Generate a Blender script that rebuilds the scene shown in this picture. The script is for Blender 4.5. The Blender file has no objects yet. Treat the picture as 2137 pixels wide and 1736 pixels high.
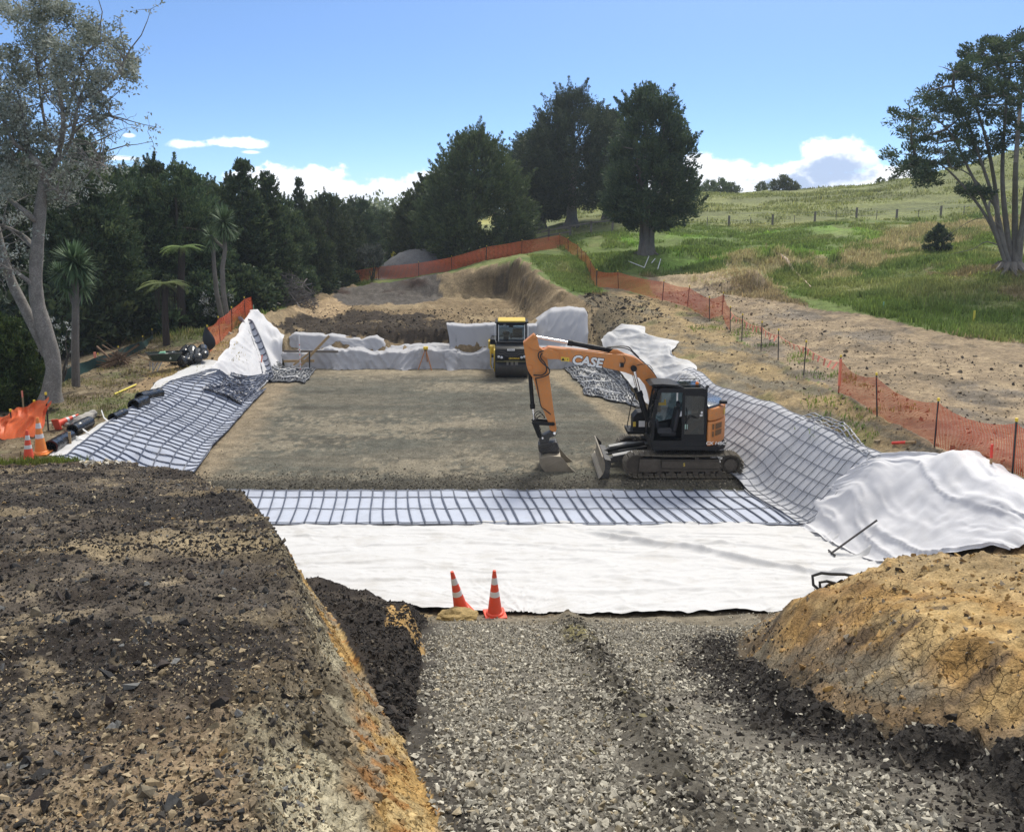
import bpy, bmesh, math, random
import numpy as np
from mathutils import Vector, Matrix, Quaternion
from mathutils.bvhtree import BVHTree
from mathutils.geometry import delaunay_2d_cdt
R = math.radians
rng = np.random.default_rng(7)
random.seed(7)
SC = bpy.context.scene
COL = SC.collection

# ------------------------------------------------------------------ camera
F, CX0, CY0, W0 = 1750.0, 1068.5, 717.0, 2137.0
CAMZ, PITCH = 8.2, R(9.0)
cd = bpy.data.cameras.new('camera')
cam = bpy.data.objects.new('camera', cd); COL.objects.link(cam)
cam.location = (0, 0, CAMZ); cam.rotation_euler = (R(90) - PITCH, 0, 0)
cd.sensor_width = 36; cd.lens = 36 * F / W0; cd.shift_y = -(868 - CY0) / W0
cd.clip_start = 0.05; cd.clip_end = 6000
SC.camera = cam
SP, CP = math.sin(PITCH), math.cos(PITCH)

def ray(px, py):
    u = (px - CX0) / F; v = (CY0 - py) / F
    return u, CP + v * SP, -SP + v * CP
def W(px, py, z):                       # ground point of known height seen at a pixel of the survey photo
    dx, dy, dz = ray(px, py); t = (z - CAMZ) / dz
    return (dx * t, dy * t, z)
def WD(px, py, d):                      # point at known forward distance
    dx, dy, dz = ray(px, py); t = d / dy
    return (dx * t, d, CAMZ + dz * t)

# ------------------------------------------------------------------ numpy noise
_perm = rng.permutation(512).astype(np.int64)
_perm = np.concatenate([_perm, _perm, _perm])
_g = rng.uniform(-1, 1, 4096)
def _h(ix, iy, iz): return _g[(_perm[(_perm[(_perm[ix & 511] + iy) & 511] + iz) & 511] * 7 + (ix & 7)) & 4095]
def vnoise(x, y, z=None):
    x = np.asarray(x, float); y = np.asarray(y, float)
    z = np.zeros_like(x) if z is None else np.asarray(z, float)
    ix = np.floor(x).astype(np.int64); iy = np.floor(y).astype(np.int64); iz = np.floor(z).astype(np.int64)
    fx, fy, fz = x - ix, y - iy, z - iz
    fx = fx*fx*(3-2*fx); fy = fy*fy*(3-2*fy); fz = fz*fz*(3-2*fz)
    def L(a, b, t): return a + (b - a) * t
    r = []
    for k in (0, 1):
        r.append(L(L(_h(ix, iy, iz+k), _h(ix+1, iy, iz+k), fx), L(_h(ix, iy+1, iz+k), _h(ix+1, iy+1, iz+k), fx), fy))
    return L(r[0], r[1], fz)
def fbm(x, y, sc, oct=4, seed=0, z=None):
    s = 0; a = 1.0; t = 0
    for o in range(oct):
        f = 2.03 ** o / sc
        s = s + a * vnoise(np.asarray(x)*f + 17.3*seed + 5*o, np.asarray(y)*f - 9.1*seed + 3*o, None if z is None else np.asarray(z)*f)
        t += a; a *= 0.5
    return s / t
def smooth(a, b, x):
    t = np.clip((x - a) / (b - a), 0, 1); return t*t*(3-2*t)
def inpoly(x, y, poly):
    r = np.zeros(x.shape, bool); n = len(poly); j = n - 1
    for i in range(n):
        xi, yi = poly[i][0], poly[i][1]; xj, yj = poly[j][0], poly[j][1]
        if yi != yj:
            c = ((yi > y) != (yj > y)) & (x < (xj - xi) * (y - yi) / (yj - yi) + xi)
            r ^= c
        j = i
    return r

# ------------------------------------------------------------------ object helpers
def tag(o, label=None, cat=None, group=None, kind=None):
    if label: o['label'] = label
    if cat: o['category'] = cat
    if group: o['group'] = group
    if kind: o['kind'] = kind
    return o
def thing(name, label, cat, loc=(0, 0, 0), rz=0, group=None):
    o = bpy.data.objects.new(name, None); COL.objects.link(o)
    o.empty_display_size = 0.2
    o.location = loc; o.rotation_euler = (0, 0, rz)
    return tag(o, label, cat, group)
def add(name, me, parent=None, mat=None):
    o = bpy.data.objects.new(name, me); COL.objects.link(o)
    if mat: me.materials.append(mat)
    if parent: o.parent = parent
    return o
def copy_tree(o, parent=None):
    c = o.copy(); COL.objects.link(c)
    if parent: c.parent = parent
    for ch in [k for k in COL.objects if k.parent == o]:
        copy_tree(ch, c)
    return c
def np_mesh(name, V, Fc, mat=None, parent=None, smooth_=False, cols=None, obj=True):
    """V (n,3); Fc: list of arrays (m,k) of same-size faces"""
    me = bpy.data.meshes.new(name)
    if not isinstance(Fc, list): Fc = [Fc]
    Fc = [np.asarray(f, np.int32) for f in Fc if len(f)]
    V = np.asarray(V, np.float32)
    me.vertices.add(len(V)); me.vertices.foreach_set('co', V.ravel())
    nl = sum(f.size for f in Fc); nf = sum(len(f) for f in Fc)
    me.loops.add(nl); me.polygons.add(nf)
    me.loops.foreach_set('vertex_index', np.concatenate([f.ravel() for f in Fc]))
    tot = np.concatenate([np.full(len(f), f.shape[1], np.int32) for f in Fc])
    st = np.concatenate([[0], np.cumsum(tot)[:-1]]).astype(np.int32)
    me.polygons.foreach_set('loop_start', st); me.polygons.foreach_set('loop_total', tot)
    if smooth_: me.polygons.foreach_set('use_smooth', np.ones(nf, bool))
    else: me.shade_flat()
    me.update(calc_edges=True)
    if cols is not None:
        for nm, c in cols.items():
            c = np.asarray(c, np.float32)
            if c.ndim == 1:
                a = me.attributes.new(nm, 'FLOAT', 'POINT'); a.data.foreach_set('value', c)
            else:
                if c.shape[1] == 3: c = np.concatenate([c, np.ones((len(c), 1), np.float32)], 1)
                a = me.attributes.new(nm, 'FLOAT_COLOR', 'POINT'); a.data.foreach_set('color', c.ravel())
    me.validate()
    if not obj:
        if mat: me.materials.append(mat)
        return me
    return add(name, me, parent, mat)
def grid_faces(nr, nc):
    i = np.arange(nr * nc).reshape(nr, nc)
    return np.stack([i[:-1, :-1], i[:-1, 1:], i[1:, 1:], i[1:, :-1]], -1).reshape(-1, 4)

class MB:
    """collects simple solids; build() links them as one mesh object"""
    def __init__(s): s.v = []; s.f = []
    def quadmesh(s, vs, fs):
        b = len(s.v); s.v += [tuple(v) for v in vs]; s.f += [tuple(i + b for i in f) for f in fs]; return s
    def box(s, c, d, rot=None):
        hx, hy, hz = d[0]/2, d[1]/2, d[2]/2
        vs = [Vector((x*hx, y*hy, z*hz)) for z in (-1, 1) for y in (-1, 1) for x in (-1, 1)]
        if rot is not None: vs = [rot @ v for v in vs]
        c = Vector(c)
        return s.quadmesh([v + c for v in vs], [(0,2,3,1),(4,5,7,6),(0,1,5,4),(2,6,7,3),(0,4,6,2),(1,3,7,5)])
    def prism(s, pts, y0, y1, axis='y'):
        """extrude a polygon of (a,b) between y0 and y1; axis y: (x,z), axis x: (y,z), axis z: (x,y)"""
        n = len(pts)
        def mk(a, b, t): return {'y': (a, t, b), 'x': (t, a, b), 'z': (a, b, t)}[axis]
        vs = [mk(a, b, y0) for a, b in pts] + [mk(a, b, y1) for a, b in pts]
        fs = [tuple(range(n))[::-1], tuple(range(n, 2*n))] + [(i, (i+1) % n, n + (i+1) % n, n + i) for i in range(n)]
        return s.quadmesh(vs, fs)
    def tube(s, pts, r, n=8, r2=None, cap=True):
        pts = [Vector(p) for p in pts]; m = len(pts)
        rs = r if isinstance(r, (list, tuple)) else [r + ((r2 if r2 is not None else r) - r) * i / max(1, m-1) for i in range(m)]
        vs = []; up = None
        for i, p in enumerate(pts):
            t = (pts[min(i+1, m-1)] - pts[max(i-1, 0)])
            if t.length < 1e-9: t = Vector((0, 0, 1))
            t.normalize()
            if up is None:
                up = t.orthogonal().normalized()
            else:
                up = up - t * up.dot(t)
                up = up.normalized() if up.length > 1e-6 else t.orthogonal().normalized()
            sd = t.cross(up)
            for k in range(n):
                a = 2 * math.pi * k / n
                vs.append(p + (up * math.cos(a) + sd * math.sin(a)) * rs[i])
        fs = [(i*n + k, i*n + (k+1) % n, (i+1)*n + (k+1) % n, (i+1)*n + k) for i in range(m-1) for k in range(n)]
        if cap: fs += [tuple(range(n))[::-1], tuple(range((m-1)*n, m*n))]
        return s.quadmesh(vs, fs)
    def lathe(s, prof, n=20, c=(0, 0, 0), rot=None):
        c = Vector(c); vs = []
        for r, z in prof:
            for k in range(n):
                a = 2*math.pi*k/n; v = Vector((r*math.cos(a), r*math.sin(a), z))
                vs.append((rot @ v if rot is not None else v) + c)
        m = len(prof)
        fs = [(i*n + k, i*n + (k+1) % n, (i+1)*n + (k+1) % n, (i+1)*n + k) for i in range(m-1) for k in range(n)]
        fs += [tuple(range(n))[::-1], tuple(range((m-1)*n, m*n))]
        return s.quadmesh(vs, fs)
    def build(s, name, mat=None, parent=None, bevel=0, smooth_=False, xf=None, seg=2):
        me = bpy.data.meshes.new(name)
        me.from_pydata([tuple(xf @ Vector(v)) for v in s.v] if xf is not None else s.v, [], s.f); me.update()
        bm = bmesh.new(); bm.from_mesh(me)
        bmesh.ops.recalc_face_normals(bm, faces=bm.faces)
        if bevel:
            es = [e for e in bm.edges if len(e.link_faces) == 2 and e.calc_face_angle(0) > R(28)]
            if es: bmesh.ops.bevel(bm, geom=es, offset=bevel, segments=seg, profile=0.5, affect='EDGES', clamp_overlap=True)
        if smooth_:
            for f in bm.faces: f.smooth = True
            for e in bm.edges:
                if len(e.link_faces) == 2 and e.calc_face_angle(0) > R(38): e.smooth = False
        bm.to_mesh(me); bm.free()
        return add(name, me, parent, mat)

# ------------------------------------------------------------------ materials
def newmat(name):
    m = bpy.data.materials.new(name); m.use_nodes = True
    nt = m.node_tree; nt.nodes.clear()
    out = nt.nodes.new('ShaderNodeOutputMaterial'); b = nt.nodes.new('ShaderNodeBsdfPrincipled')
    nt.links.new(b.outputs[0], out.inputs[0])
    return m, nt, b
def N(nt, t, **k):
    n = nt.nodes.new(t)
    for a, v in k.items():
        if a.startswith('i_'):
            nm = a[2:].replace('_', ' ')
            n.inputs[int(nm) if nm.isdigit() else nm].default_value = v
        else: setattr(n, a, v)
    return n
def ramp(nt, stops, fac=None):
    n = nt.nodes.new('ShaderNodeValToRGB'); e = n.color_ramp.elements
    while len(e) > 1: e.remove(e[-1])
    for i, (p, c) in enumerate(stops):
        if not isinstance(c, (tuple, list)): c = (c, c, c)
        q = e[0] if i == 0 else e.new(p)
        q.position = p; q.color = (*c[:3], 1)
    if fac is not None: nt.links.new(fac, n.inputs[0])
    return n
def mixc(nt, a, b, fac, mode='MIX'):
    n = nt.nodes.new('ShaderNodeMix'); n.data_type = 'RGBA'; n.blend_type = mode
    for idx, v in ((0, fac), (6, a), (7, b)):
        if hasattr(v, 'is_output'): nt.links.new(v, n.inputs[idx])
        else: n.inputs[idx].default_value = v if idx == 0 else (*v[:3], 1)
    return n.outputs[2]
def coord(nt, kind='Object'):
    return nt.nodes.new('ShaderNodeTexCoord').outputs[kind]
def noise(nt, vec, scale, detail=4, rough=0.55, dist=0):
    n = N(nt, 'ShaderNodeTexNoise', i_Scale=scale, i_Detail=detail, i_Roughness=rough, i_Distortion=dist)
    if vec is not None: nt.links.new(vec, n.inputs['Vector'])
    return n
def bump(nt, b, h, strength=0.3, dist=0.02):
    n = N(nt, 'ShaderNodeBump', i_Strength=strength, i_Distance=dist)
    nt.links.new(h, n.inputs['Height']); nt.links.new(n.outputs[0], b.inputs['Normal']); return n
def plain(name, col, rough=0.6, metal=0, var=0.25, scale=6.0, bmp=0.05, dirt=None, dirt_amt=0.5, spec=0.5):
    """painted or plain stuff with noisy tone, dust and fine relief"""
    m, nt, b = newmat(name)
    co = coord(nt)
    n1 = noise(nt, co, scale, 5); n2 = noise(nt, co, scale * 7, 4)
    dark = tuple(c * (1 - var) for c in col); lite = tuple(min(1, c * (1 + var)) for c in col)
    c = mixc(nt, dark, lite, n1.outputs[0])
    if dirt:
        r = ramp(nt, [(0.42, 0), (0.75, dirt_amt)], n2.outputs[0])
        r2 = ramp(nt, [(0.3, 0.3), (0.7, 1)], n1.outputs[0])
        f = mixc(nt, r.outputs[0], r2.outputs[0], 1.0, 'MULTIPLY')
        c = mixc(nt, c, dirt, f)
    nt.links.new(c, b.inputs['Base Color'])
    rr = ramp(nt, [(0.3, max(0.02, rough - 0.12)), (0.7, min(1, rough + 0.12))], n2.outputs[0])
    nt.links.new(rr.outputs[0], b.inputs['Roughness'])
    b.inputs['Metallic'].default_value = metal
    b.inputs['Specular IOR Level'].default_value = spec
    if bmp: bump(nt, b, n2.outputs[0], bmp, 0.01)
    return m
# ------------------------------------------------------------------ terrain: survey breaklines -> TIN -> fine sheet
def zp(d): return 6.6 - 0.2256 * d                 # spoil plateau on the near left
def zr(d): return 6.6 - 0.404 * d                  # gravel ramp
PE = [(-.55,-4,7.4),(-.62,0,6.6),(-.94,2.8,zp(2.8)),(-1.2,3.75,zp(3.75)),(-1.66,6.15,zp(6.15)),(-2.85,9.5,zp(9.5)),(-4.27,12.85,zp(12.85)),(-6.8,17.1,zp(17.1)),(-9.6,19.7,2.2),(-12.5,20.1,2.0)]
RF = [(-.12,-4,zr(-4)),(-.14,0,6.5),(-.365,3.88,zr(3.88)),(-.8,5.7,zr(5.7)),(-.85,6.8,zr(6.8)),(-1.05,9,zr(9)),(-1.38,11.9,zr(11.9)),(-1.6,15.1,.5)]
SPOIL = [(-1.05,7.2,3.82),(-1.25,9.3,3.18),(-1.55,11.8,2.35),(-1.75,14.5,.92),(-2.8,14.8,1.15),(-3.7,15.3,1.2)]
MF = [(-.86,5.8,4.33),(-1.08,6.3,4.18),(-1.68,8.1,3.58),(-2.42,10.4,2.92),(-3.1,12,2.3),(-4.6,15.2,1.15)]        # foot of the main cut behind the spoil
LFOOT2 = [(-4.5,16.2,.35),(-5.9,18.4,0),(-8.0,20.7,-.15),(-9.6,22.2,-.22)]
RF_R = [(1.9,-4,zr(-4)),(2.3,0,6.6),W(2200,1660,4.75),W(2137,1625,4.66),W(1930,1570,4.35),W(1800,1530,4.12),W(1700,1485,3.9),W(1635,1440,3.3),W(1565,1395,2.55),W(1552,1338,1.95),(3.75,12.6,1.5),(4.6,14.2,.9),(5.6,15.6,.5)]
RCREST = [(3.2,-4,6.6),(4.2,2,6.2),(5.2,6.2,5.2),WD(2137,1157,8.6),WD(2020,1153,9.0),WD(1900,1157,9.5),WD(1800,1205,10.3),WD(1720,1258,11.4),(4.25,12.3,1.95),(5.2,14.0,1.3),(6.3,15.6,.85)]
def _onx(P, y, k): Q = sorted(P, key=lambda q: q[1]); return float(np.interp(y, [q[1] for q in Q], [q[k] for q in Q]))
RMID = [(_onx(RF_R, y, 0) + .36*(_onx(RCREST, y, 0) - _onx(RF_R, y, 0)), y, _onx(RF_R, y, 2) + .68*(_onx(RCREST, y, 2) - _onx(RF_R, y, 2))) for y in (5.2,6.2,7.2,8.2,9.2,10.2,11.0,11.6)]
SHEETL = [(-1.6,15.2,.5),(-3.9,16.3,.35)]
SHEETF = [(-1.6,15.1,.5),(0.5,15.15,.48),(2.5,15.1,.48),(5.6,15.3,.5)]
SHEETB = [(-9.8,21.8,-.25),(8,21.6,-.25)]
PADF0 = [(-10.5,23.9,-.25),(7.55,24.0,-.25)]
PADF1 = [(-10.3,24.6,0),(7.25,24.6,0)]
LFOOT = [(-10.5,23.9,-.2),W(395,985,0),W(430,935,0),W(480,880,0),W(520,835,0),W(560,797,0),W(590,770,0)]
LCREST = [(-12.1,20.9,1.75),W(130,958,1.75),W(215,893,1.75),W(285,850,1.75),W(355,800,1.75),W(440,768,1.8),W(475,728,1.9),WD(535,662,46.0)]
LFOOT_T = [(-9.9,22.6,-.2),(-11.2,21.6,.8)]
RFOOT = [(8.0,21.6,-.22),(7.55,24.0,-.2),(7.22,24.8,0),(6.75,26.6,0),(6.2,29.5,0),W(1340,850,0),W(1290,806,0),W(1238,768,0)]
RCR = [W(1850,985,1.8),W(1745,918,1.8),W(1600,850,1.8),W(1485,806,1.8),W(1440,796,1.75),W(1385,716,2.0),W(1300,682,2.05)]
RMOUND = [(9.6,13.4,2.9),(9.65,15.2,2.85),(9.95,17.5,2.62),(10.3,19.6,2.3)]
RMF = [(8.05,19.8,-.05),(8.25,17.8,.3),(8.45,16.2,1.0),(8.8,14.0,2.3),(9.1,12.4,2.75)]
WALL0 = [(-12.2,43.6,0),(4.2,43.9,0)]
WALL1 = [(-12.1,43.9,.82),(-3,43.95,.85),(4.2,44.2,.9)]
WALL2 = [(-12.0,44.6,.9),(-3,44.6,.9),(4.3,44.8,1.0)]
WALL3 = [(-12.0,45,1.6),(-8,45,1.55),(-6.8,45.1,1.0),(-3.4,45.1,.95),(-3.1,45.2,2.0),(0.3,45.3,2.1),(1.2,46,2.2),(1.8,46.8,2.6),(4.1,46.8,2.65),(4.5,45.5,1.6)]
WALLC = [(-12.3,45.75,1.72),(-8,45.65,1.66),(-5.5,45.7,1.7),(-3.4,45.6,1.72)]
WALLC0 = [(-11.9,45.25,1.45),(-8,45.2,1.3),(-6.6,45.2,1.0),(-3.4,45.2,.98)]
WALLB = [(-12.5,47,1.7),(-8,46.8,1.75),(-3.4,46.7,1.65),(0.2,46.6,1.9)]
PFAR = [W(740,632,1.35),W(800,627,1.35),W(900,622,1.4),W(1058,620,1.4)]
PR0 = [W(1058,620,1.4),(0.35,58,1.4),(0.8,52,1.45),W(1100,690,1.5)]
PR1 = [WD(1075,540,67),W(1100,556,4.15),W(1130,582,3.85),W(1170,610,3.4),(3.6,48.6,3.2)]
PFT = [W(715,603,1.7),W(800,592,2.25),W(870,580,2.8),W(950,568,3.3),W(1020,552,3.95),WD(1075,540,67)]
PL = [WD(535,662,46),(-13.6,49,2.3),(-14.2,56,2.1),(-14.6,66,1.8),W(715,603,1.7)]
PL0 = [(-11.8,48,1.5),(-11.6,54,1.4),W(740,632,1.35)]
RFENCE = [W(2118,988,2.4),W(1950,932,2.4),W(1831,868,2.4),W(1750,821,2.4),W(1677,782,2.4),W(1624,752,2.4),W(1588,732,2.4),W(1548,712,2.4),W(1524,692,2.4),W(1507,657,2.6),W(1481,667,2.45),W(1434,641,2.8),W(1382,628,2.95),W(1291,603,3.05),W(1245,600,3.1)]
RFENCE2 = [W(1245,600,3.1),W(1222,560,3.7),W(1205,538,4.2),W(1186,521,4.8)]
TRACKE = [W(1345,576,3.6),W(1600,602,3.2),W(1700,641,3.0),W(1850,664,2.95),W(2000,702,2.9),W(2137,717,2.8),(26,31,2.7)]
FFENCE = [W(715,598,1.6),W(791,586,2.0),W(874,576,2.5),W(943,566,3.0),W(1014,543,4.0),W(1088,527,4.6),W(1169,512,5.0),W(1186,521,4.8)]
MISC = [
 # left bench and gully
 (-13.5,24,1.75),(-15,28,1.7),(-17,32.3,1.5),(-15,36,1.75),(-19,43,1.5),(-15.5,45,2.1),(-16,52,1.9),(-17,60,1.8),(-18,70,1.5),(-22,80,1.5),
 (-24,33,.9),(-25,43,.8),(-32,45,.2),(-24,55,1.0),(-30,60,.6),(-30,75,1.0),(-20,24,1.5),(-26,24,1.2),(-16,21.5,1.7),(-20,19,2.3),(-30,18,1.8),(-45,40,0),(-45,70,.5),(-45,18,1),(-60,100,1.5),(-30,100,1.7),(-12,85,1.8),(-10,100,2.5),
 (-15,20.2,2.0),(-20,16,zp(16)),(-20,8,zp(8)),(-20,0,6.8),(-20,-4,7.2),(-12,-4,7.2),(-6,-4,7.2),(-12,2,zp(2)),(-6,2,zp(2)),(-12,8,zp(8)),(-6,8,zp(8)),(-12,14,zp(14)),(-7,14,zp(14)),(-3,4,zp(4)),(-3,1,zp(1)),(-9,11,zp(11)),(-15,12,zp(12)),(-40,0,6),(-40,10,3.5),
 # ramp
 (.5,2,zr(2)),(1,4,zr(4)-.02),(1,6.5,zr(6.5)),(1.2,9,zr(9)),(1.2,12,zr(12)-.03),(2.4,12,zr(12)),(2.6,14,.95),(3.8,14,.75),(.3,13.5,1.12),
 # pit floor / tops
 (-6,50,1.5),(-6,56,1.4),(-6,62,1.35),(-2,54,1.4),(-9,52,1.5),
 # grass between pit and fence
 (3.6,52,3.4),(3.6,58,3.7),(3.2,64,4.3),(4.6,54,3.2),(8,45,2.6),(7.5,49,2.9),(5.8,47.5,2.5),(6.2,50.5,3.0),
 # bench, track
 (9.2,30,2.05),(10,24,2.1),(10.3,21.3,2.1),(9.4,36,2.3),(8.6,41,2.4),(13,20,2.5),(15,26,2.55),(14,33,2.6),(14,40,2.75),(13,48,3.0),(11,55,3.3),(17,20,2.6),(19,28,2.7),(24,22,2.6),(14,14,2.3),(11.4,17,2.5),(11,14.5,2.6),(7.2,13.6,1.7),(7.6,12.2,2.6),(7.0,10.5,3.5),(20,10,3.0),(12,8,4.0),(8.5,9.5,3.9),(8,4,5.2),(14,0,5.5),(8,-4,6.2),(26,4,3.4),(10.8,12,2.9),(40,18,3.2),(40,4,3.4),
 # earth mounds by the track
 (12.6,52.2,3.05),(15.2,51.6,3.0),(10.6,53.5,3.15),(11,62,3.7),WD(1620,517,62),WD(1570,522,62),WD(1660,530,62),(18,66,4.9),(22,60,4.2),(16.5,58.5,3.5),(20.5,57,3.7),
 # paddock and hill
 (10.6,66,4.95),(7,80,5.6),(24,48,3.9),(30,50,4.6),(30,42,3.6),(27,38,3.1),(38,50,5.0),(45,40,4),(40,62,6.2),(28,62,4.9),(20,72,5.3),
 (11.3,85,6.4),(28,85,6.9),(43,85,7.3),(60,85,9),(8,88,6.0),(20,110,9.2),(35,110,9.6),(50,108,10.6),(62,105,12.5),(80,100,15),
 WD(1240,424,125),WD(1460,404,130),WD(1600,399,130),WD(1700,394,129),WD(1800,387,128),WD(1900,367,125),WD(2000,341,120),WD(2137,302,112),WD(2300,255,108),
 (5,95,6.7),(8,110,7.2),(0,90,4.5),(-3,80,3.0),(-1,74,3.9),(-8,78,2.2),(-14,78,1.7),(-30,150,2.0),(0,130,5.5),(10,160,7.5),(30,165,10),(60,165,11),(95,165,12),(20,220,9.6),(45,230,11.5),(-10,220,6),(-60,220,4),(-120,220,3),(-120,100,1),(-90,40,0),(-90,0,5),(120,100,16),(150,160,10),(120,40,7),(110,0,4),(160,230,7),(60,30,4.4),
 (-400,-4,3),(400,-4,3),(-1500,1700,-10),(1500,1700,-10),(0,1700,0),(-500,500,2),(500,500,3),(0,500,6),(-200,-4,4),(200,-4,4),(-120,500,4),(120,500,7)]
MTOP = [WD(1350,579,56.5),WD(1400,569,56),WD(1470,566,55.5),WD(1520,561,55),WD(1560,556,54.5),WD(1583,562,54),WD(1597,580,53.6)]
MBACK = [(10.2,59.5,3.3),(13,59,3.3),(16,57.5,3.3),(17.2,55.5,3.3)]
LINES = [RMID,MTOP,MBACK,PE,RF,SPOIL,MF,LFOOT2,RF_R,RCREST,SHEETL,SHEETF,SHEETB,PADF0,PADF1,LFOOT,LCREST,LFOOT_T,RFOOT,RCR,RMOUND,RMF,WALL0,WALL1,WALL2,WALL3,WALLC,WALLC0,WALLB,PFAR,PR0,PR1,PFT,PL,PL0,RFENCE,RFENCE2,TRACKE,FFENCE]
def densify(P, step):
    out = []
    for a, b in zip(P[:-1], P[1:]):
        a, b = Vector(a), Vector(b); n = max(1, int((b - a).length / step))
        out += [a.lerp(b, i / n) for i in range(n)]
    out.append(Vector(P[-1])); return out
_pts = []
for L in LINES:
    for p in densify(L, 0.45): _pts.append(p)
_pts += [Vector(p) for p in MISC]
_seen = {}; _u = []
for p in _pts:
    k = (round(p.x / .12), round(p.y / .12))
    if k in _seen: continue
    _seen[k] = 1; _u.append(p)
_r = delaunay_2d_cdt([Vector((p.x, p.y)) for p in _u], [], [], 0, 1e-5)
_tv = [Vector((v.x, v.y, _u[_r[3][i][0]].z)) for i, v in enumerate(_r[0])]
TIN = BVHTree.FromPolygons(_tv, [tuple(f) for f in _r[2]])
def tz(x, y):
    h = TIN.ray_cast(Vector((x, y, 200)), Vector((0, 0, -1)))
    return h[0].z if h[0] is not None else 0.0

# zone outlines on the plan
Z_PLAT = [(p[0], p[1]) for p in PE] + [(-15,20.6),(-24,20.2),(-60,19),(-60,-5)]
Z_PAD = [(p[0], p[1]) for p in LFOOT] + [(-12.2,43.7),(4.2,43.9)] + [(p[0], p[1]) for p in RFOOT[::-1][:5]] + [(7.25,24.5)]
Z_SHEET = [(-10.4,23.8),(-4.6,16),(-1.6,15.15),(5.6,15.3),(8.3,18),(8,21.6),(7.5,24)]
Z_RAMP = [(p[0], p[1]) for p in RF] + [(1.5,15.1),(4.6,15.2)] + [(p[0]-.1, p[1]) for p in RF_R[::-1][1:]]
Z_RBANK = [(p[0], p[1]) for p in RF_R] + [(6.5,15.6)] + [(9,14.5),(10.5,12),(14,8),(14,-4)]
Z_TRACK = [(p[0], p[1]) for p in RFENCE[::-1]][2:] + [(12,16),(13,10),(26,4),(60,0),(60,20),(30,29.5)] + [(p[0], p[1]) for p in TRACKE[::-1]]
Z_RSLOPE = [(p[0], p[1]) for p in RFOOT] + [(4.3,47),(3.5,48.8),(5.0,51.5),(6.2,53.5)] + [(p[0], p[1]) for p in RFENCE[::-1]] + [(12,16),(9.3,14.5)]
Z_PIT = [(-12.6,43.5),(4.6,43.5),(4.7,47)] + [(p[0]+.35, p[1]) for p in PR1[::-1]] + [(p[0], p[1]+.5) for p in PFT[::-1]] + [(p[0]-.3, p[1]) for p in PL[::-1]]
Z_MOUND = [(9.5,53.5),(17.5,53.6),(17.3,57.4),(14.5,58.2),(10.5,60)]
Z_DRYMOUND = [(16,58.5),(21.5,58.5),(22.5,64),(15.5,64)]
Z_DRYBAND = [WD(1730,505,64)[:2],WD(1950,470,78)[:2],WD(2137,462,82)[:2],WD(2100,500,66)[:2],WD(1800,535,57)[:2],WD(1700,560,54)[:2]]
Z_UNDERTREE = [(24,43),(36,43),(38,53),(26,55)]
Z_LBENCH = [(-10.3,20.5),(-12.1,22),(-11.9,33),(-12.6,46),(-14,48),(-17,47),(-20,42),(-19,32),(-26,22),(-26,20)]

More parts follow.
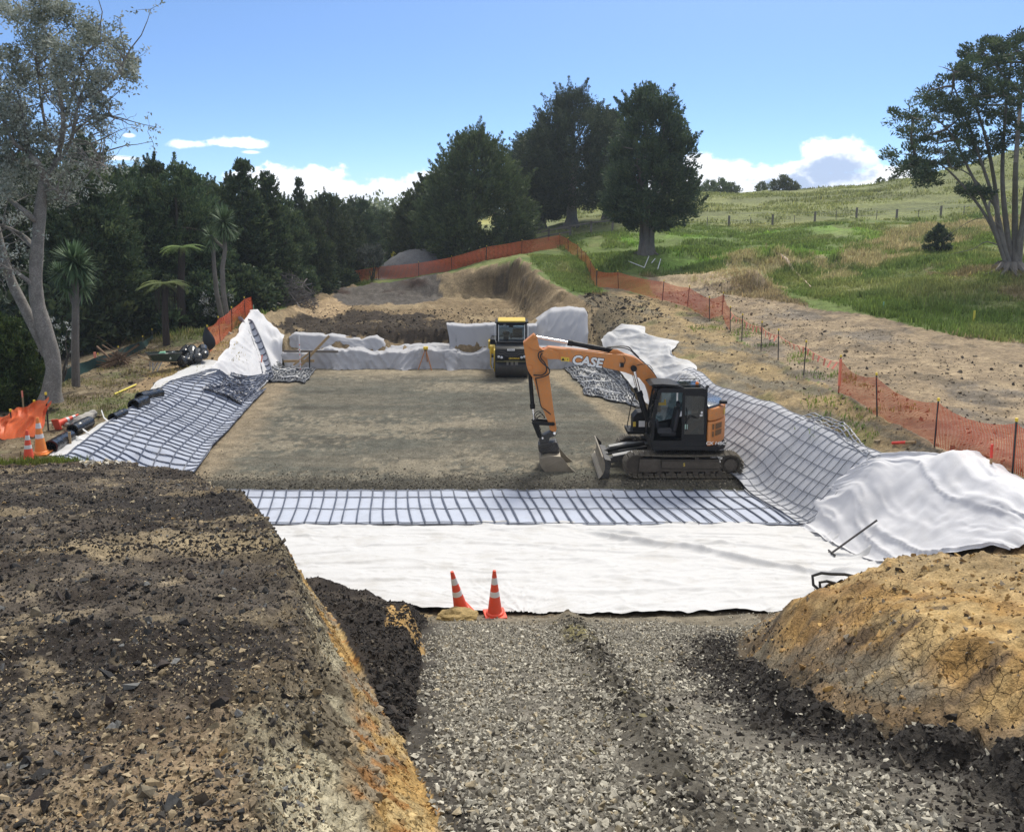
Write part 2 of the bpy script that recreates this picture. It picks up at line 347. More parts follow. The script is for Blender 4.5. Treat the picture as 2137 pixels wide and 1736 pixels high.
def paint(x, y, z, nz):
    """albedo of the ground (linear) and clod relief, from what lies where"""
    n = x.size
    col = np.zeros((n, 3)); rel = np.full(n, .05)
    wx = x + .5*fbm(x, y, 1.1, 4, 1) + .25*fbm(x, y, .35, 3, 3); wy = y + .6*fbm(x, y, 1.1, 4, 2) + .25*fbm(x, y, .35, 3, 4)
    far = np.clip((y - 30) / 40, 0, 1)
    wfx = x + (1.5*fbm(x, y, 4, 4, 5)) * (.3 + far); wfy = y + (2.5*fbm(x, y, 4, 4, 6)) * (.3 + far)
    A = fbm(x, y, 2.2, 5, 11); B = fbm(x, y, .5, 4, 12); C = fbm(x, y*1.0, .16, 3, 13); D = fbm(x, y, 9, 4, 14); E = fbm(x, y, 1.0, 5, 15)
    def mixin(mask, c, t=1.0):
        m = np.clip(mask * t, 0, 1)[:, None]; col[:] = col * (1 - m) + np.asarray(c) * m
    # paddock grass everywhere to start with
    g1, g2, g3 = np.array([.125,.170,.050]), np.array([.20,.21,.085]), np.array([.095,.135,.048])
    col[:] = g1
    mixin(smooth(-.05, .45, D + .4*A), g2); mixin(smooth(.0, .5, fbm(x, y*1.6, 3.5, 4, 21)), g3, .8)
    hill = smooth(84, 90, y + 3*A)
    mixin(hill, [.215,.230,.095], .85); mixin(hill * smooth(-.1,.35, fbm(x*.35, y, 2.6, 4, 22)), [.135,.150,.070], .8)
    lush = inpoly(wfx, wfy, [(12,61),(32,66),(30,80),(10,82)])
    mixin(lush.astype(float) * smooth(-.35,.15, D+.3*A), [.17,.29,.055], .85)
    dry = inpoly(wfx, wfy, Z_DRYBAND) | inpoly(wfx, wfy, Z_DRYMOUND)
    mixin(dry.astype(float) * smooth(-.5,.0, A+.3*B), [.33,.285,.165], .9)
    mixin(inpoly(wfx, wfy, Z_UNDERTREE).astype(float) * smooth(-.2,.2, A), [.20,.15,.10], .8)
    mixin(smooth(.12,.5, fbm(x, y, 5.5, 4, 23)) * smooth(20, 24, x) * (1-hill), [.23,.22,.11], .4)
    farland = smooth(150, 175, y); mixin(farland, [.42,.40,.13], .95)
    nb_ = ((y < 24.2) & (x > -26) & (x < 12)).astype(float); mixin(nb_, [.10,.078,.052])
    # left bench, gully floor, far left rough grass
    lb = (x < -11) & (y > 20) & (y < 62)
    mixin(lb.astype(float), [.17,.135,.085]); mixin(lb * smooth(-.05,.35, A+.5*B), [.115,.13,.055], .85); mixin(lb * smooth(.1,.4, E), [.07,.05,.035], .7)
    mixin(lb * smooth(.2,.5, C+.4*B), [.30,.25,.18], .6); mixin(lb * smooth(-19.5,-21, x + .6*A), [.028,.024,.016], .9)
    mixin(lb * smooth(40, 47, y) * smooth(-.3,.1,A) * smooth(-20,-18,x), [.11,.16,.045], .8)
    mixin(((x < -13) & (y >= 58) & (y < 90)).astype(float) * smooth(-.4,.2,A), [.22,.21,.10], .7)
    sandy = inpoly(wx, wy, [(-12.2,29),(-14.2,30),(-15.2,36),(-15,43),(-13,44)])
    mixin(sandy.astype(float), [.30,.215,.125], .85)
    # haul track and right batter
    tr = inpoly(wfx*.5 + wx*.5, wfy*.5 + wy*.5, Z_TRACK).astype(float)
    mixin(tr, [.265,.205,.135]); mixin(tr * smooth(-.1,.3, fbm(x*.8, y*.5, 1.8, 5, 31)), [.17,.15,.125], .8); mixin(tr * smooth(.1,.45, E + .5*C), [.10,.085,.065], .6); mixin(tr * smooth(.15,.4, -E + .4*C), [.36,.28,.18], .6)
    rel = np.where(tr > .5, .055, rel)
    mixin(inpoly(wx, wy, Z_MOUND).astype(float), [.42,.33,.21], .9)
    rs = inpoly(wx*.7 + x*.3, wy*.7 + y*.3, Z_RSLOPE)
    rs = rs.astype(float); st = fbm(x*2.2 + y*.9, y*.45 - x*.5, 1.3, 5, 33)      # streaks down the batter
    mixin(rs, [.27,.205,.115]); mixin(rs * smooth(-.02,.3, st), [.175,.155,.115], .9); mixin(rs * smooth(.08,.36, -st + .3*B), [.34,.255,.135], .75); mixin(rs * smooth(.18,.5, A + .4*C), [.095,.085,.07], .8); mixin(rs * smooth(.22,.45, fbm(x,y,1.6,4,34)), [.14,.15,.06], .6)
    rel = np.where(rs > .5, .09, rel)
    mixin(rs * smooth(42,46,y+A*2) * smooth(7.5,6,x), [.10,.085,.06], .75)
    gr = inpoly(wx, wy, [(2.3,51.5),(5.3,51.8),(5.6,55),(5.2,62),(4.4,72),(1.5,70),(1.6,58)])
    mixin(gr.astype(float), [.125,.165,.055], .9); mixin(gr * smooth(0,.4,A), [.19,.19,.085], .7)
    # excavated pit at the back
    pit = inpoly(wx, wy, Z_PIT).astype(float)
    mixin(pit, [.20,.15,.09]); mixin(pit * smooth(-.05,.2, fbm(x*.6, y, 2.2, 5, 41)), [.30,.235,.145], .7)
    wall = pit * smooth(.35,.6, 1 - nz)
    mixin(wall, [.125,.092,.052], .9); mixin(wall * smooth(-.05,.2, fbm(x*2, z*3+y, 1.2, 4, 42)), [.070,.058,.044], .85); mixin(wall * smooth(.12,.3, fbm(x*.7, z*5, 1.1, 4, 44)), [.26,.20,.115], .7)
    blk = inpoly(wx, wy, [(-13,45.2),(-2,45.2),(.5,46),(-1,47.6),(-4,50),(-5,55),(-11,57),(-13,52)])
    mixin(blk.astype(float) * smooth(-.62,-.22, A + .5*B), [.036,.029,.024], .94)
    blk2 = inpoly(wx, wy, [(-12.5,60),(-5.5,63),(-6.2,69.5),(-15,70)])
    mixin(blk2.astype(float), [.085,.08,.078], .9); mixin(blk2 * smooth(.0,.25, fbm(x, y, 3, 3, 43)), [.045,.028,.022], .9)
    mixin(inpoly(wx, wy, [(-13.6,52),(-11.6,52),(-11.5,60),(-13.8,62)]).astype(float), [.38,.28,.17], .8)
    rel = np.where(pit > .5, .17, rel)
    # gravel pad
    pad = inpoly(x + .12*A, y + .12*B, Z_PAD).astype(float)
    lane = fbm(x*.16, y, .8, 4, 51)
    mixin(pad, [.110,.109,.090]); mixin(pad * smooth(0,.4, lane), [.145,.132,.103], .8); mixin(pad * smooth(0,.4, -lane), [.088,.081,.065], .7)
    mixin(pad * smooth(.22,.42, fbm(x*.55, y*1.0, 2.4, 5, 52) + .45*C), [.245,.215,.160], .75)
    edge = pad * np.maximum(smooth(1.7, .4, np.abs(x - (-10.2 - .095*(y-25))) + .5*B), 0); mixin(edge, [.27,.215,.145], .8)
    edge = pad * smooth(37, 33, y + B) * smooth(2.0, .5, np.abs(x - (6.6 - .2*(y - 27)) + .5*B)); mixin(edge, [.15,.125,.09], .6)
    mixin(pad * smooth(.7,.2, np.abs(x - (5.9 - .24*(y-26)) - 0.35*A)), [.28,.23,.155], .75)
    mixin(pad * smooth(40,42.5, y + .8*B), [.28,.235,.165], .7)
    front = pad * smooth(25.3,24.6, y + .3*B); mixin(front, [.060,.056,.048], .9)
    rel = np.where(pad > .5, .012, rel)
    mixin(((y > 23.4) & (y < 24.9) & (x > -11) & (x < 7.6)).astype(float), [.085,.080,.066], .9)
    # near left spoil plateau
    pl = inpoly(wx, wy, Z_PLAT)
    pl = pl.astype(float)
    mixin(pl, [.088,.074,.060]); mixin(pl * smooth(.02,.22, fbm(x*.45, y, 1.5, 5, 61)), [.032,.027,.024], .95); mixin(pl * smooth(.12,.3, fbm(x*.4, y, 1.1, 5, 62)), [.30,.235,.145], .75); mixin(pl * smooth(.2,.42, B + .3*C), [.26,.21,.14], .6); mixin(pl * smooth(.12,.4, -B + .3*C), [.035,.028,.024], .7)
    mixin(pl * smooth(2.2,.2, np.abs(y - 12.0 - .35*x*0 + A) ) * smooth(-12,-5,x), [.030,.027,.026], .8)
    mixin(pl * smooth(1.0,.2, np.abs(y - 8.6 + .5*A)) * smooth(-5.5,-3.2,x), [.34,.27,.165], .75)
    mixin(pl * smooth(.9,.2, np.abs(y - 3.1 + .5*A)) * smooth(-2.4,-1.3,x), [.34,.245,.15], .7)
    mixin(pl * smooth(18,19.6, y + A) * smooth(-9,-11.5,x), [.11,.075,.045], .8)
    rel = np.where(pl > .5, .07, rel)
    # the cut beside the ramp: pale crust, purple-brown soil, orange clay
    inter = lambda P, yy: np.interp(yy, [p[1] for p in P], [p[0] for p in P])
    xe, xf = inter(PE, y), inter(RF, y)
    mfx = np.where(y < 5.6, xf, np.interp(y, [5.6]+[p[1] for p in MF], [-.79]+[p[0] for p in MF]))
    s = (x - xe) / np.maximum(.05, mfx - xe)                          # 0 crest .. 1 foot
    cut = (s > -.25) & (s < 1.08) & (y < 16) & (y > -4)
    sw = s + .34*fbm(x*3, y*1.2, 1.0, 4, 71) + .12*C
    mixin(cut.astype(float) * smooth(-.12,.05, sw), [.15,.125,.085], .9); mixin(cut * smooth(0,.15,sw) * smooth(.5,.3,sw) * smooth(-.1,.15, fbm(x*2,y,.8,4,72)), [.40,.355,.245], .9)
    mixin(cut * smooth(.36,.46, sw + .12*A) * smooth(.62,.48, sw + .12*B) * smooth(9.5,6, y + 1.2*A), [.105,.060,.046], .85)
    orange = cut * smooth(.40,.50, sw); mixin(orange, [.40,.255,.095], .95); mixin(orange * smooth(0,.3, fbm(x*2,y*.8,.6,4,73)), [.47,.35,.17], .8); mixin(orange * smooth(.15,.35, fbm(x*4,y*.6,.7,4,74)), [.23,.205,.16], .8); mixin(orange * smooth(.2,.4, fbm(x*3,y*3,.5,4,75)), [.30,.14,.04], .8)
    rel = np.where(cut & (sw < .55), .075, np.where(cut, .028, rel))
    dk = (s >= np.where(y > 5.6, 1.08, 1.0)) & (x < xf + .05) & (y > 5.6) & (y < 17)
    mixin(dk.astype(float), [.033,.028,.025], .96); mixin(dk * smooth(.1,.35, B+.3*C), [.075,.062,.05], .7)
    ob = dk & (np.abs(y - 10.9 + .3*B) < 1.0) & (x > xf - .42 + .2*B); mixin(ob.astype(float), [.42,.27,.11], .9)
    ob = dk & (np.abs(y - 14.6 + .3*B) < .5) & (x > -2.1 + .2*B); mixin(ob.astype(float), [.36,.27,.15], .8)
    rel = np.where(dk, .09, rel)
    # ramp
    rp = inpoly(x + .1*B, y + .15*A, Z_RAMP).astype(float)
    mixin(rp, [.16,.145,.12]); mixin(rp * smooth(.55,.05, np.abs(x - 1.05 - .02*y*0 + .25*A) ), [.075,.068,.055], .8)
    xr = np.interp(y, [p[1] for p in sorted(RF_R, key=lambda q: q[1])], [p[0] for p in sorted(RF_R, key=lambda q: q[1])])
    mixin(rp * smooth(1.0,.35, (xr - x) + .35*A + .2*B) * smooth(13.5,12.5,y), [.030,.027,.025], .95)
    mixin(rp * smooth(.42,.1, (x - xf) + .2*A) , [.04,.035,.03], .8)
    mixin(rp * smooth(13.6,14.4, y + .3*A), [.21,.18,.13], .7)
    yg = rp * smooth(.35,.1, np.abs(x - 1.05)) * smooth(1.3,.6, np.abs(y - 12.2)) ; mixin(yg, [.20,.175,.075], .7)
    rel = np.where(rp > .5, .02, rel)
    # right clay bank
    rb = inpoly(wx*.5 + x*.5, wy*.5 + y*.5, Z_RBANK)
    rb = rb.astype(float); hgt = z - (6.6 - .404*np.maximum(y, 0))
    br = fbm(x*1.2, y*1.2, 1.0, 5, 81)
    strk = fbm(x*2.4 - z*1.2, y*.7 + z*1.6, .8, 5, 84); mixin(rb, [.35,.215,.082]); mixin(rb * smooth(.0,.3, br), [.45,.32,.15], .85); mixin(rb * smooth(.05,.3, -br), [.25,.155,.07], .85)
    mixin(rb * smooth(.62,.25, hgt + .5*fbm(x,y,1.3,4,82)) , [.185,.17,.135], .85)
    mixin(rb * smooth(.2,.5, fbm(x*1.5+3, y*3, .9, 4, 83)), [.085,.065,.05], .8)
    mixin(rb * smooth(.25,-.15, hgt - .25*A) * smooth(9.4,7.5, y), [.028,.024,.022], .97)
    mixin(rb * smooth(.06,.3, strk), [.19,.125,.065], .75); mixin(rb * smooth(.1,.35, -strk), [.46,.33,.16], .7)
    top = rb * smooth(.86,.95, nz + .04*A) * smooth(.9,1.6,hgt); mixin(top, [.25,.20,.125], .8)
    rel = np.where(rb > .5, .06, rel)
    return np.clip(col, .01, .8), rel

# sheet spacing: finer close to the viewer of the site, coarser to the hills
def make_ground():
    ys = [-4.0]
    while ys[-1] < 1690:
        y = ys[-1]; ys.append(y + (.12 if y < 2.2 else max(.022, .0058*y) if y < 105 else .035*y))
    ys = np.array(ys); NC = 620
    t = np.linspace(-1, 1, NC); t = np.sign(t) * (np.abs(t)*.86 + .14*np.abs(t)**5)
    hw = .80*np.clip(ys, 0, None) + 3.2 + np.clip(ys - 120, 0, None)*.35 + np.clip(ys-500,0,None)*.4
    X = t[None, :] * hw[:, None]; Y = np.repeat(ys[:, None], NC, 1)
    xf_, yf_ = X.ravel(), Y.ravel()
    Z = np.array([tz(a, b) for a, b in zip(xf_, yf_)])
    # soften facets of the survey triangles a touch
    Zg = Z.reshape(X.shape)
    for _ in range(2):
        Zs = Zg.copy(); Zs[1:-1, 1:-1] = (Zg[1:-1, 1:-1]*4 + Zg[:-2, 1:-1] + Zg[2:, 1:-1] + Zg[1:-1, :-2] + Zg[1:-1, 2:]) / 8; Zg = Zs
    gx = np.gradient(Zg, axis=1) / np.maximum(1e-6, np.gradient(X, axis=1)); gy = np.gradient(Zg, axis=0) / np.gradient(Y, axis=0)
    nz = 1 / np.sqrt(1 + gx**2 + gy**2); Z = Zg.ravel()
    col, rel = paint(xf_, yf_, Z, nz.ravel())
    fine = fbm(xf_, yf_, .22, 4, 91, Z) ; mid = fbm(xf_, yf_, .8, 4, 92, Z); tiny = fbm(xf_, yf_, .07, 3, 93, Z)
    near = np.clip(1.4 - yf_/25, .25, 1)
    big = fbm(xf_, yf_, 6, 4, 94) * np.clip((yf_-45)/40, 0, 1) * .5
    soft = inpoly(xf_, yf_, Z_SHEET) ; rel = np.where(soft, .0, rel)
    disp = rel * (1.1*fine + .55*tiny*near + 1.5*mid*(rel > .03)) + np.where(rel > .02, big, 0)
    # blocky spalls on the clay bank, tooth scours down the cut
    rbk = inpoly(xf_, yf_, Z_RBANK) & (nz.ravel() < .93)
    blk = np.abs(fbm(xf_*1.3 + Z*.6, yf_*1.3 - Z*.4, .7, 4, 95)); disp = disp + rbk*(.15*(.18 - blk) + .055*np.floor(3*fbm(xf_*2, yf_*1.4, .8, 3, 96, Z*1.5))/3)
    ctk = (nz.ravel() < .86) & (xf_ < 0) & (xf_ > -5) & (yf_ < 15); disp = disp + ctk*(.05*np.abs(fbm(xf_*.5, yf_*2.2, .5, 4, 97, Z*.3)) - .02 + .018*np.floor(4*fbm(xf_*2, yf_, .6, 3, 98, Z*2))/4)
    ptk = inpoly(xf_, yf_, Z_PIT); disp = disp + ptk*.75*(np.abs(fbm(xf_, yf_, 1.6, 4, 99, Z*1.5)) - .15)*(1 - .6*(nz.ravel() > .93))
    # shrinkage cracks and spalls in the clay bank, wheel ruts on the ramp
    rut = np.zeros_like(disp)
    rp = inpoly(xf_, yf_, Z_RAMP)
    rut += rp * (.09*np.exp(-((xf_-1.05)/.22)**2) * (1 + 1.2*fine) - .03*np.exp(-((xf_-.3)/.4)**2) - .03*np.exp(-((xf_-1.9)/.4)**2))
    xr = np.interp(yf_, [p[1] for p in sorted(RF_R, key=lambda q: q[1])], [p[0] for p in sorted(RF_R, key=lambda q: q[1])])
    rut += rp * .16*np.exp(-((xr - xf_ - .15)/.25)**2) * np.clip(1+1.5*fine+mid, 0, 2.5) * smooth(10.5, 8.5, yf_)
    Z = Z + disp + rut
    V = np.stack([xf_, yf_, Z], 1)
    m, nt, b = newmat('ground')
    at = N(nt, 'ShaderNodeAttribute', attribute_name='Col'); ar = N(nt, 'ShaderNodeAttribute', attribute_name='Rel')
    co = coord(nt)
    n1 = noise(nt, co, 9, 6, .65); n2 = noise(nt, co, 42, 4, .6)
    vo = N(nt, 'ShaderNodeTexVoronoi', i_Scale=16.0); nt.links.new(co, vo.inputs['Vector'])
    r1 = ramp(nt, [(.25, .62), (.5, 1.0), (.75, 1.4)], n1.outputs[0]); r2 = ramp(nt, [(.3, .7), (.7, 1.3)], n2.outputs[0])
    n0 = noise(nt, co, 1.9, 9, .72); r0 = ramp(nt, [(.28, .55), (.5, 1.0), (.72, 1.5)], n0.outputs[0]); c0 = mixc(nt, at.outputs['Color'], r0.outputs[0], 1, 'MULTIPLY')
    c = mixc(nt, c0, r1.outputs[0], 1, 'MULTIPLY'); c = mixc(nt, c, r2.outputs[0], 1, 'MULTIPLY')
    nt.links.new(c, b.inputs['Base Color']); b.inputs['Roughness'].default_value = .95; b.inputs['Specular IOR Level'].default_value = .15
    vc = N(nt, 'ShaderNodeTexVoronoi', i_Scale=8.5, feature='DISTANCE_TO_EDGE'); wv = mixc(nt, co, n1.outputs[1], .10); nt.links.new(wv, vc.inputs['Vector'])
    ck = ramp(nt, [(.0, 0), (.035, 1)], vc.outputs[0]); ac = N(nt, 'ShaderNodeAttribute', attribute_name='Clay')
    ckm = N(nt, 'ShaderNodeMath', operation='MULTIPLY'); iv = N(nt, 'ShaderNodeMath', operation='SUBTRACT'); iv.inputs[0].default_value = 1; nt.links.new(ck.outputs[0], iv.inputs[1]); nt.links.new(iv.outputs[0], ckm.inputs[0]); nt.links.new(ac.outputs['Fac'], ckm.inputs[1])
    c = mixc(nt, c, (.05,.035,.02), ckm.outputs[0]); nt.links.new(c, b.inputs['Base Color'])  # shade inside the clay cracks put into the colour as dark lines
    bm_ = N(nt, 'ShaderNodeMath', operation='MULTIPLY_ADD'); nt.links.new(n1.outputs[0], bm_.inputs[0]); bm_.inputs[1].default_value = 1.0
    nt.links.new(n2.outputs[0], bm_.inputs[2])
    hs = N(nt, 'ShaderNodeMath', operation='MULTIPLY_ADD'); nt.links.new(ckm.outputs[0], hs.inputs[0]); hs.inputs[1].default_value = -1.6; nt.links.new(bm_.outputs[0], hs.inputs[2])
    bp = bump(nt, b, hs.outputs[0], .7, .035)
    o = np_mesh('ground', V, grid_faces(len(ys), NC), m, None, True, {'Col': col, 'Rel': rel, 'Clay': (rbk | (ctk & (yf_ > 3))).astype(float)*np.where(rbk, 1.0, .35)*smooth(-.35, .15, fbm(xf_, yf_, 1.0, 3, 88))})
    o['kind'] = 'structure'
    return o, V, grid_faces(len(ys), NC), col
GROUND, GV, GF, GCOL = make_ground()
GB = BVHTree.FromPolygons([Vector(v) for v in GV.tolist()], GF.tolist())
def gz(x, y):
    h = GB.ray_cast(Vector((x, y, 100)), Vector((0, 0, -1)))
    return h[0].z if h[0] is not None else tz(x, y)
# ------------------------------------------------------------------ geotextile sheets and geogrid mats
def fabric_mat(name, col, stain=(.45,.42,.36), amt=.25, scale=1.2):
    m, nt, b = newmat(name); co = coord(nt)
    n1 = noise(nt, co, scale, 5, .6); n2 = noise(nt, co, 30, 4, .6); n3 = noise(nt, co, 5, 6, .65)
    c = mixc(nt, tuple(k*.93 for k in col), tuple(min(.88, k*1.05) for k in col), n2.outputs[0])
    r = ramp(nt, [(.5, 0), (.78, amt)], n1.outputs[0]); c = mixc(nt, c, stain, r.outputs[0])
    r3 = ramp(nt, [(.62, 0), (.75, amt*.9)], n3.outputs[0]); c = mixc(nt, c, stain, r3.outputs[0])
    nt.links.new(c, b.inputs['Base Color']); b.inputs['Roughness'].default_value = .8; b.inputs['Specular IOR Level'].default_value = .25
    h = N(nt, 'ShaderNodeMath', operation='MULTIPLY_ADD'); nt.links.new(n3.outputs[0], h.inputs[0]); h.inputs[1].default_value = 2.0; nt.links.new(n2.outputs[0], h.inputs[2])
    bump(nt, b, h.outputs[0], .25, .012)
    return m
M_WHITE = fabric_mat('white_fabric', (.57,.57,.575), (.33,.30,.25), .42)
M_GREYF = fabric_mat('grey_fabric', (.40,.405,.43), amt=.18)
M_BLUEF = fabric_mat('backing_fabric', (.43,.465,.55), (.25,.25,.25), .4, 2.0)
M_BLUEF2 = fabric_mat('pale_backing_fabric', (.47,.48,.515), (.28,.28,.27), .4, 2.0)
M_RIB = plain('navy_plastic_rib', (.050,.065,.110), .5, 0, .4, 3, .05, (.22,.24,.28), .35)
M_RIB2 = plain('dark_grey_rib', (.16,.175,.21), .55, 0, .4, 3, .05, (.25,.26,.28), .4)

def resample(P, n):
    P = [Vector(p) for p in P]; L = [0]
    for a, b in zip(P[:-1], P[1:]): L.append(L[-1] + (b-a).length)
    t = np.linspace(0, L[-1], n); A = np.array([tuple(p) for p in P])
    return np.stack([np.interp(t, L, A[:, k]) for k in range(3)], 1)
def patch(rows, nu, nv):
    """rows: polylines from one side to the other -> (nv, nu, 3)"""
    Rr = np.stack([resample(r, nu) for r in rows])
    d = [0] + list(np.cumsum([max(.01, np.linalg.norm(Rr[i+1]-Rr[i], axis=1).mean()) for i in range(len(Rr)-1)]))
    tt = np.linspace(0, d[-1], nv); out = np.empty((nv, nu, 3))
    for k in range(3):
        for j in range(nu): out[:, j, k] = np.interp(tt, d, Rr[:, j, k])
    return out
def drape(P, off=.05, it=3, dil=1):
    Z = np.array([[gz(p[0], p[1]) for p in r] for r in P])
    for _ in range(dil):
        q = np.pad(Z, 1, 'edge'); Z = np.max([q[i:i+Z.shape[0], j:j+Z.shape[1]] for i in range(3) for j in range(3)], 0)
    for _ in range(it):
        q = np.pad(Z, 1, 'edge'); Z = (q[1:-1,1:-1]*2 + q[:-2,1:-1] + q[2:,1:-1] + q[1:-1,:-2] + q[1:-1,2:]) / 6
    P = P.copy(); P[..., 2] = Z + off
    return P
def normals(P):
    du = np.gradient(P, axis=1); dv = np.gradient(P, axis=0); n = np.cross(du, dv)
    n /= np.maximum(1e-9, np.linalg.norm(n, axis=2, keepdims=True))
    if n[..., 2].mean() < 0: n = -n
    return n
def ridged(a): return 1 - 2*np.abs(a)
def sheet(name, P, mat, parent=None, wob=None):
    nv, nu, _ = P.shape
    if wob is not None: P = P + normals(P) * wob[..., None]
    o = np_mesh(name, P.reshape(-1, 3), grid_faces(nv, nu), mat, parent, True)
    return o, P
def ribs(P, us, vs, w, h, lift, jit=.012, seed=0, skip=0.0):
    """flat plastic strips along the two directions of a draped patch"""
    nv, nu, _ = P.shape; nrm = normals(P); r = np.random.default_rng(seed); mb = MB()
    def at(u, v):
        u = min(max(u, 0), nu-1.001); v = min(max(v, 0), nv-1.001); i, j = int(v), int(u); a, b = v-i, u-j
        def g(A): return (A[i,j]*(1-a)*(1-b)+A[i+1,j]*a*(1-b)+A[i,j+1]*(1-a)*b+A[i+1,j+1]*a*b)
        return Vector(g(P)), Vector(g(nrm))
    def strip(path):
        pts = [at(*q) for q in path]; k0 = len(mb.v); n = len(pts)
        for k, (p, nn) in enumerate(pts):
            t = (pts[min(k+1, n-1)][0] - pts[max(k-1, 0)][0]).normalized(); s = t.cross(nn).normalized()
            j = Vector(r.normal(0, jit*.5, 3)); q = p + nn*(lift + r.uniform(-.3,.6)*lift) + j*.6
            mb.v += [tuple(q - s*w/2), tuple(q + s*w/2), tuple(q + s*w*.42 + nn*h), tuple(q - s*w*.42 + nn*h)]
        for k in range(n-1):
            a, b = k0+4*k, k0+4*k+4
            mb.f += [(a+1, b+1, b+2, a+2), (a+2, b+2, b+3, a+3), (a+3, b+3, b, a)]
    for u in us:
        if r.random() < skip: continue
        ph, am = r.uniform(0, 6), r.uniform(.0, .0035)*nu
        strip([(u + am*math.sin(ph + v*.25), v) for v in np.arange(0, nv-.99, max(1, nv/26))])
    for v in vs:
        ph, am = r.uniform(0, 6), r.uniform(.0, .005)*nv
        strip([(u, v + am*math.sin(ph + u*.12)) for u in np.arange(0, nu-.99, max(1, nu/90))])
    return mb

# --- wide white sheet across the front of the pad
Pf = patch([[(-1.75,15.28,0),(0.5,15.2,0),(2.5,15.12,0),(5.9,15.25,0)], [(-4.6,17.0,0),(8.25,17.0,0)], [(-6.4,19.2,0),(8.45,19.0,0)], [(-9.7,21.9,0),(8.35,21.75,0)]], 330, 190)
Pf = drape(Pf, .05, 9)
X, Y = Pf[..., 0], Pf[..., 1]
wob = .035*fbm(X*.7 + .4*Y, Y*1.2, 1.0, 4, 101) + .03*np.clip(ridged(fbm(X*1.1 - Y*.5, Y*2.0, .8, 3, 111)) - .62, 0, 1)*2 + .11*np.clip(ridged(fbm(X*.35 + Y*.3, Y*1.3, .9, 3, 102)) - .55, 0, 1)
wob += .16*np.exp(-(np.abs(Y - (20.7 - .76*(X - 2.2) + .12*np.sin(X*1.7)))/.12)**1.6)*smooth(1.6,2.6,X)*smooth(8.3,7.2,X)         # one long rolled crease
wob += .05*np.exp(-(np.abs(Y - (21.1 - .42*(X - 2.0)))/.08)**1.5)*smooth(1.0,2.2,X)
wob += .05*np.clip(ridged(fbm(np.arctan2(X-.2, Y-15.0)*3, np.hypot(X-.2, Y-15.0)*.25, .35, 3, 103)) - .3, 0, 1)*np.exp(-np.hypot(X-.2, Y-15.2)**2/5)
o, _ = sheet('geotextile_sheet', Pf, M_WHITE, None, wob)
tag(o, 'bright white flat geotextile sheet spread between the gravel ramp and the front geogrid strip', 'geotextile sheet', 'geotextile sheets')

# --- white sheet over the mound on the right
Pm = patch([[(7.7,22.0,0),(7.85,20.8,0),(8.05,18.6,0),(8.35,16.4,0),(8.75,14.0,0)], [(8.5,21.7,0),(8.9,20.4,0),(9.1,18.4,0),(9.2,16.2,0),(9.3,13.6,0)], [(9.1,21.1,0),(9.7,20.2,0),(10.35,19.3,0),(10.1,17.0,0),(9.9,13.4,0)], [(9.3,20.9,0),(10.0,20.1,0),(10.9,18.7,0),(10.7,16.8,0),(10.6,13.4,0)]], 130, 90)
Pm = drape(Pm, .05, 5, 2)
U, V_ = np.meshgrid(np.linspace(0, 1, 130), np.linspace(0, 1, 90))
rid = np.clip(ridged(fbm(V_*5.5 + U*2.6 + .4*fbm(U*2, V_*2, 1, 2, 117), U*.9 - V_*.3, .75, 3, 104)) - .3, 0, 1)
wob = .22*rid**3.2 + .02*fbm(U*6, V_*5, .8, 4, 105) + .03*np.clip(ridged(fbm(U*2+5, V_*9 + U*4, .9, 3, 114)) - .4, 0, 1)
Pm[..., 2] += .22*np.exp(-(((U-.36)/.09)**2 + ((V_-.70)/.22)**2))
o, PMOUND = sheet('geotextile_sheet', Pm, fabric_mat('white_fabric_mound', (.64,.64,.665), amt=.15), None, wob)
tag(o, 'wrinkled white geotextile sheet humped over the earth mound beside the yellow clay bank', 'geotextile sheet', 'geotextile sheets')

# --- white sheet on the left batter below the peak
Pl = patch([[LCREST[5], LCREST[6], (-13.9,42.5,0), (-14.3,45.8,0)], [(-12.0,36.2,0), (-12.5,39.2,0), (-13.2,42.8,0), (-13.7,45.9,0)], [W(520,840,0), W(560,800,0), W(585,775,0), (-12.25,44.6,0)]], 70, 60)
Pl = drape(Pl, .07, 3)
U, V_ = np.meshgrid(np.linspace(0, 1, 70), np.linspace(0, 1, 60))
Pl[..., 2] += .35*np.exp(-(((U-.97)/.2)**2 + ((V_-.02)/.35)**2))
Pl[..., 1] += .25*np.sin(U*23)*np.exp(-V_*6)
wob = .12*np.clip(ridged(fbm(U*9 + V_*.8, V_*1.0, .8, 3, 106)) - .2, 0, 1)**2.2 + .02*fbm(U*6, V_*6, .8, 4, 107)
o, _ = sheet('geotextile_sheet', Pl, fabric_mat('white_fabric_left', (.63,.63,.65), amt=.15), None, wob)
tag(o, 'creased white geotextile sheet rising to a peak on the left batter beside the timber frame', 'geotextile sheet', 'geotextile sheets')
# skirt of white sheet showing along the crest of the left batter
cr = [Vector(LCREST[i]) for i in range(1, 6)] + [Vector((-12.9, 35.5, 0))]
cr0 = [c + Vector((.25, 0, 0)) for c in cr]; cr1 = [c + Vector((-.45 - .5*math.sin(2.2 + i*1.3)*(i > 0) - .25*(i == 3), .2, 0)) for i, c in enumerate(cr)]
Ps = drape(patch([cr0, cr1], 80, 14), .045, 2)
o, _ = sheet('geotextile_sheet', Ps, M_WHITE, None, .05*fbm(Ps[..., 0]*1.2, Ps[..., 1], .6, 4, 108))
tag(o, 'narrow white geotextile skirt along the grassy crest under the black rolls', 'geotextile sheet', 'geotextile sheets')
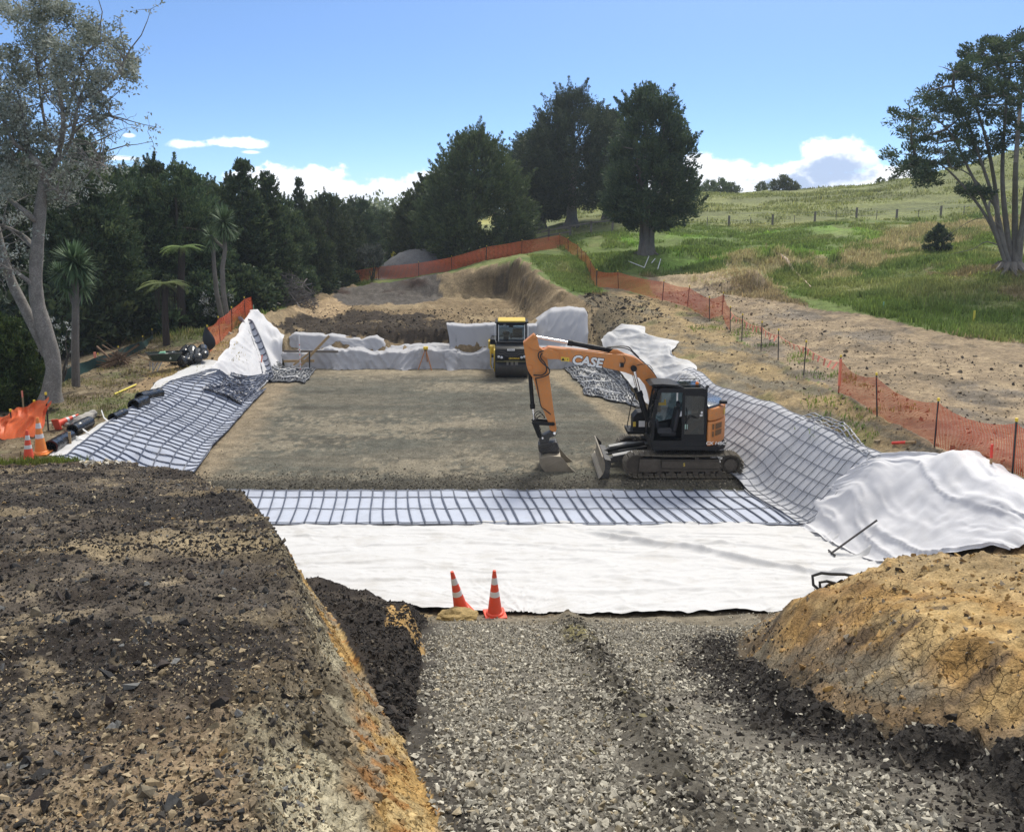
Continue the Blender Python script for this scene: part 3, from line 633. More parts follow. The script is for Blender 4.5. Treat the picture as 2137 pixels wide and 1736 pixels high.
# --- white sheet on the right batter behind the excavator
Pr = patch([[W(1298,680,2.1), W(1330,688,2.05), W(1388,714,2.0), (7.35,37.2,1.9), (7.15,34.0,1.8), (7.3,31.4,1.75)], [(5.3,44.6,0),(5.9,41.8,0),(6.3,39.2,0),(6.4,36.4,0),(6.4,33.6,0),(6.8,31.2,0)], [(4.75,44.4,0),(4.95,41.6,0),(5.25,39.2,0),(5.4,36.6,0),(5.6,33.8,0),(6.25,30.8,0)]], 80, 44)
Pr = drape(Pr, .07, 2, 2)
U, V_ = np.meshgrid(np.linspace(0, 1, 80), np.linspace(0, 1, 44))
Pr[..., 0] += .30*np.sin(U*17)*np.exp(-V_*5) + .30*np.exp(-((U-.42)/.05)**2)*np.exp(-V_*6)
wob = .11*np.clip(ridged(fbm(U*6 + V_*2.5, V_*1.6, .8, 3, 109)) - .2, 0, 1)**2.2 + .02*fbm(U*7, V_*5, .8, 4, 110)
o, _ = sheet('geotextile_sheet', Pr, M_WHITE, None, wob)
tag(o, 'white geotextile sheet with ragged edges lying on the right batter behind the orange boom', 'geotextile sheet', 'geotextile sheets')

# --- grey tarps over the stepped back wall
def wall_sheet(x0, x1, topf, seed, label, y_off=0.0, mat=M_GREYF):
    xs = np.linspace(x0, x1, int((x1-x0)*12) + 8)
    rows = []
    for k in range(46):
        t = k / 45; row = []
        for x in xs:
            zt = topf(x); zb = .84 + .10*math.sin(x*1.3 + seed) + .06*math.sin(x*3.7)
            if t < .38: q = t/.38; y, z = 43.28 + .30*q, -.02 + (zb+.02)*q
            elif t < .56: q = (t-.38)/.18; y, z = 43.58 + .80*q, zb + .05*q
            elif t < .9: q = (t-.56)/.34; y, z = 44.38 + .32*q, zb + .05 + (zt-zb-.05)*q
            else: q = (t-.9)/.1; y, z = 44.7 + .7*q, zt + .03*q
            row.append((x, y - y_off - (.30*(1 - t/.38)**2*max(0, math.sin(x*2.1 + seed) + .5*math.sin(x*5.3)) if t < .38 else 0), z))
        rows.append(row)
    P = np.array(rows); T = np.linspace(0, 1, 46)[:, None] * np.ones((1, len(xs))); Xx = P[..., 0]
    drop = np.clip(ridged(fbm(Xx*1.7 + T*2.4*np.sign(vnoise(Xx*.7+seed, Xx*0)), T*1.3, .7, 4, 120+seed)) - .15, 0, 1)
    wob = (.21*drop**2.2 + .05*fbm(Xx*1.3, T*3, .6, 4, 130+seed))*(1 - .75*T)
    P[..., 0] += .10*np.sin(T*9 + seed) * (np.abs(Xx - x0) < .4) ; P[..., 2] += .02*fbm(Xx*1.5, T*0, .5, 3, 140+seed)*T
    nrm = normals(P); nrm = np.where(nrm[..., 1:2] > 0, -nrm, nrm) if nrm[..., 1].mean() > 0 else nrm
    P = P + nrm * wob[..., None]
    o = np_mesh('geotextile_sheet', P.reshape(-1, 3), grid_faces(*P.shape[:2]), mat, None, True)
    return tag(o, label, 'geotextile sheet', 'geotextile sheets')
def top_left(x):
    return float(np.interp(x, [-12.1,-11.8,-9.4,-8.2,-7.4,-6.6,-5.5,-4.2,-2.8], [1.45,1.62,1.5,1.3,1.45,1.0,.98,1.05,.98]))
wall_sheet(-12.05, -2.9, top_left, 1, 'grey geotextile tarp draped low over the back wall beside the timber frame')
wall_sheet(-3.45, 1.35, lambda x: 2.12 - .05*math.sin(x*2), 2, 'grey geotextile tarp hung tall on the back wall just behind the roller', .06)
def hump():
    xs = np.linspace(.7, 4.05, 50); rows = []
    for k in range(50):
        t = k/49; row = []
        for x in xs:
            zt = float(np.interp(x, [.7,1.4,2.2,3.2,3.9,4.05], [1.6,2.2,2.75,2.85,2.75,2.5]))
            if t < .3: q = t/.3; y, z = 43.3 + .3*q, -.02 + .95*q
            elif t < .45: q = (t-.3)/.15; y, z = 43.6 + .9*q, .93 + .16*q
            elif t < .85: q = (t-.45)/.4; y, z = 44.5 + 1.2*q**1.3, 1.09 + (zt-1.09)*q
            else: q = (t-.85)/.15; y, z = 45.7 + 1.3*q, zt + .02*q
            row.append((x + (.25*(t-.4) if x > 3.8 else 0), y, z))
        rows.append(row)
    P = np.array(rows); T = np.linspace(0, 1, 50)[:, None]*np.ones((1, 50)); Xx = P[..., 0]
    wob = (1 - .7*T)*.2*np.clip(ridged(fbm(Xx*1.1 - T*2.6, T*1.5, .7, 3, 151)) - .15, 0, 1)**2.2 + .03*fbm(Xx, T*3, .6, 4, 152)
    nrm = normals(P); nrm = np.where(nrm[..., 1:2] > 0, -nrm, nrm)
    o = np_mesh('geotextile_sheet', (P + nrm*wob[..., None]).reshape(-1, 3), grid_faces(50, 50), M_GREYF, None, True)
    tag(o, 'grey geotextile tarp bulging over the highest heap right of the roller', 'geotextile sheet', 'geotextile sheets')
hump()

# --- geogrid mats: fabric backing + plastic ribs
def geogrid(P, label, mat, ribm, us, vs, w, h, lift, wob, seed, skip=0.0):
    c = P.reshape(-1, 3).mean(0); t = thing('geogrid_mat', label, 'geogrid mat', (c[0], c[1], float(P[..., 2].min())), 0, 'geogrid mats')
    P = P + normals(P)*wob[..., None]
    Q = P - np.array([c[0], c[1], float(P[..., 2].min()) if False else t.location.z])
    np_mesh('backing', Q.reshape(-1, 3), grid_faces(*Q.shape[:2]), mat, t, True)
    ribs(Q, us, vs, w, h, lift, .01, seed, skip).build('grid_ribs', ribm, t)
    return t
# left batter
A_ = [(-11.9,21.0,0), W(130,958,1.75), W(215,893,1.75), W(285,850,1.75), W(355,800,1.75), W(440,772,1.75)]
A_ = [(p[0] + .0, p[1], 0) for p in A_]
B_ = [(-9.75,23.4,0), (-10.15,25.0,0), W(430,937,0), W(480,884,0), W(520,840,0), W(545,815,0)]
B_ = [(p[0] + .25, p[1], 0) for p in B_]
Pg = drape(patch([A_, B_], 130, 40), .10, 12)
U, V_ = np.meshgrid(np.linspace(0, 1, 130), np.linspace(0, 1, 40))
wob = .025*np.clip(fbm(U*13, V_*5, .8, 3, 161) + .1, -.2, 1) + .06*np.clip(ridged(fbm(U*5.0, V_*1.2, .6, 3, 162)) - .35, 0, 1)
nl = 129
geogrid(Pg, 'blue grey geogrid mat with bold dark square ribs covering the left batter', M_BLUEF, M_RIB, np.linspace(1, nl-1, 40), np.linspace(.2, 38.8, 8), .044, .018, .015, wob, 1)
# a second loose layer of grid sagging across it towards the white sheet
A2 = [W(400,790,1.75), W(440,775,1.75), W(462,752,1.85)]; A2 = [(p[0]+.35, p[1], 0) for p in A2]
B2 = [W(505,858,0), W(540,822,0), W(572,790,0)]; B2 = [(p[0]-.1, p[1], 0) for p in B2]
Pg2 = drape(patch([A2, B2], 40, 34), .16, 3); U, V_ = np.meshgrid(np.linspace(0, 1, 40), np.linspace(0, 1, 34))
geogrid(Pg2, 'loose rumpled geogrid mat folded over the left batter below the white peak', M_BLUEF2, M_RIB, np.linspace(.5, 38.5, 13), np.linspace(.3, 32.7, 9), .06, .03, .02, .14*np.clip(ridged(fbm(U*4+V_, V_*2, .7, 3, 163)), -.3, 1), 2)
# long curled end of grid standing up on the white sheet
Pc = []
c0, c1 = Vector(W(512,705,1.55)), Vector(W(560,792,.15))
for k in range(22):
    q = c0.lerp(c1, k/21); q.x += .25*math.sin(k/21*3.0); row = []
    for j in range(9):
        a = -1.9 + 3.2*j/8; row.append((q.x + .30*math.sin(a), q.y - .1, gz(q.x, q.y) + .42 - .26*math.cos(a)*1.0 ))
    Pc.append(row)
Pc = np.array(Pc).transpose(1, 0, 2)
geogrid(Pc, 'curled strip of geogrid mat standing on the white sheet below its peak', M_BLUEF, M_RIB, np.linspace(.3, 20.7, 12), [.3, 4, 7.7], .06, .03, .02, np.zeros(Pc.shape[:2]), 3)
# right batter
A_ = [(7.15,33.2,0),(7.35,30.3,0), W(1600,852,1.75), W(1745,920,1.75), W(1842,975,1.75)]; A_ = [(p[0]+.1, p[1], 0) for p in A_]
B_ = [(5.55,33.0,0),(6.05,29.5,0),(6.6,26.6,0),(7.15,24.2,0),(7.9,21.55,0)]; B_ = [(p[0]-.15, p[1], 0) for p in B_]
Pg = drape(patch([A_, B_], 120, 40), .12, 18)
U, V_ = np.meshgrid(np.linspace(0, 1, 120), np.linspace(0, 1, 40))
wob = .02*fbm(U*14, V_*5, .8, 3, 164) + .03*np.clip(ridged(fbm(U*6.0, V_*1.2, .6, 3, 165)) - .3, 0, 1)
geogrid(Pg, 'pale grey geogrid mat with thin dark ribs covering the right batter behind the excavator', M_BLUEF2, M_RIB2, np.linspace(1, 118, 38), np.linspace(.2, 38.8, 9), .020, .010, .008, wob, 4)
# black net left sticking out past the crest
A3 = [W(1660,878,1.8), W(1745,915,1.8), W(1812,958,1.85)]; B3 = [W(1700,872,1.95), W(1760,895,1.95), W(1818,940,2.0)]
Pn = drape(patch([A3, B3], 40, 8), .07, 1)
t = thing('geogrid_mat', 'bare black geogrid net without backing on the clay above the right batter', 'geogrid mat', tuple(Pn[0, 0]), 0, 'geogrid mats')
ribs(Pn - Pn[0, 0], np.linspace(.3, 38.7, 12), [.2, 2.4, 4.6, 6.8], .045, .02, .03, .02, 8).build('grid_ribs', M_RIB2, t)
# strip along the front of the pad
Pg = patch([[(-10.2,24.15,0),(7.35,24.15,0)], [(-9.75,21.6,0),(8.15,21.6,0)]], 160, 24); Pg = drape(Pg, .09, 1)
Pg[..., 2] = np.minimum(Pg[..., 2], -.06)
U, V_ = np.meshgrid(np.linspace(0, 1, 160), np.linspace(0, 1, 24))
t = geogrid(Pg, 'long narrow geogrid mat along the front edge of the gravel pad', fabric_mat('strip_fabric', (.46,.50,.60), (.30,.32,.37), .5, 1.6), M_RIB2, [], [.4, 4, 12.5, 22.5], .030, .015, .015, .02*fbm(U*20, V_*3, .8, 3, 166), 5)
mb = MB(); rr = np.random.default_rng(3)
for x in np.arange(-10.6, 8.3, .36):
    s = .18 + .09*np.clip((x+2)/10, -1, 1); b = x + rr.normal(0, .03); n = 9; k0 = len(mb.v)
    for k in range(n):
        q = k/(n-1); y = 24.12 - 2.5*q; xx = b + s*2.5*q - .1 + .04*math.sin(q*3 + x); zz = gz(xx, y) + .115 if q > .08 else -.055
        w = .015 + .006*rr.random()
        mb.v += [(xx-w, y, zz), (xx+w, y, zz), (xx+w, y, zz+.03), (xx-w, y, zz+.03)]
    for k in range(n-1):
        a, c = k0+4*k, k0+4*k+4; mb.f += [(a+1,c+1,c+2,a+2),(a+2,c+2,c+3,a+3),(a+3,c+3,c,a)]
mb.build('cross_ribs', M_RIB, t, xf=Matrix.Translation(-t.location))
# rumpled black mats dropped on the pad
M_BLK = plain('black_geogrid', (.045,.050,.060), .45, 0, .5, 4, .1, (.30,.31,.33), .55)
def heap_mat(corners, seed, label, amp=.16):
    rows = [[Vector(W(*c, 0)) for c in corners[0]], [Vector(W(*c, 0)) for c in corners[1]]]
    P = drape(patch(rows, 46, 30), .05, 1); U, V_ = np.meshgrid(np.linspace(0, 1, 46), np.linspace(0, 1, 30))
    a = fbm(U*7, V_*5, .8, 4, seed); e = np.clip(np.minimum(np.minimum(U, 1-U), np.minimum(V_, 1-V_))*6, 0, 1)
    P[..., 2] += e*(amp*1.2*np.clip(a + .25, 0, 1) + .05); P[..., 0] += .22*fbm(U*4, V_*4, .6, 3, seed+1); P[..., 1] += .35*fbm(U*4, V_*4, .6, 3, seed+2)
    c = P.reshape(-1, 3).mean(0); c[2] = 0
    t = thing('geogrid_mat', label, 'geogrid mat', tuple(c), 0, 'geogrid mats')
    Q = P - c; np_mesh('backing', Q.reshape(-1, 3), grid_faces(30, 46), M_BLK, t, True)
    ribs(Q, np.linspace(.5, 44.5, 18), np.linspace(.4, 28.6, 9), .05, .03, .02, .03, seed, .1).build('grid_ribs', plain('grey_rib', (.16,.17,.19), .4, 0, .5, 3, .05), t)
    r2 = np.random.default_rng(seed); mps = plain('pale_strip', (.62,.62,.62), .5, 0, .15, 3)
    for k in range(4):
        mb = MB(); i = r2.integers(3, 26); j0 = r2.integers(0, 14)
        mb.tube([tuple(Q[i + int(round(1.2*math.sin(j*.5+k)))*0, j]*np.array([1,1,1]) + np.array([0,.06*math.sin(j*.8+k),.07])) for j in range(j0, min(45, j0+26), 2)], .032, 6)
        mb.build('pale_edge_strip', mps, t)
heap_mat([[(1178,768),(1250,765)],[(1205,800),(1310,812)]], 171, 'crumpled black geogrid mat heaped on the pad just right of the roller')
heap_mat([[(1208,800),(1300,800)],[(1222,826),(1338,852)]], 175, 'black geogrid mat with white bent edge strips dropped behind the excavator boom', .14)
heap_mat([[(575,772),(660,770)],[(552,798),(640,800)]], 179, 'flattened black geogrid mat on the pad at the foot of the timber frame', .10)
# ------------------------------------------------------------------ fences, cones and site bits
DUSTY = (.27,.235,.18)
M_POST = plain('black_plastic_post', (.022,.022,.024), .6, 0, .3, 5, .05, DUSTY, .4)
M_CAP = plain('yellow_cap', (.80,.58,.05), .5, 0, .1, 8, 0)
M_CONE = plain('cone_orange', (.83,.085,.035), .5, 0, .08, 5, .02, (.35,.25,.2), .35)
M_CONE2 = plain('faded_cone_orange', (.86,.26,.05), .5, 0, .10, 5, .02, (.4,.3,.2), .4)
M_BAND = plain('reflective_band', (.72,.72,.72), .35, 0, .12, 14, .02, (.3,.3,.3), .5)
M_WOOD = plain('sawn_timber', (.42,.29,.15), .8, 0, .25, 4, .1, (.2,.15,.1), .5)
M_GWOOD = plain('weathered_timber', (.17,.15,.13), .9, 0, .3, 4, .15)
M_FLAG = plain('bunting_pink', (.92,.30,.20), .6, 0, .1, 6, 0)
M_RUBBER_ = plain('black_hose_rubber', (.015,.015,.016), .55, 0, .3, 8, .05)
M_BLKFILM = plain('black_film', (.012,.013,.016), .22, 0, .3, 3, .25, (.12,.13,.15), .3)
M_GREENST = plain('green_paint', (.25,.5,.33), .6, 0, .1, 5, .05)
M_YELST = plain('yellow_stake_paint', (.75,.62,.08), .6, 0, .1, 5, .05)
def netmat(name, col, cell=.045, line=.5, seed=0):
    m = bpy.data.materials.new(name); m.use_nodes = True; nt = m.node_tree; nt.nodes.clear()
    out = nt.nodes.new('ShaderNodeOutputMaterial'); tr = nt.nodes.new('ShaderNodeBsdfTransparent'); b = nt.nodes.new('ShaderNodeBsdfPrincipled'); mx = nt.nodes.new('ShaderNodeMixShader')
    at = N(nt, 'ShaderNodeAttribute', attribute_name='NetUV'); sp = nt.nodes.new('ShaderNodeSeparateXYZ'); nt.links.new(at.outputs['Vector'], sp.inputs[0])
    fs = []
    for i, c in ((0, cell), (1, cell*.9)):
        d = N(nt, 'ShaderNodeMath', operation='DIVIDE'); nt.links.new(sp.outputs[i], d.inputs[0]); d.inputs[1].default_value = c
        f = N(nt, 'ShaderNodeMath', operation='FRACT'); nt.links.new(d.outputs[0], f.inputs[0])
        l = N(nt, 'ShaderNodeMath', operation='LESS_THAN'); nt.links.new(f.outputs[0], l.inputs[0]); l.inputs[1].default_value = line if i == 0 else line*.55
        fs.append(l)
    mm = N(nt, 'ShaderNodeMath', operation='MAXIMUM'); nt.links.new(fs[0].outputs[0], mm.inputs[0]); nt.links.new(fs[1].outputs[0], mm.inputs[1])
    n1 = noise(nt, coord(nt), 1.5, 4); c = mixc(nt, tuple(k*.8 for k in col), tuple(min(.9, k*1.15) for k in col), n1.outputs[0])
    nt.links.new(c, b.inputs['Base Color']); b.inputs['Roughness'].default_value = .5
    nt.links.new(mm.outputs[0], mx.inputs[0]); nt.links.new(tr.outputs[0], mx.inputs[1]); nt.links.new(b.outputs[0], mx.inputs[2]); nt.links.new(mx.outputs[0], out.inputs[0])
    return m
M_NET = netmat('orange_netting', (.80,.13,.045), .05, .40)
M_NETFAR = netmat('orange_slotted_netting', (.82,.17,.06), .12, .42)
def onground(px, py, z, dz=0):
    x, y, _ = W(px, py, z); h = GB.ray_cast(Vector((0, 0, CAMZ)), Vector(ray(px, py)).normalized())[0]
    if h is not None and abs(h.y - y) < .22*y and y < 58: return h + Vector((0, 0, dz))
    return Vector((x, y, gz(x, y) + dz))
def hit(px, py):
    h = GB.ray_cast(Vector((0, 0, CAMZ)), Vector(ray(px, py)).normalized())[0]; return h if h is not None else Vector(W(px, py, 4))
def net_between(bases, tops, name, par, mat, sag=.12, nrow=7, seed=0, org=None, flare=.0):
    r = np.random.default_rng(seed); V = []; UV = []; nc = 0; s = 0
    for k in range(len(bases)-1):
        n = max(4, int((bases[k+1]-bases[k]).length/.25))
        for i in range(n + (k == len(bases)-2)):
            q = i/n; b = bases[k].lerp(bases[k+1], q); t = tops[k].lerp(tops[k+1], q)
            g = gz(b.x, b.y) + .03; b = Vector((b.x, b.y, max(g, b.z*.0 + g)))
            t = t - Vector((0, 0, sag*4*q*(1-q)*(.7+.6*r.random()*0)))
            L = (bases[k+1]-bases[k]).length; nx = Vector((-(bases[k+1]-bases[k]).y, (bases[k+1]-bases[k]).x, 0)).normalized()
            for j in range(nrow):
                v = j/(nrow-1); p = b.lerp(t, v) + nx*(.05*math.sin(q*math.pi)*math.sin(v*5 + k) + .02*vnoise(q*6+k*3, v*3+seed) + flare*(1-v)*math.sin(q*math.pi))
                V.append(tuple(p - (org or Vector((0,0,0))))); UV.append((s + q*L, v*(t-b).length, 0))
            nc += 1
        s += (bases[k+1]-bases[k]).length
    return np_mesh(name, V, grid_faces(nc, nrow), mat, par, True, {'NetUV': np.array(UV)})
def bunting(pts, name, par, org, seed=0, sp=.32, drop=.10):
    r = np.random.default_rng(seed); mb = MB(); path = []
    for a, b in zip(pts[:-1], pts[1:]):
        for i in range(12): q = i/12; path.append(a.lerp(b, q) - Vector((0,0,drop*4*q*(1-q))) - org)
    path.append(pts[-1] - org); mb.tube(path, .007, 5); L = 0
    for a, b in zip(path[:-1], path[1:]):
        L += (b-a).length
        if L > sp:
            L = r.uniform(-.1, .1); d = (b-a).normalized(); w = .17; h = r.uniform(.18,.28); sx = Vector((r.normal(0,.05), r.normal(0,.05), 0))
            mb.quadmesh([a - d*w/2, a + d*w/2, a + sx + d*w*.35 - Vector((0,0,h)), a + sx*1.2 - d*w*.3 - Vector((0,0,h*.95)), ], [(0,1,2,3)])
    return mb.build(name, M_FLAG, par)
def fence_posts(par, bases, tops, caps=True, r=.022, mat=None, cap_len=.07):
    for b, t in zip(bases, tops):
        m = MB(); o = par.location; m.tube([b - Vector((0,0,.15)) - o, t - o], r, 8); p = m.build('post', mat or M_POST, par, smooth_=True)
        if caps:
            m = MB(); d = (t-b).normalized(); m.tube([t - d*cap_len*.6 - o, t + d*cap_len*.45 - o], r*1.5, 8); m.build('cap', M_CAP, p, smooth_=True)
rf_ = np.random.default_rng(21)
def lean(b, h, s=.05): return b + Vector((rf_.normal(0, s), rf_.normal(0, s*.5), h))
G_F = 'orange netting safety fences'
# right hand fence, near run
def netfence(pix, z, h, label, sag, seed, mat=M_NET, caps=True, tops_px=None, lean_s=.05, name='safety_fence', flare=0, group=G_F):
    B = [onground(*p, z if not isinstance(z, (list, tuple)) else z[i]) for i, p in enumerate(pix)]
    T = [lean(b, h, lean_s) for b in B]
    t = thing(name, label, 'fence', tuple(B[0]), 0, group)
    net_between(B, [b.lerp(tt, .93) for b, tt in zip(B, T)], 'netting', t, mat, sag, 8, seed, Vector(B[0]), flare)
    fence_posts(t, B, T, caps); return t, B, T
tA, BA, TA = netfence([(1750,821),(1831,868),(1950,932),(2113,988),(2270,1050)], 2.4, 1.22, 'sagging orange netting fence on black yellow-capped posts beside the near end of the haul track', .30, 1, flare=.15)
m = MB(); m.tube([BA[0]+Vector((0,0,.25))-BA[0], TA[0]-BA[0]-Vector((0,0,.1))], .045, 8); m.build('rolled_netting', M_FLAG, tA, smooth_=True)
tB, BB, TB = netfence([(1245,600),(1291,603),(1382,628),(1434,641),(1481,667),(1507,657),(1524,692)], [3.1,3.05,2.95,2.8,2.45,2.6,2.4], 1.2, 'orange netting fence zigzagging down past the pale earth mound', .12, 2)
# flagged rope between the two
BC = [BB[-1]] + [onground(*p, 2.4) for p in [(1548,712),(1588,732),(1624,752),(1677,782)]] + [BA[0]]
TC = [TB[-1]] + [lean(b, 1.22) for b in BC[1:-1]] + [TA[0]]
tc_ = thing('bunting_fence', 'row of black posts strung with a rope of small orange flags above the clay batter', 'fence', tuple(BC[1]), 0, 'flagged rope fences')
fence_posts(tc_, BC[1:-1], TC[1:-1]); bunting([b.lerp(t, .82) for b, t in zip(BC, TC)], 'bunting', tc_, Vector(BC[1]), 3)
# grass strip and the far end of the pit
netfence([(1186,521),(1205,538),(1213,548),(1222,560),(1232,580),(1245,600)], [4.8,4.2,4.0,3.7,3.4,3.1], 1.2, 'orange netting fence running straight down the grass strip right of the pit', .06, 4, M_NETFAR)
netfence([(715,598),(791,586),(874,576),(943,566),(1014,543),(1088,527),(1169,512),(1186,521)], [1.6,2.0,2.5,3.0,4.0,4.6,5.0,4.8], 1.25, 'long orange slotted fence along the far rim of the pit under the gravel heap', .03, 5, M_NETFAR)
# left bench
netfence([(437,737),(460,715),(484,692),(512,668),(538,650),(559,634)], [1.7,1.8,1.9,2.0,2.1,2.1], 1.25, 'orange netting fence climbing the left bench behind the white peak', .10, 6)
BL = [onground(*p, 2.1) for p in [(559,634),(575,628),(592,622),(608,616),(622,610)]]; TL = [lean(b, 1.25) for b in BL]
tl = thing('bunting_fence', 'short row of posts with two lines of orange flags below the brush pile', 'fence', tuple(BL[1]), 0, 'flagged rope fences')
fence_posts(tl, BL[1:], TL[1:]); bunting([b.lerp(t, .92) for b, t in zip(BL, TL)], 'bunting', tl, Vector(BL[1]), 7, .3, .03); bunting([b.lerp(t, .3) for b, t in zip(BL, TL)], 'bunting', tl, Vector(BL[1]), 8, .3, .03)
# loose orange net slumped at the near left
def loose_net():
    A = [onground(-60,925,1.75), onground(-5,912,1.75), onground(45,905,1.75), onground(104,900,1.75)]
    t = thing('safety_fence', 'bunched bright orange netting slumped over short stakes beside the two left cones', 'fence', tuple(A[0]), 0, G_F)
    hs = [.45,.55,.75,.95]; V = []; UV = []; n = 60
    for i in range(n):
        q = i/(n-1)*3; k = min(2, int(q)); a = A[k].lerp(A[k+1], q-k); h = hs[k]*(1-(q-k)) + hs[k+1]*(q-k)
        for j in range(16):
            v = j/15; y = -.75*(1-v)**1.5; z = h*v**.9 + .06*vnoise(q*6, v*4); p = Vector((a.x + .05*math.sin(v*9+q*4), a.y + y + .10*vnoise(q*7, v*5+3), 0)); p.z = gz(p.x, p.y) + .04 + z
            V.append(tuple(p - A[0])); UV.append((q*1.2, v*.9, 0))
    np_mesh('netting', V, grid_faces(n, 16), netmat('bright_netting', (.90,.15,.03), .03, .74), t, True, {'NetUV': np.array(UV)})
    V = [(x, y + .12, z*.86) for x, y, z in V]; np_mesh('netting', V, grid_faces(n, 16), netmat('bright_netting_fold', (.86,.12,.03), .03, .7), t, True, {'NetUV': np.array(UV)})
    ends = [A[1] + Vector((.3,.2,0)), A[2] + Vector((.35,.15,0)), A[3] + Vector((-.1,.1,0))]
    fence_posts(t, ends, [e + Vector((.02,0,hh)) for e, hh in zip(ends, (.75,.95,1.12))])
loose_net()
# dark green silt fence by the wood
BS = [onground(*p, 1.4) for p in [(60,858),(98,806),(152,789),(206,768),(250,752),(300,728),(318,712)]]
ts = thing('silt_fence', 'low dark green silt fence along the edge of the wood behind the bare trunk', 'fence', tuple(BS[0]), 0)
TS = [lean(b, .62, .02) for b in BS]
net_ = MB(); V = []; nc = 0
for k in range(len(BS)-1):
    for i in range(8 + (k == len(BS)-2)):
        q = i/8; b = BS[k].lerp(BS[k+1], q); g = gz(b.x, b.y) - .05; h = (.55 + .05*math.sin(q*3.1)*-1)*(1 if k < 5 else .7)
        for j in range(4): V.append((b.x - BS[0].x + .04*math.sin(q*6+j), b.y - BS[0].y, g + h*j/3 - BS[0].z))
        nc += 1
np_mesh('silt_cloth', V, grid_faces(nc, 4), plain('dark_green_cloth', (.010,.050,.048), .6, 0, .4, 2, .2), ts, True)
fence_posts(ts, BS[1:], TS[1:], True, .018, M_GWOOD)
BS2 = [onground(*p, 1.2) for p in [(343,692),(366,681),(404,672),(433,662)]]
ts = thing('silt_fence', 'short far piece of green silt fence with yellow capped stakes under the tree ferns', 'fence', tuple(BS2[0]), 0)
V = []; nc = 0
for k in range(3):
    for i in range(6 + (k == 2)):
        b = BS2[k].lerp(BS2[k+1], i/6); g = gz(b.x, b.y) - .05
        for j in range(3): V.append((b.x - BS2[0].x, b.y - BS2[0].y, g + .4*j/2 - BS2[0].z))
        nc += 1
np_mesh('silt_cloth', V, grid_faces(nc, 3), bpy.data.materials['dark_green_cloth'], ts, True); fence_posts(ts, BS2, [lean(b, .7, .02) for b in BS2], True, .02, M_GWOOD)
# farm fences
BR = [Vector(((p[0]-CX0)/F*84.5, 86, gz((p[0]-CX0)/F*84.5, 86))) for p in [(1094,491),(1109,490),(1146,489),(1191,489),(1235,485),(1280,484),(1325,483)]]
tr_ = thing('rail_fence', 'weathered timber post and rail fence behind the far orange fence', 'fence', tuple(BR[0]), 0)
for b in BR:
    m = MB(); m.box(b - BR[0] + Vector((0,0,.55)), (.20,.18,1.3)); m.build('post', M_GWOOD, tr_, bevel=.02)
for k in range(len(BR)-1):
    for h in ((.5, 1.02) if k < 3 else (1.02,)):
        m = MB(); a = BR[k] - BR[0] + Vector((0,-.11,h)); b = BR[k+1] - BR[0] + Vector((0,-.11,h)); d = b-a
        m.box((a+b)/2, (d.length + .2, .05, .15), Matrix.Rotation(math.atan2(d.y, d.x), 3, 'Z') @ Matrix.Rotation(-math.atan2(d.z, math.hypot(d.x, d.y)), 3, 'Y')); m.build('rail', M_GWOOD, tr_, bevel=.01)
BW_ = []
for px in (1330,1425,1474,1520,1566,1613,1660,1704,1750,1794,1838,1882,1930,1979,2030,2085,2140):
    x = (px - CX0)/F*85.5*.995; y = 85 + (px-1330)*.004; BW_.append(Vector((x, y, gz(x, y))))
tw = thing('wire_fence', 'thin farm wire fence on dark posts crossing the foot of the hill', 'fence', tuple(BW_[0]), 0)
for k, b in enumerate(BW_):
    m = MB(); h = 1.05 if k % 2 == 1 else .9; m.tube([b - BW_[0] - Vector((0,0,.2)), b - BW_[0] + Vector((.02,0,h))], .11 if k % 2 else .035, 7); m.build('post', M_GWOOD, tw, smooth_=True)
m = MB()
for h in (.3,.55,.8,1.0):
    m.tube([b - BW_[0] + Vector((0,-.08,h)) for b in BW_], .010, 4)
m.build('wire', plain('fence_wire', (.3,.3,.3), .5, .6), tw)
# cones -----------------------------------------------------------------------
def cone(loc, label, h=.90, tilt=(0,0), rz=0, mat=M_CONE, orange_base=True):
    t = thing('traffic_cone', label, 'traffic cone', loc, 0, 'traffic cones'); t.rotation_euler = (tilt[0], tilt[1], rz); s = h/.9
    m = MB(); m.box((0,0,.022), (.40,.40,.044)); m.lathe([(.175,.044),(.165,.075),(.14,.085)], 24); m.build('base', mat, t, bevel=.012)
    rad = lambda z: .135 - (.135-.028)*z/.82
    m = MB(); m.lathe([(rad(0),.082),(rad(.40),.082+.40),(rad(.82)+.002,.902-.004),(rad(.82)*.7,.902)], 28); b = m.build('body', mat, t, smooth_=True)
    for z0, z1 in ((.40,.50),(.64,.765)):
        m = MB(); m.lathe([(rad(z0-.08)+.003,z0),(rad(z1-.08)+.003,z1)], 28); m.build('reflective_band', M_BAND, b, smooth_=True)
    t.scale = (s,)*3; return t
P1 = W(1033,1287,.56); P2 = W(962,1287,.56)
cone((P1[0], P1[1], gz(P1[0], P1[1]) + .05), 'upright orange cone with two white bands at the front edge of the white sheet', .92, (R(2),R(-1)), .2)
cone((P2[0]+.02, P2[1], gz(P2[0], P2[1]) + .09), 'orange cone leaning left behind a clay clod at the front of the white sheet', .92, (R(3),R(-14)), .5)
P3 = onground(62,974,1.75); P4 = onground(88,966,1.75)
P3 = Vector(WD(62,977,20.9)); P3.z = gz(P3.x, P3.y); P4 = Vector(WD(88,967,21.6)); P4.z = gz(P4.x, P4.y)
cone(tuple(P3), 'red orange cone with white tip beside the bunched orange netting', .86, (0,R(1)), .3)
cone(tuple(P4), 'tall faded orange cone with yellowed bands beside the geogrid corner', 1.0, (0,R(-1)), .1, M_CONE2)
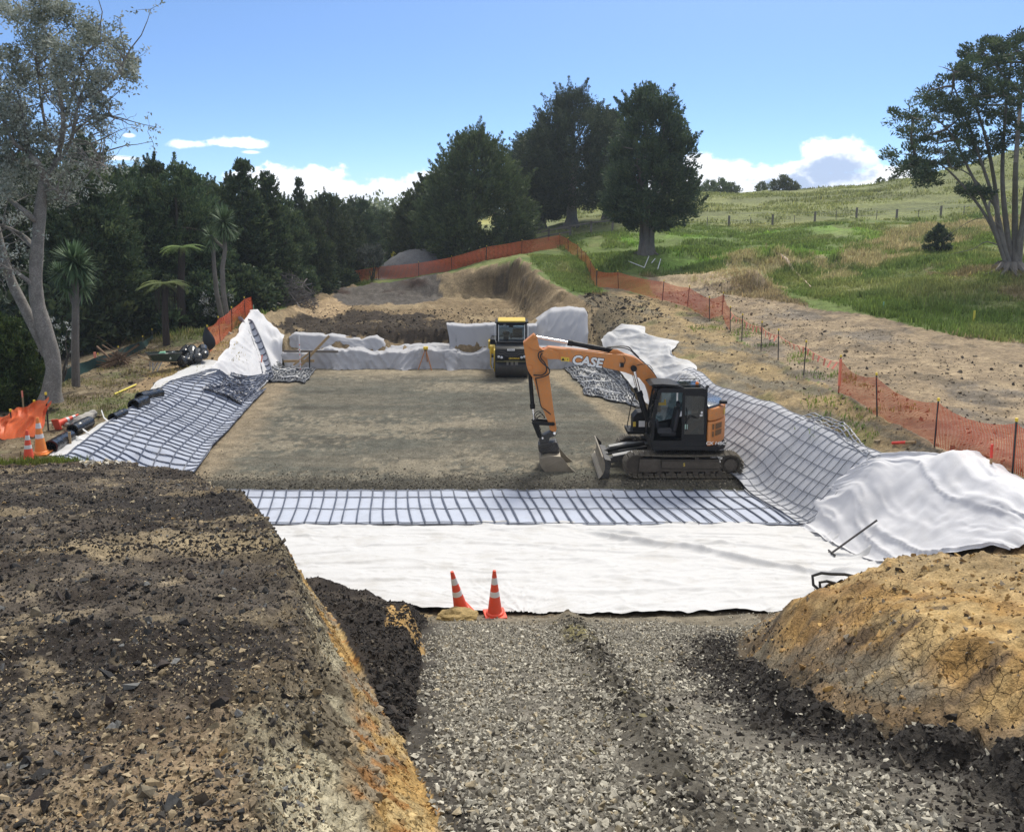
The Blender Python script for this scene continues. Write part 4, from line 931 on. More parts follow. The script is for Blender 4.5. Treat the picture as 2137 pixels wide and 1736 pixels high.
P5 = onground(118,898,1.75); cone((P5.x, P5.y, P5.z + .17), 'orange cone lying on its side behind the bunched netting', .75, (R(78),R(10)), R(150))
# rolls of black geogrid along the left crest -------------------------------------------------
def roll(p0, p1, z, r, label, seed):
    a, b = onground(*p0, z), onground(*p1, z); a.z += r*.8; b.z += r*.8
    t = thing('geogrid_roll', label, 'roll', tuple((a+b)/2), 0, 'black geogrid rolls')
    c = (a+b)/2; rr = np.random.default_rng(seed); d = (b-a); n = 14
    m = MB(); pts = [a + d*k/(n-1) - c for k in range(n)]; rs = [r*(1 + rr.normal(0,.035)) for _ in range(n)]
    m.tube(pts, rs, 18, cap=False); m.tube(pts, [q*.80 for q in rs], 18, cap=False); k0 = 0; nn = 18; off = n*nn
    for k in range(nn):
        m.f.append((k, (k+1) % nn, off + (k+1) % nn, off + k)); e = (n-1)*nn; m.f.append((e+k, off+e+k, off+e+(k+1) % nn, e+(k+1) % nn))
    m.build('outer_wrap', M_BLKFILM, t, smooth_=True)
    m = MB()
    for k in range(3): m.tube([pts[0] + (pts[-1]-pts[0])*.02, pts[0] + (pts[-1]-pts[0])*.98], r*(.62-.18*k), 14, cap=False)
    m.build('inner_wrap', M_BLKFILM, t, smooth_=True)
roll((106,945),(146,922), 1.75, .19, 'longest black geogrid roll at the bottom of the left crest', 1)
roll((152,908),(187,890), 1.75, .18, 'black geogrid roll beside the crumpled grey cloth', 2)
roll((235,880),(260,868), 1.75, .14, 'short slim black geogrid roll halfway along the left crest', 3)
roll((279,856),(302,846), 1.75, .20, 'stubby black geogrid roll touching the white skirt', 4)
roll((292,839),(333,829), 1.75, .19, 'black geogrid roll lying across the white skirt at its top end', 5)
# black bags, barrow, sack -------------------------------------------------------------
for k, (p0, p1, r, lb) in enumerate([((362,762),(385,752),.20,'black plastic wrapped roll at the barrow end of the heap'),((378,770),(402,757),.20,'black plastic wrapped roll lowest at the front of the heap'),((385,756),(394,743),.2,'black plastic wrapped roll in the middle of the heap'),((400,765),(404,744),.19,'black plastic wrapped roll standing highest in the heap'),((414,764),(412,745),.18,'second upright black plastic wrapped roll in the heap'),((428,762),(422,746),.17,'black plastic wrapped roll at the sheet end of the heap'),((372,752),(398,748),.2,'black plastic wrapped roll across the back of the heap')]):
    a, b = onground(*p0, 1.75), onground(*p1, 1.75); b = a + (b-a).normalized()*min((b-a).length, 1.3); a.z += r*.7 + .12*(k % 3); b.z += r*.7 + .3*(k > 2) + .1*(k % 2)
    c = (a+b)/2; m = MB(); n = 10; rr = np.random.default_rng(k); pts = [a.lerp(b, i/(n-1)) - c + Vector((0,0,.03*math.sin(i))) for i in range(n)]
    m.tube(pts, [r*(1.15 if 0 < i < n-1 else .8)*(1+rr.normal(0,.08)) for i in range(n)], 16); o = m.build('wrapped_roll', M_BLKFILM, None, bevel=.03, smooth_=True); o.location = c
    tag(o, lb, 'roll', 'black wrapped rolls by the wheelbarrow')
WBp = onground(345,772,1.75)
wb = thing('wheelbarrow', 'dark green wheelbarrow heaped with packets beside the black wrapped rolls', 'wheelbarrow', tuple(WBp), R(35)); wb.scale = (1.12,)*3
m = MB(); tray = [(-.42,-.20,.36),(.34,-.17,.30),(.34,.17,.30),(-.42,.20,.36),(-.58,-.34,.66),(.56,-.30,.62),(.56,.30,.62),(-.58,.34,.66)]
m.quadmesh(tray, [(0,1,2,3),(0,4,5,1),(1,5,6,2),(2,6,7,3),(3,7,4,0)]); tr2 = m.build('tray', plain('dark_green_tray', (.012,.035,.025), .35, 0, .3, 5, .05, DUSTY, .3), wb)
m = MB(); m.tube([tray[4],tray[5],tray[6],tray[7],tray[4]], .016, 8); m.build('rim', M_POST, tr2, smooth_=True)
for s in (-1, 1):
    m = MB(); m.tube([(.62,s*.05,.22),(.30,s*.16,.29),(-.5,s*.26,.40),(-.85,s*.30,.60)], .018, 8); m.build('handle', M_WOOD, wb, smooth_=True)
    m = MB(); m.tube([(-.15,s*.20,.33),(-.35,s*.24,.0),(-.48,s*.24,.0),(-.45,s*.22,.38)], .016, 8); m.build('leg', plain('galvanised_tube', (.45,.46,.47), .4, .6, .1, 8), wb, smooth_=True)
m = MB(); m.lathe([(.05,-.04),(.15,-.04),(.18,-.02),(.18,.02),(.15,.04),(.05,.04)], 22, (.64,0,.185), Matrix.Rotation(R(90),3,'X')); m.build('wheel', M_RUBBER_, wb, smooth_=True)
pk = [((-.25,.02,.50),(.34,.28,.16),.3,(.35,.55,.35)),((.10,-.05,.50),(.30,.34,.14),-.4,(.62,.66,.60)),((.28,.10,.58),(.26,.2,.12),.9,(.05,.06,.06)),((-.05,.08,.62),(.3,.22,.1),1.2,(.20,.42,.28))]
for k, (c, d, a, cl) in enumerate(pk):
    m = MB(); m.box(c, d, Matrix.Rotation(a,3,'Z') @ Matrix.Rotation(.3*math.sin(k*2),3,'X')); o = m.build('packet', plain('packet_film', cl, .3, 0, .2, 8, .1), None, bevel=.04, seg=3); o.matrix_world = Matrix.Translation(WBp) @ Matrix.Rotation(R(35),4,'Z') @ Matrix.Scale(1.12,4)
    tag(o, ['green packet at the handle end of the wheelbarrow','pale packet in the middle of the wheelbarrow','small black packet at the wheel end of the barrow','green packet topmost in the wheelbarrow'][k], 'packet', 'packets in the wheelbarrow')
m = MB(); hb_ = onground(437,737,1.7); n = 14
for i in range(n):
    q = i/(n-1); r = .34*math.sin(math.pi*min(1, .12 + q*.92))**.6 * (.55 + .6*q); cx = .0 + .06*q
    for k in range(16):
        a = 2*math.pi*k/16; m.v.append((cx + r*math.cos(a)*(1.0), r*.45*math.sin(a), .95 - .95*q + .12*math.cos(a)*(1-q)*-1 + .02*vnoise(q*5, k*.7)))
for i in range(n-1):
    for k in range(16): m.f.append((i*16+k, i*16+(k+1) % 16, (i+1)*16+(k+1) % 16, (i+1)*16+k))
o = m.build('sack', plain('black_woven_sack', (.02,.021,.024), .6, 0, .3, 10, .2), None, smooth_=True); o.location = hb_ + Vector((.05,-.18,.16)); tag(o, 'black woven sack hanging from the first post of the left fence', 'sack')
# stakes, pegs and sticks -------------------------------------------------------
def stake(p, z, h, segs, label, w=.05, lean_=(0,0)):
    b = onground(*p, z); t = thing('marker_stake', label, 'stake', tuple(b), 0, 'survey stakes'); t.rotation_euler = (R(lean_[0]), R(lean_[1]), .4)
    z0 = -.15; names = ['shaft', 'painted_top']
    for k, (f, mt) in enumerate(segs):
        z1 = h*f; m = MB(); m.box((0,0,(z0+z1)/2), (w,w*.6,z1-z0)); m.build(names[min(k,1)], mt, t, bevel=.004); z0 = z1
    return t
M_REDP = plain('red_stake_paint', (.80,.07,.05), .6, 0, .1, 5)
stake((2067,984), 2.2, .62, [(.5,M_WOOD),(1,M_REDP)], 'wooden stake with a red painted top behind the white mound', .055, (0,-3))
stake((1843,650), 3.0, .5, [(1,M_GREENST)], 'pale green stake at the edge of the long grass', .06)
stake((2032,672), 2.9, .55, [(1,M_YELST)], 'bright yellow stake in the grass at the edge of the haul track', .09)
stake((1596,578), 3.3, .55, [(.5,M_WOOD),(1,M_WOOD)], 'plain wooden stake beside the pale earth mound', .08)
stake((200,766), 1.6, .65, [(.6,M_WOOD),(1,M_FLAG)], 'pink topped stake on the left bench by the silt fence', .10)
stake((50,862), 1.6, .75, [(.7,M_WOOD),(1,M_FLAG)], 'thin pink topped stake in front of the dark bush', .05)
stake((147,932), 1.75, .42, [(1,M_WOOD)], 'short raw wooden peg at the end of the longest black roll', .07)
stake((530,660), 2.3, .62, [(1,M_GREENST)], 'green stake at the top of the white peak', .05)
stake((446,666), 1.9, .5, [(1,M_YELST)], 'yellow green stake on the left bench behind the netting', .05)
stake((545,762), .4, .5, [(1,M_FLAG)], 'pink stake at the foot of the white peak', .06, (0,8))
def lying(a, b, z, r, name, label, cat, mat, lift=.05, seg=None, head=False):
    A, B = onground(*a, z), onground(*b, z); A.z += lift; B.z += lift; c = (A+B)/2
    m = MB(); m.tube([A-c, B-c], r, 8); o = m.build(name, mat, None, smooth_=True); o.location = c; return tag(o, label, cat), A-c, B-c
o, a_, b_ = lying((1862,929),(1910,927), 2.2, .035, 'marker_stake', 'stake with orange painted end lying flat on the clay above the right geogrid', 'stake', M_WOOD, .06)
m = MB(); m.tube([a_, a_.lerp(b_, .6)], .038, 8); m.build('painted_end', M_REDP, o)
o, _, _ = lying((239,826),(284,806), 1.7, .035, 'marker_stake', 'yellow painted stake lying on the bare soil of the left bench', 'stake', M_YELST, .06)
# rake on the mound sheet
def onmound(px, py):
    dx, dy, dz = ray(px, py); o_ = Vector((0,0,CAMZ)); d = Vector((dx,dy,dz)).normalized(); best = None
    Pv = PMOUND.reshape(-1,3); q = Pv - np.array([0,0,CAMZ]); t = q @ np.array(d); dist = np.linalg.norm(q - t[:,None]*np.array(d), axis=1); return Vector(Pv[int(np.argmin(dist))])
a_ = Vector(W(1736,1153,.25)); a_.z = gz(a_.x, a_.y) + .12; b_ = onmound(1830,1094) + Vector((0,0,.10)); c_ = (a_+b_)/2
rk = thing('rake', 'long handled rake lying across the foot of the white mound', 'rake', tuple(c_)); m = MB(); m.tube([a_-c_, b_-c_], .024, 8); m.build('handle', plain('dark_handle', (.06,.055,.055), .6, 0, .2, 5), rk, smooth_=True)
m = MB(); dd = (b_-a_).normalized(); sd_ = dd.cross(Vector((0,0,1))).normalized(); m.box(a_-c_, (.05,.05,.05)); m.tube([a_-c_-sd_*.16, a_-c_+sd_*.16], .022, 6)
for k in range(7): q = a_-c_ + sd_*(-.15 + .05*k); m.tube([q, q - Vector((0,0,.08))], .010, 5)
m.build('head', M_POST, rk)
# small clods scattered on the mound sheet
M_CLOD = plain('dark_clod', (.045,.035,.028), .95, 0, .4, 9, .3)
# black hose loop by the clay bank
hp = Vector(W(1712,1262,.6)); hp.z = gz(hp.x, hp.y) + .05
m = MB(); m.tube([hp-hp+Vector((.02,-.05,-.05)), Vector((-.16,0,.10)), Vector((-.15,.1,.24)), Vector((.02,.1,.30)), Vector((.22,.1,.28)), Vector((.5,.15,.25)), Vector((.9,.1,.18))], .03, 8)
m.tube([Vector((-.02,0,.02)), Vector((-.02,.05,.13)), Vector((.12,.06,.15)), Vector((.4,.1,.06))], .03, 8); o = m.build('hose', M_RUBBER_, None, smooth_=True); o.location = hp; tag(o, 'black rubber hose looping out from behind the yellow clay bank', 'hose')
# long pale hose on the dry mound
pts = [hit(*p) for p, z in (((1613,525),5.4),((1628,534),5.2),((1641,545),4.9),((1648,556),4.6),((1654,567),4.2),((1671,581),3.9),((1692,602),3.4))]
m = MB(); c_ = pts[0]; m.tube([p - c_ + Vector((0,0,.10)) for p in pts], [.05,.08,.14,.14,.10,.07,.03], 8); o = m.build('lay_flat_hose', plain('pale_hose', (.50,.38,.28), .7, 0, .15, 3), None, smooth_=True); o.location = c_; tag(o, 'pale flat hose running down over the dry grass mound', 'hose')
# white pipes under the single tree
for k, (a, b, lb) in enumerate((((1312,551),(1345,542),'longest white pipe lying under the lone tree'),((1345,542),(1354,539),'short white pipe at the end of the longest one under the tree'),((1360,541),(1367,540),'small white offcut nearest the trunk side of the pipes'),((1373,543),(1379,540),'small white offcut farthest along from the long pipe'))):
    o, _, _ = lying(a, b, 4.6, .035, 'white_pipe', lb, 'pipe', M_BAND, .2); o['group'] = 'white pipes under the tree'
# strips of white strap on the left geogrid
for k, (pp, lb) in enumerate((([(213,873),(218,882),(230,890),(245,893),(270,894)], 'white strap curling up from the left crest beside the slim roll'),([(170,899),(176,908),(195,918),(215,924),(228,932)], 'white strap trailing over the near geogrid corner'),([(150,915),(165,924),(190,930),(215,938)], 'lowest white strap crossing the geogrid corner'))):
    P = [onground(*p, 1.75) + Vector((0,0,.10 + (.15 if (i == 0 and k == 0) else .04*(i % 2)))) for i, p in enumerate(pp)]; c_ = P[0]; m = MB()
    for i, p in enumerate(P):
        q = p - c_; m.v += [tuple(q + Vector((0,-.03,0))), tuple(q + Vector((0,.03,.012))), tuple(q + Vector((0,.03,.026))), tuple(q + Vector((0,-.03,.014)))]
    for i in range(len(P)-1):
        a, b = 4*i, 4*i+4; m.f += [(a,b,b+1,a+1),(a+1,b+1,b+2,a+2),(a+2,b+2,b+3,a+3),(a+3,b+3,b,a)]
    o = m.build('strap', M_BAND, None); o.location = c_; tag(o, lb, 'strap', 'white straps on the left geogrid')
# crumpled cloth
A = [onground(*p, 1.75) for p in ((135,896),(150,888),(168,884),(185,876),(202,872))]; c_ = A[0]; m = MB()
m.tube([p - c_ + Vector((0,0,.12 + .05*math.sin(i*2))) for i, p in enumerate(A)], [.10,.16,.13,.17,.12], 14); o = m.build('crumpled_cloth', plain('grey_cloth', (.36,.34,.31), .9, 0, .2, 6, .3), None, smooth_=True)
sub = o.modifiers.new('sub', 'SUBSURF'); sub.levels = sub.render_levels = 3; tx = bpy.data.textures.new('crumple', 'CLOUDS'); tx.noise_scale = .18; dm = o.modifiers.new('crumple', 'DISPLACE'); dm.texture = tx; dm.strength = .14
o.location = c_; tag(o, 'crumpled grey cloth lying behind the black rolls', 'cloth')
# timber batter boards and staff in the far left corner of the pad
D0 = 43.0
tb = thing('timber_frame', 'rough timber batter boards braced in the far left corner of the pad', 'timber frame', (-11,43,0))
def bd(a, b, da, db, w, mat=M_WOOD, nm='board'):
    A, B = Vector(WD(*a, da)) - Vector((-11,43,0)), Vector(WD(*b, db)) - Vector((-11,43,0)); d = B-A; m = MB(); q = d.to_track_quat('X','Z').to_matrix(); m.box((A+B)/2, (d.length, .04, w), q); return m.build(nm, mat, tb, bevel=.006)
bd((592,733),(706,734), 42.9, 42.9, .12, M_GWOOD); bd((592,754),(656,753), 42.7, 42.7, .13); bd((625,766),(687,701), 42.5, 43.2, .13, nm='brace'); bd((612,762),(648,735), 42.4, 42.8, .10, nm='brace')
bd((646,768),(646,733), 42.6, 42.6, .07, M_POST, 'post')
m = MB(); A = Vector(WD(627,769,42.2)); B = Vector(WD(629.5,697,42.2)); m.box((0,0,(B.z)/2), (.06,.03,B.z)); o = m.build('survey_staff', M_BAND, None, bevel=.004); o.location = (A.x, 42.2, 0); tag(o, 'tall white survey staff standing against the timber frame', 'survey staff')
m = MB()
for k in range(6): m.box((0,-.017,.2+.25*k), (.05,.004,.05))
m.build('graduation', M_REDP, o)
tp = thing('survey_tripod', 'wooden legged survey tripod with a yellow level on top before the back wall', 'tripod', tuple(Vector(W(889,771,0.0)))); 
for k, a in enumerate((R(200), R(320), R(80))):
    m = MB(); m.tube([(.04*math.cos(a),.04*math.sin(a),1.0),(.42*math.cos(a),.42*math.sin(a),.0)], .028, 7); m.build('leg', plain('tripod_wood', (.45,.20,.08), .6, 0, .2, 6) if k == 0 else bpy.data.materials['tripod_wood'], tp, smooth_=True)
m = MB(); m.lathe([(.09,1.0),(.10,1.03),(.05,1.05)], 16); m.build('head', M_POST, tp); m = MB(); m.box((0,0,1.13), (.24,.16,.16)); m.tube([(0,-.14,1.13),(0,.12,1.13)], .045, 10); m.build('level', M_CAP, tp, bevel=.03)
# heap of gravel behind the far fence, brush pile, stump
hp = Vector(WD(872,554,77)); GH = 1.3; n1, n2 = 60, 60; V = []; gx_ = np.linspace(-4.2, 4.2, n1)
Vv = np.array([[(x, y*.8, max(-.3, 2.0*max(0, 1-((x/3.7)**2 + (y/3.2)**2))**.75 + .10*float(fbm(np.array([x*2]),np.array([y*2]),.6,3,55)[0]) - .25*(abs(x) > 3.9))) for x in gx_] for y in gx_])
base = gz(hp.x, hp.y + 1.5)
o = np_mesh('gravel_heap', Vv.reshape(-1,3), grid_faces(n1, n2), plain('crushed_stone', (.16,.16,.165), .95, 0, .45, 9, .6, (.28,.28,.28), .6), None, True); o.location = (hp.x, hp.y + 1.5, base - .1); o.scale = (1.12, 1.1, 1.25); tag(o, 'heap of grey crushed stone behind the far orange fence', 'gravel heap')
M_DEAD = plain('dead_branch', (.15,.135,.125), .9, 0, .3, 5, .15)
def twig_pile(c, rx_, ry_, h, n, seed):
    r = np.random.default_rng(seed); m = MB()
    for k in range(n):
        a = r.uniform(0, 2*math.pi); q = math.sqrt(r.random()); x, y = rx_*q*math.cos(a), ry_*q*math.sin(a); z = h*(1-q**2)*r.uniform(.1, 1.0)
        L = r.uniform(.5, 1.5)*(1 + (r.random() < .15)); d = Vector((r.normal(), r.normal(), r.normal(.25,.5))).normalized(); P = [Vector((x,y,z)) + d*L*t + Vector((r.normal(0,.08),r.normal(0,.08),r.normal(0,.08)))*t*2 for t in (-.5,-.15,.2,.5)]
        m.tube(P, [.035*L*.6,.03*L*.6,.018*L*.6,.006], 4, cap=False)
        for s in range(2): p = P[1+s]; e = p + Vector((r.normal(), r.normal(), r.normal(.2)))*.3*L*.6; m.tube([p, e], [.012,.004], 3, cap=False)
    return m
bp_ = Vector(WD(592,598,55)); bp_.z = gz(bp_.x, bp_.y)
o = twig_pile(bp_, 2.1, 1.5, 2.3, 420, 3).build('brush_pile', M_DEAD); o.location = bp_; tag(o, 'tangled heap of grey dead branches at the edge of the wood', 'brush pile')
bp2 = onground(246,762,1.6); o = twig_pile(bp2, .42, .3, .6, 60, 4).build('root_ball', plain('root_brown', (.16,.10,.06), .95, 0, .3, 5, .2)); o.location = bp2; tag(o, 'small brown root ball lying on the left bench', 'root ball')
# far hut, marker box
hx = Vector(WD(1201,441,150)); hx.z = gz(hx.x, hx.y)
ht = thing('hut', 'small pale hut on the bright far hillside seen between the trunks', 'hut', tuple(hx)); m = MB(); m.box((0,0,.7), (1.6,1.4,1.6)); m.build('wall', plain('hut_wall', (.5,.5,.48), .8), ht); m = MB(); m.prism([(-.95,1.45),(0,1.9),(.95,1.45),(.95,1.52),(0,1.98),(-.95,1.52)], -.8, .8); m.build('roof', plain('hut_roof', (.28,.28,.28), .6), ht); m = MB(); m.box((.2,-.71,.5), (.5,.04,1.0)); m.build('door', M_POST, ht)
mx_ = Vector(WD(826,533,90)); mx_.z = gz(mx_.x, mx_.y)
m = MB(); m.box((0,0,.35), (.55,.5,.7)); m.box((0,0,.73), (.62,.56,.06)); o = m.build('marker_box', plain('pale_blue_box', (.5,.6,.72), .5, 0, .1, 5), None, bevel=.03); o.location = mx_; tag(o, 'small pale blue box below the yellow bush in the far gap', 'box')
# clod of clay under the leaning cone
r_ = np.random.default_rng(5); bm_ = bmesh.new(); bmesh.ops.create_icosphere(bm_, subdivisions=4, radius=1)
for v in bm_.verts:
    c = v.co.copy(); k = 1 + .5*float(fbm(np.array([c.x*1.5+3]), np.array([c.y*1.5]), .7, 4, 66, np.array([c.z*1.5]))[0]); v.co = Vector((c.x*.36*k, c.y*.24*k, c.z*.13*k))
me = bpy.data.meshes.new('clay_clod'); bm_.to_mesh(me); bm_.free(); me.materials.append(plain('clay_clod', (.38,.27,.11), .95, 0, .4, 7, .4, (.05,.04,.03), .8)); o = bpy.data.objects.new('clay_clod', me); COL.objects.link(o); P = W(955,1302,.62); o.location = (P[0], P[1], gz(P[0], P[1]) + .07); tag(o, 'broken clod of yellow clay in front of the leaning cone', 'clod')
# ------------------------------------------------------------------ machines
DUST = (.27,.235,.18)
M_ORANGE = plain('orange_paint', (.62,.225,.050), .45, 0, .14, 2.0, .04, (.36,.24,.14), .7)
M_BLACKP = plain('black_paint', (.011,.012,.014), .5, 0, .3, 3, .03, (.14,.125,.10), .12, .2)
M_DKGREY = plain('dark_frame_paint', (.028,.029,.031), .5, 0, .3, 4, .05, DUST, .40)
M_TRACK = plain('muddy_track_steel', (.125,.112,.090), .75, .2, .4, 6, .2, (.21,.18,.13), .8)
M_TFRAME = plain('muddy_frame_steel', (.075,.064,.052), .75, .1, .35, 4, .12, (.18,.155,.12), .8)
M_CHROME = plain('chrome_rod', (.75,.75,.76), .18, 1, .05, 8, 0)
M_STEEL = plain('worn_bucket_steel', (.30,.265,.21), .5, .35, .3, 5, .08, (.30,.26,.19), .8)
M_EDGE = plain('polished_cutting_edge', (.52,.46,.36), .45, .4, .2, 8, .05)
M_YELLOW = plain('yellow_paint', (.72,.50,.045), .42, 0, .1, 4, .03, DUST, .4)
M_WHITEP = plain('white_decal', (.78,.78,.76), .5, 0, .06, 4, 0)
M_RUBBER = plain('black_rubber_hose', (.015,.015,.016), .55, 0, .3, 8, .05)
M_GREYP = plain('light_grey_steel', (.36,.36,.35), .5, .3, .2, 5, .05, DUST, .5)
M_SEAT = plain('seat_cloth', (.03,.032,.038), .85, 0, .3, 12, .1)
M_BEACON = plain('orange_lens', (.85,.22,.02), .2, 0, .1, 4, 0)
M_LAMP = plain('lamp_glass', (.72,.74,.76), .12, .3, .05, 4, 0)
M_TEAL = plain('pale_green_decal', (.45,.62,.55), .5, 0, .05, 4, 0)
def glassmat(name, tint, op=.25):
    m = bpy.data.materials.new(name); m.use_nodes = True; nt = m.node_tree; nt.nodes.clear()
    out = nt.nodes.new('ShaderNodeOutputMaterial'); tr = nt.nodes.new('ShaderNodeBsdfTransparent'); gl = nt.nodes.new('ShaderNodeBsdfGlossy')
    tr.inputs[0].default_value = (*tint, 1); gl.inputs['Roughness'].default_value = .03
    fr = N(nt, 'ShaderNodeFresnel', i_IOR=1.5); mx = nt.nodes.new('ShaderNodeMixShader'); ad = N(nt, 'ShaderNodeMath', operation='ADD'); ad.inputs[1].default_value = op*.2
    n1 = noise(nt, coord(nt), 6, 4); df = nt.nodes.new('ShaderNodeBsdfDiffuse'); df.inputs[0].default_value = (.3,.28,.24,1)
    m2 = nt.nodes.new('ShaderNodeMixShader'); rr = ramp(nt, [(.35, .0), (.8, .06)], n1.outputs[0])
    nt.links.new(fr.outputs[0], ad.inputs[0]); nt.links.new(ad.outputs[0], mx.inputs[0]); nt.links.new(tr.outputs[0], mx.inputs[1]); nt.links.new(gl.outputs[0], mx.inputs[2])
    nt.links.new(rr.outputs[0], m2.inputs[0]); nt.links.new(mx.outputs[0], m2.inputs[1]); nt.links.new(df.outputs[0], m2.inputs[2]); nt.links.new(m2.outputs[0], out.inputs[0])
    return m
M_GLASS = glassmat('cab_glass', (.62,.72,.74), .05)
M_GLASSD = glassmat('dark_cab_glass', (.30,.37,.39), .02)

def text_mesh(name, s, size, mat, parent, mtx, extrude=.006, bold=.0, shear=0.0, sx=1.0, space=1.0):
    cu = bpy.data.curves.new(name, 'FONT'); cu.body = s; cu.size = size; cu.extrude = extrude; cu.offset = bold; cu.shear = shear
    cu.align_x = 'CENTER'; cu.align_y = 'CENTER'; cu.space_character = space; cu.resolution_u = 3
    o = bpy.data.objects.new('tmp_text', cu); COL.objects.link(o)
    me = bpy.data.meshes.new_from_object(o); bpy.data.objects.remove(o); bpy.data.curves.remove(cu)
    me.transform(mtx @ Matrix.Diagonal((sx, 1, 1, 1))); me.name = name
    return add(name, me, parent, mat)
FACE = Matrix(((1,0,0,0),(0,0,-1,0),(0,1,0,0),(0,0,0,1)))        # text plane XY -> XZ facing -Y

EXC_Y = 26.15
ex = thing('excavator', 'orange tracked excavator with black cab, its bucket resting on the gravel pad', 'excavator', (5.3, EXC_Y, 0.035))
def E(zx, zy, d): return Vector(WD(1067 + .2342*zx, 671.8 + .2342*zy, d)) - Vector((5.3, EXC_Y, 0))
def Exz(pts, d): return [(lambda v: (v.x, v.z))(E(a, b, d)) for a, b in pts]
def plate(mb, pts, d, y0, y1): return mb.prism(Exz(pts, d), y0, y1)
# undercarriage --------------------------------------------------------------
def make_track(side):                           # side -1 near the viewer, +1 far
    yc = side * .985; hw = .25
    xf, xr, rad, zc = -1.46, 1.46, .345, .39
    # path of the chain (x,z), clockwise, with a sagging top run
    path = []
    for k in range(15):
        a = math.pi/2 + math.pi*k/14; path.append((xf + rad*math.cos(a), zc + rad*math.sin(a)))
    for k in range(1, 20): path.append((xf + (xr-xf)*k/20, zc - rad))
    for k in range(15):
        a = -math.pi/2 + math.pi*k/14; path.append((xr + rad*math.cos(a), zc + rad*math.sin(a)))
    for k in range(1, 20): path.append((xr - (xr-xf)*k/20, zc + rad - .035*math.sin(math.pi*k/20)))
    P = [Vector((x, 0, z)) for x, z in path]; n = len(P); L = [0]
    for k in range(n): L.append(L[-1] + (P[(k+1) % n] - P[k]).length)
    mb = MB(); ns = 46
    for s in range(ns):
        q = L[-1]*s/ns; k = max(i for i in range(n) if L[i] <= q); t = (q - L[k])/(L[k+1]-L[k]); a, b = P[k], P[(k+1) % n]
        p = a.lerp(b, t); d = (b-a).normalized(); nn = Vector((d.z, 0, -d.x))
        if (p - Vector((0,0,zc))).dot(nn) < 0 and abs(p.x) < 1.4: nn = -nn
        elif abs(p.x) >= 1.4 and nn.dot(p - Vector((math.copysign(1.46, p.x), 0, zc))) < 0: nn = -nn
        rot = Matrix((d, Vector((0,1,0)), nn)).transposed()
        mb.box(p + Vector((0, yc, 0)) + nn*.012, (.150, hw*2, .026), rot)
        for o in (-.055, 0.0, .055): mb.box(p + Vector((0, yc, 0)) + nn*.036 + d*o, (.014, hw*2 - .02, .028), rot)
        for o in (-.07, .07): mb.box(p + Vector((0, yc + o, 0)) - nn*.035, (.135, .035, .06), rot)
    t = mb.build('track', M_TRACK, ex)
    fb = MB()
    yo = yc + side*.10
    fb.prism([(-1.30,.20),(-1.22,.56),(1.12,.56),(1.18,.22),(.9,.17),(-1.1,.17)], yc-.11, yc+.11)
    fb.prism([(-.68,.30),(-.68,.53),(1.12,.50),(1.12,.28)], yo, yo + side*.05)
    fb.prism([(-1.38,.22),(-1.36,.60),(-.72,.60),(-.70,.24),(-.85,.18),(-1.25,.18)], yo, yo + side*.075)
    f = fb.build('track_frame', M_TFRAME, t, bevel=.012)
    hb = MB()
    ry = Matrix.Rotation(R(90), 3, 'X')
    hb.lathe([(.05,-.05),(.19,-.05),(.20,-.02),(.20,.03),(.14,.05),(.05,.05)], 24, (1.46, yo + side*.03, zc), ry)
    for k in range(8):
        a = k*math.pi/4; hb.lathe([(.016,-.008),(.016,.008)], 6, (1.46 + .165*math.cos(a), yo + side*.083, zc + .165*math.sin(a)), ry)
    hb.build('final_drive', M_TFRAME, t, bevel=.006)
    sb = MB(); nt_ = 15; prof = []
    for k in range(nt_*2):
        a = math.pi*k/nt_; r = .315 if k % 2 else .27; prof.append((1.46 + r*math.cos(a), zc + r*math.sin(a)))
    sb.prism(prof, yc-.03, yc+.03); sb.build('sprocket', M_TFRAME, t)
    ib = MB(); ib.lathe([(.06,-.06),(.30,-.06),(.31,-.02),(.31,.02),(.30,.06),(.06,.06)], 28, (-1.46, yc, zc), ry); ib.build('idler', M_TFRAME, t)
    for k in range(7):
        rb = MB(); rb.lathe([(.05,-.10),(.085,-.10),(.085,-.05),(.07,-.04),(.07,.04),(.085,.05),(.085,.10),(.05,.10)], 16, (-1.12 + k*.38, yc, .13), ry); rb.build('track_roller', M_TFRAME, t)
    cb = MB(); cb.lathe([(.03,-.10),(.06,-.10),(.06,.10),(.03,.10)], 14, (.42, yc, .61), ry); cb.build('carrier_roller', M_TFRAME, t)
    if side < 0:
        text_mesh('stencil_mark', 'S', .14, M_YELLOW, f, Matrix.Translation((.02, yo - .053, .41)) @ FACE, .002, .004)
    return t
make_track(-1); make_track(1)
cb = MB(); cb.box((0,0,.56), (1.5, 1.55, .34)); cb.prism([(-.9,-.85),(-.9,.85),(.9,.85),(.9,-.85)], .42, .60, 'z')
cb.lathe([(.62,.70),(.66,.74),(.66,.84),(.60,.88)], 36); cb.build('car_body', M_TFRAME, ex, bevel=.02)
